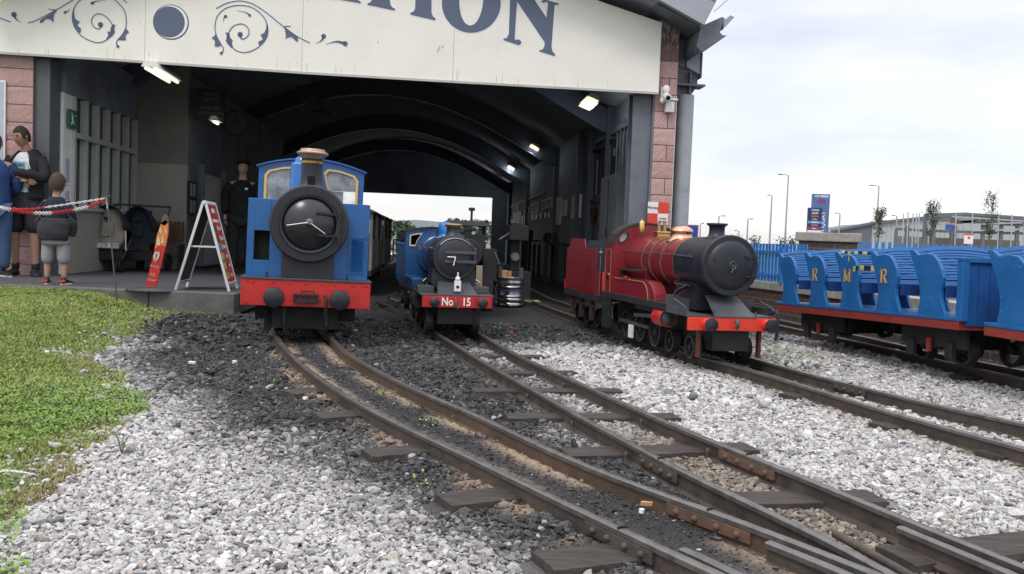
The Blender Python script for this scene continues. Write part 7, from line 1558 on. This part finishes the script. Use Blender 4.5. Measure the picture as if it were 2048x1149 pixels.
for s_ in(-1,1):
    skin_mesh('sock',{'a':(P_(s_*.085,0,.05),.036),'b':(P_(s_*.085,0,.095),.037)},[('a','b')],cloth('grey_sock_%d'%(s_+1),(.10,.10,.12)),boy,1)
    sh_=shoe(boy,P_(s_*.09,.01,0),(s_*.25,1),.19,SHOEB,WHITE,h=.055); mb=MB(); mb.box(s_*.09*k-.028,s_*.09*k+.028,-.064,-.054,.03,.05); mb.build('shoe_tab',ORANGERED,sh_)
hand(boy,P_(-.13,.17,.605),(.2,1,-.3),(1,0,0),SKIN,.7); hand(boy,P_(.115,.17,.62),(-.2,1,-.3),(-1,0,0),SKIN,.7)
# --- adult in royal blue at the left edge, back half turned
p=G(-14,556,PZ-.02); k=1.72/1.80; adu=thing('person','person in royal blue top and blue jeans cut off by the left edge','person',(p.x,p.y,PZ),R(35))
nd={'pel':(P_(0,.0,.95),(.11,.08)),'wa':(P_(0,.0,1.12),(.10,.08)),'ch':(P_(0,.0,1.32),(.12,.085)),'nb':(P_(0,.0,1.48),(.075,.065)),'nk':(P_(0,.0,1.54),.058),'hd':(P_(0,.0,1.62),.06),
 'hl':(P_(-.10,.0,.90),.095),'kl':(P_(-.11,.0,.50),.060),'al':(P_(-.11,.0,.10),.042),'hr':(P_(.10,.0,.90),.095),'kr':(P_(.11,.0,.50),.060),'ar':(P_(.11,.0,.10),.042),
 'sl':(P_(-.19,.0,1.42),.06),'el':(P_(-.26,.02,1.15),.045),'wl':(P_(-.20,.20,1.05),.032),'sr':(P_(.19,.0,1.42),.06),'er':(P_(.26,.02,1.15),.045),'wr':(P_(.20,.20,1.05),.032)}
skin_mesh('body',nd,ed,SKIN,adu); head(adu,P_(0,0,1.68),.108,(.5,1),SKIN,HAIRB)
loft('blue_top',Rk((0,0,.86,.185,.14),(0,0,1.0,.180,.135),(0,0,1.15,.172,.13),(0,0,1.32,.188,.135),(0,0,1.42,.160,.11),(0,0,1.48,.075,.07)),BLUET,adu)
for s_ in(-1,1): sleeve(adu,[P_(s_*.16,0,1.41),P_(s_*.24,.0,1.30),P_(s_*.265,.03,1.15),P_(s_*.21,.17,1.07)],[.085*k,.075*k,.065*k,.055*k],BLUET)
skin_mesh('jeans',{'p':(P_(0,0,.93),(.16,.13)),'hl':(P_(-.11,0,.84),.12),'kl':(P_(-.12,0,.48),.085),'al':(P_(-.12,0,.08),.075),'hr':(P_(.11,0,.84),.12),'kr':(P_(.12,0,.48),.085),'ar':(P_(.12,0,.08),.075)},[('p','hl'),('hl','kl'),('kl','al'),('p','hr'),('hr','kr'),('kr','ar')],DENIM,adu)
shoe(adu,P_(-.12,0,0),(-.2,-1),.28,SHOEB,WHITE); shoe(adu,P_(.12,0,0),(.3,-1),.28,SHOEB,WHITE); hand(adu,P_(-.19,.25,1.03),(.2,1,-.1),(1,0,0),SKIN,k); hand(adu,P_(.19,.25,1.03),(-.2,1,-.1),(-1,0,0),SKIN,k)
# --- staff member in dark clothes and cap in the shadows
q=D(482,520,13.6); k=.98; stf=thing('person','shadowy figure in dark cap standing inside the shed left of the tall blue engine','person',(q.x,13.6,.215),R(12))
nd2={a:((v[0][0]/(1.72/1.80)*k,v[0][1]/(1.72/1.80)*k,v[0][2]/(1.72/1.80)*k),v[1]) for a,v in nd.items()}
DT=cloth('dark_navy_uniform',(.004,.005,.007)); DTR=cloth('dark_trousers',(.012,.012,.014))
skin_mesh('body',nd2,ed,SKIN,stf); head(stf,P_(0,-.02,1.68),.105,(.2,-1),SKIN,HAIRD)
loft('uniform_top',Rk((0,0,.86,.185,.14),(0,0,1.0,.180,.135),(0,0,1.15,.172,.13),(0,0,1.32,.188,.135),(0,0,1.42,.160,.11),(0,0,1.48,.075,.07)),DT,stf)
for s_ in(-1,1): sleeve(stf,[P_(s_*.16,0,1.41),P_(s_*.24,.0,1.30),P_(s_*.265,.03,1.15),P_(s_*.24,-.04,.97)],[.085*k,.075*k,.065*k,.055*k],DT)
skin_mesh('trousers',{'p':(P_(0,0,.95),(.17,.14)),'hl':(P_(-.11,0,.84),.12),'kl':(P_(-.12,0,.48),.085),'al':(P_(-.12,0,.08),.075),'hr':(P_(.11,0,.84),.12),'kr':(P_(.12,0,.48),.085),'ar':(P_(.12,0,.08),.075)},[('p','hl'),('hl','kl'),('kl','al'),('p','hr'),('hr','kr'),('kr','ar')],DTR,stf)
mb=MB(); mb.sphere(P_(0,0,1.76),.115,16,8,(1,1.05,.6)); mb.box(-.07,.07,-.19,-.08,1.72,1.735); mb.build('cap',DT,stf,smooth=60)
shoe(stf,P_(-.12,0,0),(-.1,-1),.28,SHOEB); shoe(stf,P_(.12,0,0),(.1,-1),.28,SHOEB); hand(stf,P_(-.24,-.08,.88),(0,-.1,-1),(1,0,0),SKIN,k); hand(stf,P_(.24,-.08,.88),(0,-.1,-1),(-1,0,0),SKIN,k)
mb=MB(); mb.box(.05,.09,-.165,-.16,1.30,1.33); mb.build('badge',WHITE,stf)
# ============================================================= CHAIN BARRIER
CYc=9.02; REDP=mat('chain_red',(.55,.02,.025),.45,var=.08); WHP=mat('chain_white',(.75,.75,.72),.45,var=.06)
a=D(213,396,CYc); b=G(234,586,.20)
t=thing('barrier_pole','thin dark leaning pole holding the ends of the red and white chains','pole',(b.x,b.y,.12)); mb=MB(); mb.tube([(0,0,0),(a.x-b.x,a.y-b.y,a.z-.12+.04)],.008,8); mb.build('rod',DKGREY,t); mb=MB(); mb.tube([(a.x-b.x-.02,a.y-b.y,a.z-.12),(a.x-b.x+.05,a.y-b.y-.01,a.z-.10)],.005,6); mb.build('hook',WORN,t)
def chain(pts,label,secs,r=.011,pitch=.030):
    P=resample([D(x,y,CYc-.06*i/10) for i,(x,y) in enumerate(pts)],pitch); t=thing('barrier_chain',label,'chain',(0,0,0),0,'red and white plastic chains')
    mb={0:MB(),1:MB()}; n=len(P)
    for i in range(n-1):
        f=i/(n-1); c=0
        for lim,cc in secs:
            if f<=lim: c=cc; break
        A,B=P[i],P[i+1]; d=(B-A).normalized(); up=Vector((0,0,1)) if i%2 else Vector((0,1,0)); s=(up-d*up.dot(d)).normalized(); m_=(A+B)/2; L=pitch*.72
        ring=[m_+d*L*math.cos(q)+s*r*.95*math.sin(q) for q in [2*math.pi*j/10 for j in range(10)]]
        mb[c].tube(ring,.0042,5,closed=True)
    for c,nm,mm in((0,'white_links',WHP),(1,'red_links',REDP)):
        if mb[c].v: mb[c].build(nm,mm,t,smooth=80)
    return t
chain([(213,397),(150,407),(100,414),(60,419),(20,417),(-40,408),(-110,392)],'thin upper chain, white then red, running left from the leaning pole',((.36,0),(.62,1),(.8,0),(1,1)),r=.009)
chain([(213,397),(195,408),(170,416),(140,422),(100,427),(60,426),(25,421),(-30,408),(-110,385)],'thick lower chain of twisted red and white links running left from the leaning pole',((.11,1),(.20,0),(.33,1),(.44,0),(.58,1),(.85,0),(1,1)),r=.019,pitch=.017)
chain([(213,397),(215,406),(215,418)],'short loose white chain end hanging from the top of the leaning pole',((1,0),),r=.010,pitch=.025)
# ============================================================= A-FRAME BOARD
f1=G(350,581,PZ); f2=G(459,583,PZ); ap=D(405,403,9.2); c=(f1+f2)/2; t=thing('a_frame_board','white folding A-frame pavement board with a red ice lolly price panel','sign board',(c.x,c.y,PZ),.16)
hw=(f2-f1).length/2; Hh=ap.z-PZ; dl=.58; ALU=mat('white_alloy_frame',(.70,.71,.72),.35,var=.06,dirt=(.4,.4,.4),dirt_amt=.25)
for s_ in(-1,1):
    for y in(0,dl): mb=MB(); mb.bar((s_*hw,y,0),(s_*.012,y,Hh),.028,.022,up=(0,1,0)); mb.build('frame_leg',ALU,t,bevel=.003)
    mb=MB(); mb.bar((s_*.014,0,Hh-.01),(s_*.014,dl,Hh-.01),.028,.022); f=.085; mb.bar((s_*hw*(1-f),0,Hh*f),(s_*hw*(1-f),dl,Hh*f),.028,.022); mb.build('frame_rail',ALU,t,bevel=.003)
    a0=Vector((s_*hw*.90,.02,Hh*.10)); a1=Vector((s_*.02,.02,Hh*.97)); V=[a0,a1,a1+Vector((0,dl-.04,0)),a0+Vector((0,dl-.04,0))]; mb=MB(); mb.add([v-Vector((s_*.004,0,0)) for v in V]+[v+Vector((s_*.004,0,0)) for v in V],[(0,1,2,3),(7,6,5,4),(0,4,5,1),(1,5,6,2),(2,6,7,3),(3,7,4,0)]); 
    pn=mb.build('price_panel',RED if s_>0 else DKGREY,t)
    if s_>0:
        rs=random.Random(2); nrm=Vector((Hh,0,hw)).normalized()
        dirv=(a1-a0)
        def patch(f0,f1_,y0,y1,m_,nm='panel_print'):
            b=MB(); q=[a0+dirv*f0+Vector((0,y0,0)),a0+dirv*f1_+Vector((0,y0,0)),a0+dirv*f1_+Vector((0,y1,0)),a0+dirv*f0+Vector((0,y1,0))]; b.add([v+nrm*.006 for v in q]+[v+nrm*.008 for v in q],[(4,5,6,7),(0,1,5,4),(1,2,6,5),(2,3,7,6),(3,0,4,7)]); b.build(nm,m_,pn)
        patch(.90,.96,.17,.36,WHITE); patch(.78,.82,.08,.46,WHITE); cols=[mat('print_brown',(.16,.08,.04),.7),mat('print_orange',(.6,.25,.05),.7),mat('print_blue',(.10,.25,.6),.7),mat('print_green',(.15,.30,.10),.7),mat('print_gold',(.6,.45,.12),.7),mat('print_cream',(.6,.55,.4),.7)]
        for i,(f0,ca,cb_) in enumerate(((.66,0,5),(.53,0,5),(.42,2,5),(.29,4,3),(.17,4,0),(.04,4,1))):
            patch(f0,f0+.085,.06,.20,cols[ca]); patch(f0+.01,f0+.075,.24,.34,cols[cb_]); patch(f0+.02,f0+.06,.38,.46,WHITE)
mb=MB(); mb.bar((-hw*.5,.02,Hh*.5),(hw*.5,.02,Hh*.5),.012,.018); mb.bar((-hw*.5,dl-.02,Hh*.5),(hw*.5,dl-.02,Hh*.5),.012,.018); mb.build('cross_stay',ALU,t)
mb=MB(); mb.cyl((0,0,Hh),.02,-.02,dl+.02,'Y',12); mb.build('hinge',ALU,t)
# ============================================================= RED LOLLY SIGN on a rubber base
Yl=9.17; bp=D(300,577,Yl); t=thing('flexible_sign','narrow leaning red ice lolly sign with flame-shaped top on a dark oval base','sign',(bp.x,Yl,PZ))
mb=MB(); mb.lathe([(0,.035),(.10,.035),(.22,.022),(.26,.008),(.26,0),(0,0)],n=40,M=Matrix.Scale(.55,4,(0,1,0))); mb.build('rubber_base',DKGREY,t,smooth=50)
def L_(x,y,off=0.): q=D(x,y,Yl); return Vector((q.x-bp.x,off,q.z-PZ))
def strippoly(pts,m_,name,off,th=.02,par=None): b=MB(); b.poly([L_(x,y,off) for x,y in pts],(0,th,0)); return b.build(name,m_,par or t)
strippoly([(291,573),(312,573),(331,493),(318,490),(309,500)],RED,'red_panel',0.); up=strippoly([(309,500),(318,490),(331,493),(336,466),(336,446),(331,440),(322,446),(318,460),(314,470)],mat('lolly_orange',(.62,.20,.05),.6,var=.3,vscale=40),'flame_panel',0.)
strippoly([(321,448),(325,434),(331,428),(335,434),(336,446),(329,452)],mat('lolly_brown',(.10,.06,.045),.6,var=.6,vscale=60,dirt=(.4,.33,.25),dirt_amt=.8,dscale=50),'lolly_top',0.)
for pp in ([(313,490),(317,470),(321,486),(320,492)],[(322,488),(326,466),(328,486)],[(318,462),(322,450),(323,470)],[(330,462),(333,452),(333,472)]): strippoly(pp,mat('flame_cream',(.65,.50,.30),.6) if 'flame_cream' not in MATS else MATS['flame_cream'],'flame_tongue',-.004,.003,up)
hc=L_(313.5,513,-.006)
mb=MB(); hp_=[(0,-1.1),(-.55,-.4),(-.7,.25),(-.45,.75),(-.05,.7),(0,.35),(.05,.7),(.45,.75),(.7,.25),(.55,-.4)]; mb.tube([hc+Vector((x*.036+z*.010,0,z*.055)) for x,z in hp_],.005,6,closed=True); mb.tube([hc+Vector((x*.02+z*.006,0,z*.032)) for x,z in hp_],.003,6,closed=True); mb.build('heart_emblem',WHITE,t)
for s_,x,y,sz in(("WALL'S",309.5,534,.036),('ICE',306,550,.045),('CREAM',303,561,.032)):
    q=L_(x,y,-.004); text(s_,sz,Matrix.Translation(q)@Matrix.Rotation(R(10),4,'Y')@FACE,mat('sign_pink_white',(.62,.40,.38),.6) if 'sign_pink_white' not in MATS else MATS['sign_pink_white'],t,sx=.8)
# ============================================================= PUSHCHAIRS
def pushchair(px,py,Y,label,hoodm,seatm,light=False):
    q=D(px,py,Y); t=thing('pushchair',label,'pushchair',(q.x,Y,PZ),R(0),'pushchairs parked by the office wall'); FRB=MATS['grimy_black']
    for x in(-.22,.22):
        mb=MB(); mb.tube([(x,-.30,.16),(x,.10,.55),(x,.42,1.0)],.013,8); mb.tube([(x,.36,.13),(x,.05,.55)],.012,8); mb.build('side_frame',DKGREY,t)
        for y,r in((-.32,.10),(.36,.13)):
            for o_ in((-.02,.02) if y<0 else (0,)): mb=MB(); mb.lathe([(r*.6,-.012),(r,-.014),(r,.014),(r*.6,.012),(r*.6,-.012)],(x+o_,y,r),'X',20); mb.lathe([(0,-.01),(r*.6,-.006),(r*.6,.006),(0,.01)],(x+o_,y,r),'X',12); mb.build('wheel',FRB,t,smooth=50)
    mb=MB(); mb.tube([(-.22,.42,1.0),(.22,.42,1.0)],.016,8); mb.build('handle',DKGREY,t)
    # hood: half shell open to the front or back
    mb=MB(); V=[];F=[]; n,m=18,10
    for i in range(m+1):
        th=R(95)*i/m
        for k_ in range(n+1):
            a=math.pi*k_/n; x=.235*math.cos(a)*(1-.0*i); z=.62+.36*math.sin(a)*math.cos(th*.55)+.02*math.sin(6*a)*(i/m); y=-.28+.46*i/m; V.append((x*(1-.12*(i/m)**2),y,z-.10*(i/m)**2))
    for i in range(m):
        for k_ in range(n): q_=i*(n+1)+k_; F.append((q_,q_+1,q_+n+2,q_+n+1))
    mb.add(V,F); hd_=mb.build('hood',hoodm,t,smooth=60); s=hd_.modifiers.new('sol','SOLIDIFY'); s.thickness=.012
    # seat back panel
    mb=MB(); V=[];F=[]
    for j in range(11):
        f=j/10; z=.36+.56*f; w_=.15+.075*math.sin(math.pi*min(f*1.1,1)**.8)
        for i in range(9): x=(-1+2*i/8)*w_; V.append((x,-.20-.06*math.cos(i/8*math.pi-math.pi/2)+.10*f,z))
    for j in range(10):
        for i in range(8): q_=j*9+i; F.append((q_,q_+1,q_+10,q_+9))
    mb.add(V,F); sb_=mb.build('seat_back',seatm,t,smooth=60); s=sb_.modifiers.new('sol','SOLIDIFY'); s.thickness=.02
    mb=MB(); mb.box(-.07,.08,-.262,-.25,.52,.72); mb.tube([(-.075,-.268,.50),(-.065,-.255,.75)],.004); mb.tube([(.085,-.268,.50),(.075,-.255,.75)],.004); mb.build('pocket',seatm,sb_,bevel=.004); mb=MB(); mb.box(-.07,.02,-.245,-.228,.76,.80); mb.build('buckle',DARK,sb_)
    mb=MB(); mb.poly([(-.20,-.22,.16),(.20,-.22,.16),(.17,.2,.16),(-.17,.2,.16)],(0,0,.16)); mb.build('basket',FRB,t,bevel=.02)
    mb=MB(); mb.box(-.17,.17,-.275,-.25,.34,.42); mb.build('patterned_trim' if light else 'foot_panel',mat('zebra_trim',(.5,.5,.48),.8,var=.9,vscale=28) if light else FRB,t,bevel=.01)
    if light: mb=MB(); mb.tube([(.26,-.25,.60),(.27,-.27,.35),(.28,-.27,.32)],.008); mb.build('strap_end',WHITE,t)
    return t
BEIGE=cloth('beige_canvas',(.30,.27,.23)); PNAVY=cloth('pushchair_navy',(.012,.016,.03))
pushchair(231,500,13.0,'beige-backed pushchair with a black hood parked by the office wall',JKT,BEIGE,True); pushchair(289,500,13.3,'dark navy pushchair parked right of the beige one',PNAVY,PNAVY)
# odds and ends on the platform
def plat(px,py,name,label,cat,rz=0): q=G(px,py,PZ); return thing(name,label,cat,q,rz)
t=plat(152,540,'broom','brown-handled broom leaning beside the boy against the office wall','broom'); hd=D(140,440,t.location.y+.3); mb=MB(); mb.tube([(0,0,.03),(hd.x-t.location.x,hd.y-t.location.y,hd.z-PZ)],.012,8); mb.build('handle',mat('broom_wood',(.16,.11,.07),.8),t); mb=MB(); mb.box(-.12,.22,-.05,.05,0,.04); mb.build('head',mat('broom_head',(.20,.12,.07),.9),t)
t=plat(167,534,'carton','small pale lilac carton on the floor by the office wall','carton'); mb=MB(); mb.box(-.10,.10,-.05,.05,0,.17); mb.build('box',mat('lilac_card',(.30,.30,.42),.8),t,bevel=.004)
t=plat(141,536,'bottle','dark bottle standing behind the boy by the broom','bottle'); mb=MB(); mb.lathe([(0,0),(.035,0),(.035,.18),(.014,.24),(.014,.29),(0,.29)],n=16); mb.build('glass',DGLASS,t,smooth=50); mb=MB(); mb.lathe([(.0355,.06),(.0355,.14)],n=16); mb.build('bottle_label',WHITE,t)
t=sthing('low_bench','low brown slatted bench in the shadow against the cross wall','bench',(-7.1,2.75,.215)); mb=MB(); [mb.box(-.35,.15,-.15+i*.1,-.08+i*.1,.40,.43) for i in range(3)]; mb.build('seat',mat('bench_wood',(.12,.055,.035),.8),t); mb=MB(); [mb.box(-.34+i*.06,-.30+i*.06,.14,.16,.45,.78) for i in range(8)]; mb.build('backrest',MATS['bench_wood'],t)
for x in(-.3,.12): mb=MB(); mb.box(x-.02,x+.02,-.15,.13,0,.40); mb.build('leg',DARK,t)
for i,(x0,y0,x1,y1,lab) in enumerate(((377,366,388,394,'upper framed notice beside the pale office door'),(377,400,388,427,'lower framed notice beside the pale office door'))):
    d0,z0=WL(x0,y0,-6.98); d1,z1=WL(x1,y1,-6.98); o=sthing('framed_notice',lab,'notice',(-6.98,(d0+d1)/2,(z0+z1)/2),'framed notices by the office door'); Lh=abs(d1-d0)/2; Hh2=abs(z0-z1)/2
    mb=MB(); mb.box(0,.02,-Lh,Lh,-Hh2,Hh2); mb.build('sheet',mat('notice_white_%d'%i,(.55,.56,.56),.7),o); mb=MB(); [mb.box(-.01,.03,*q_) for q_ in ((-Lh-.03,-Lh,-Hh2-.03,Hh2+.03),(Lh,Lh+.03,-Hh2-.03,Hh2+.03),(-Lh,Lh,Hh2,Hh2+.03),(-Lh,Lh,-Hh2-.03,-Hh2),(-.01,.01,-Hh2,Hh2))]; mb.build('frame',DARK,o)
t=sthing('wall_notice','white-edged blue notice board at the extreme left on the pink pillar','notice',(FR(-6,200,-.1)[0],-.08,2.2)); mb=MB(); mb.box(-.2,.09,0,.02,-.55,.45); mb.build('board',WHITE,t); mb=MB(); mb.box(-.2,.07,-.004,0,-.53,.43); mb.build('face',mat('pale_board',(.45,.5,.58),.6),t)
q=G(70,545,PZ); t=thing('blue_drum','blue plastic drum half hidden behind the man with folded arms','drum',(q.x-.15,q.y+.5,PZ)); mb=MB(); mb.lathe([(0,0),(.13,0),(.14,.02),(.14,.25),(.145,.27),(.14,.29),(.14,.5),(.12,.53),(0,.53)],n=28); mb.build('drum',BLUE2,t,smooth=40)
# overhead wire at the top right
mb=MB(); A=D(1428,24,11.2); B=D(1480,-22,11.2); c=(A+B)/2; mb.tube([A-c,B-c],.006,6); o=mb.build('overhead_cable',PIPE); o.location=c; tag(o,'thin cable running up from the gutter corner into the sky','cable')
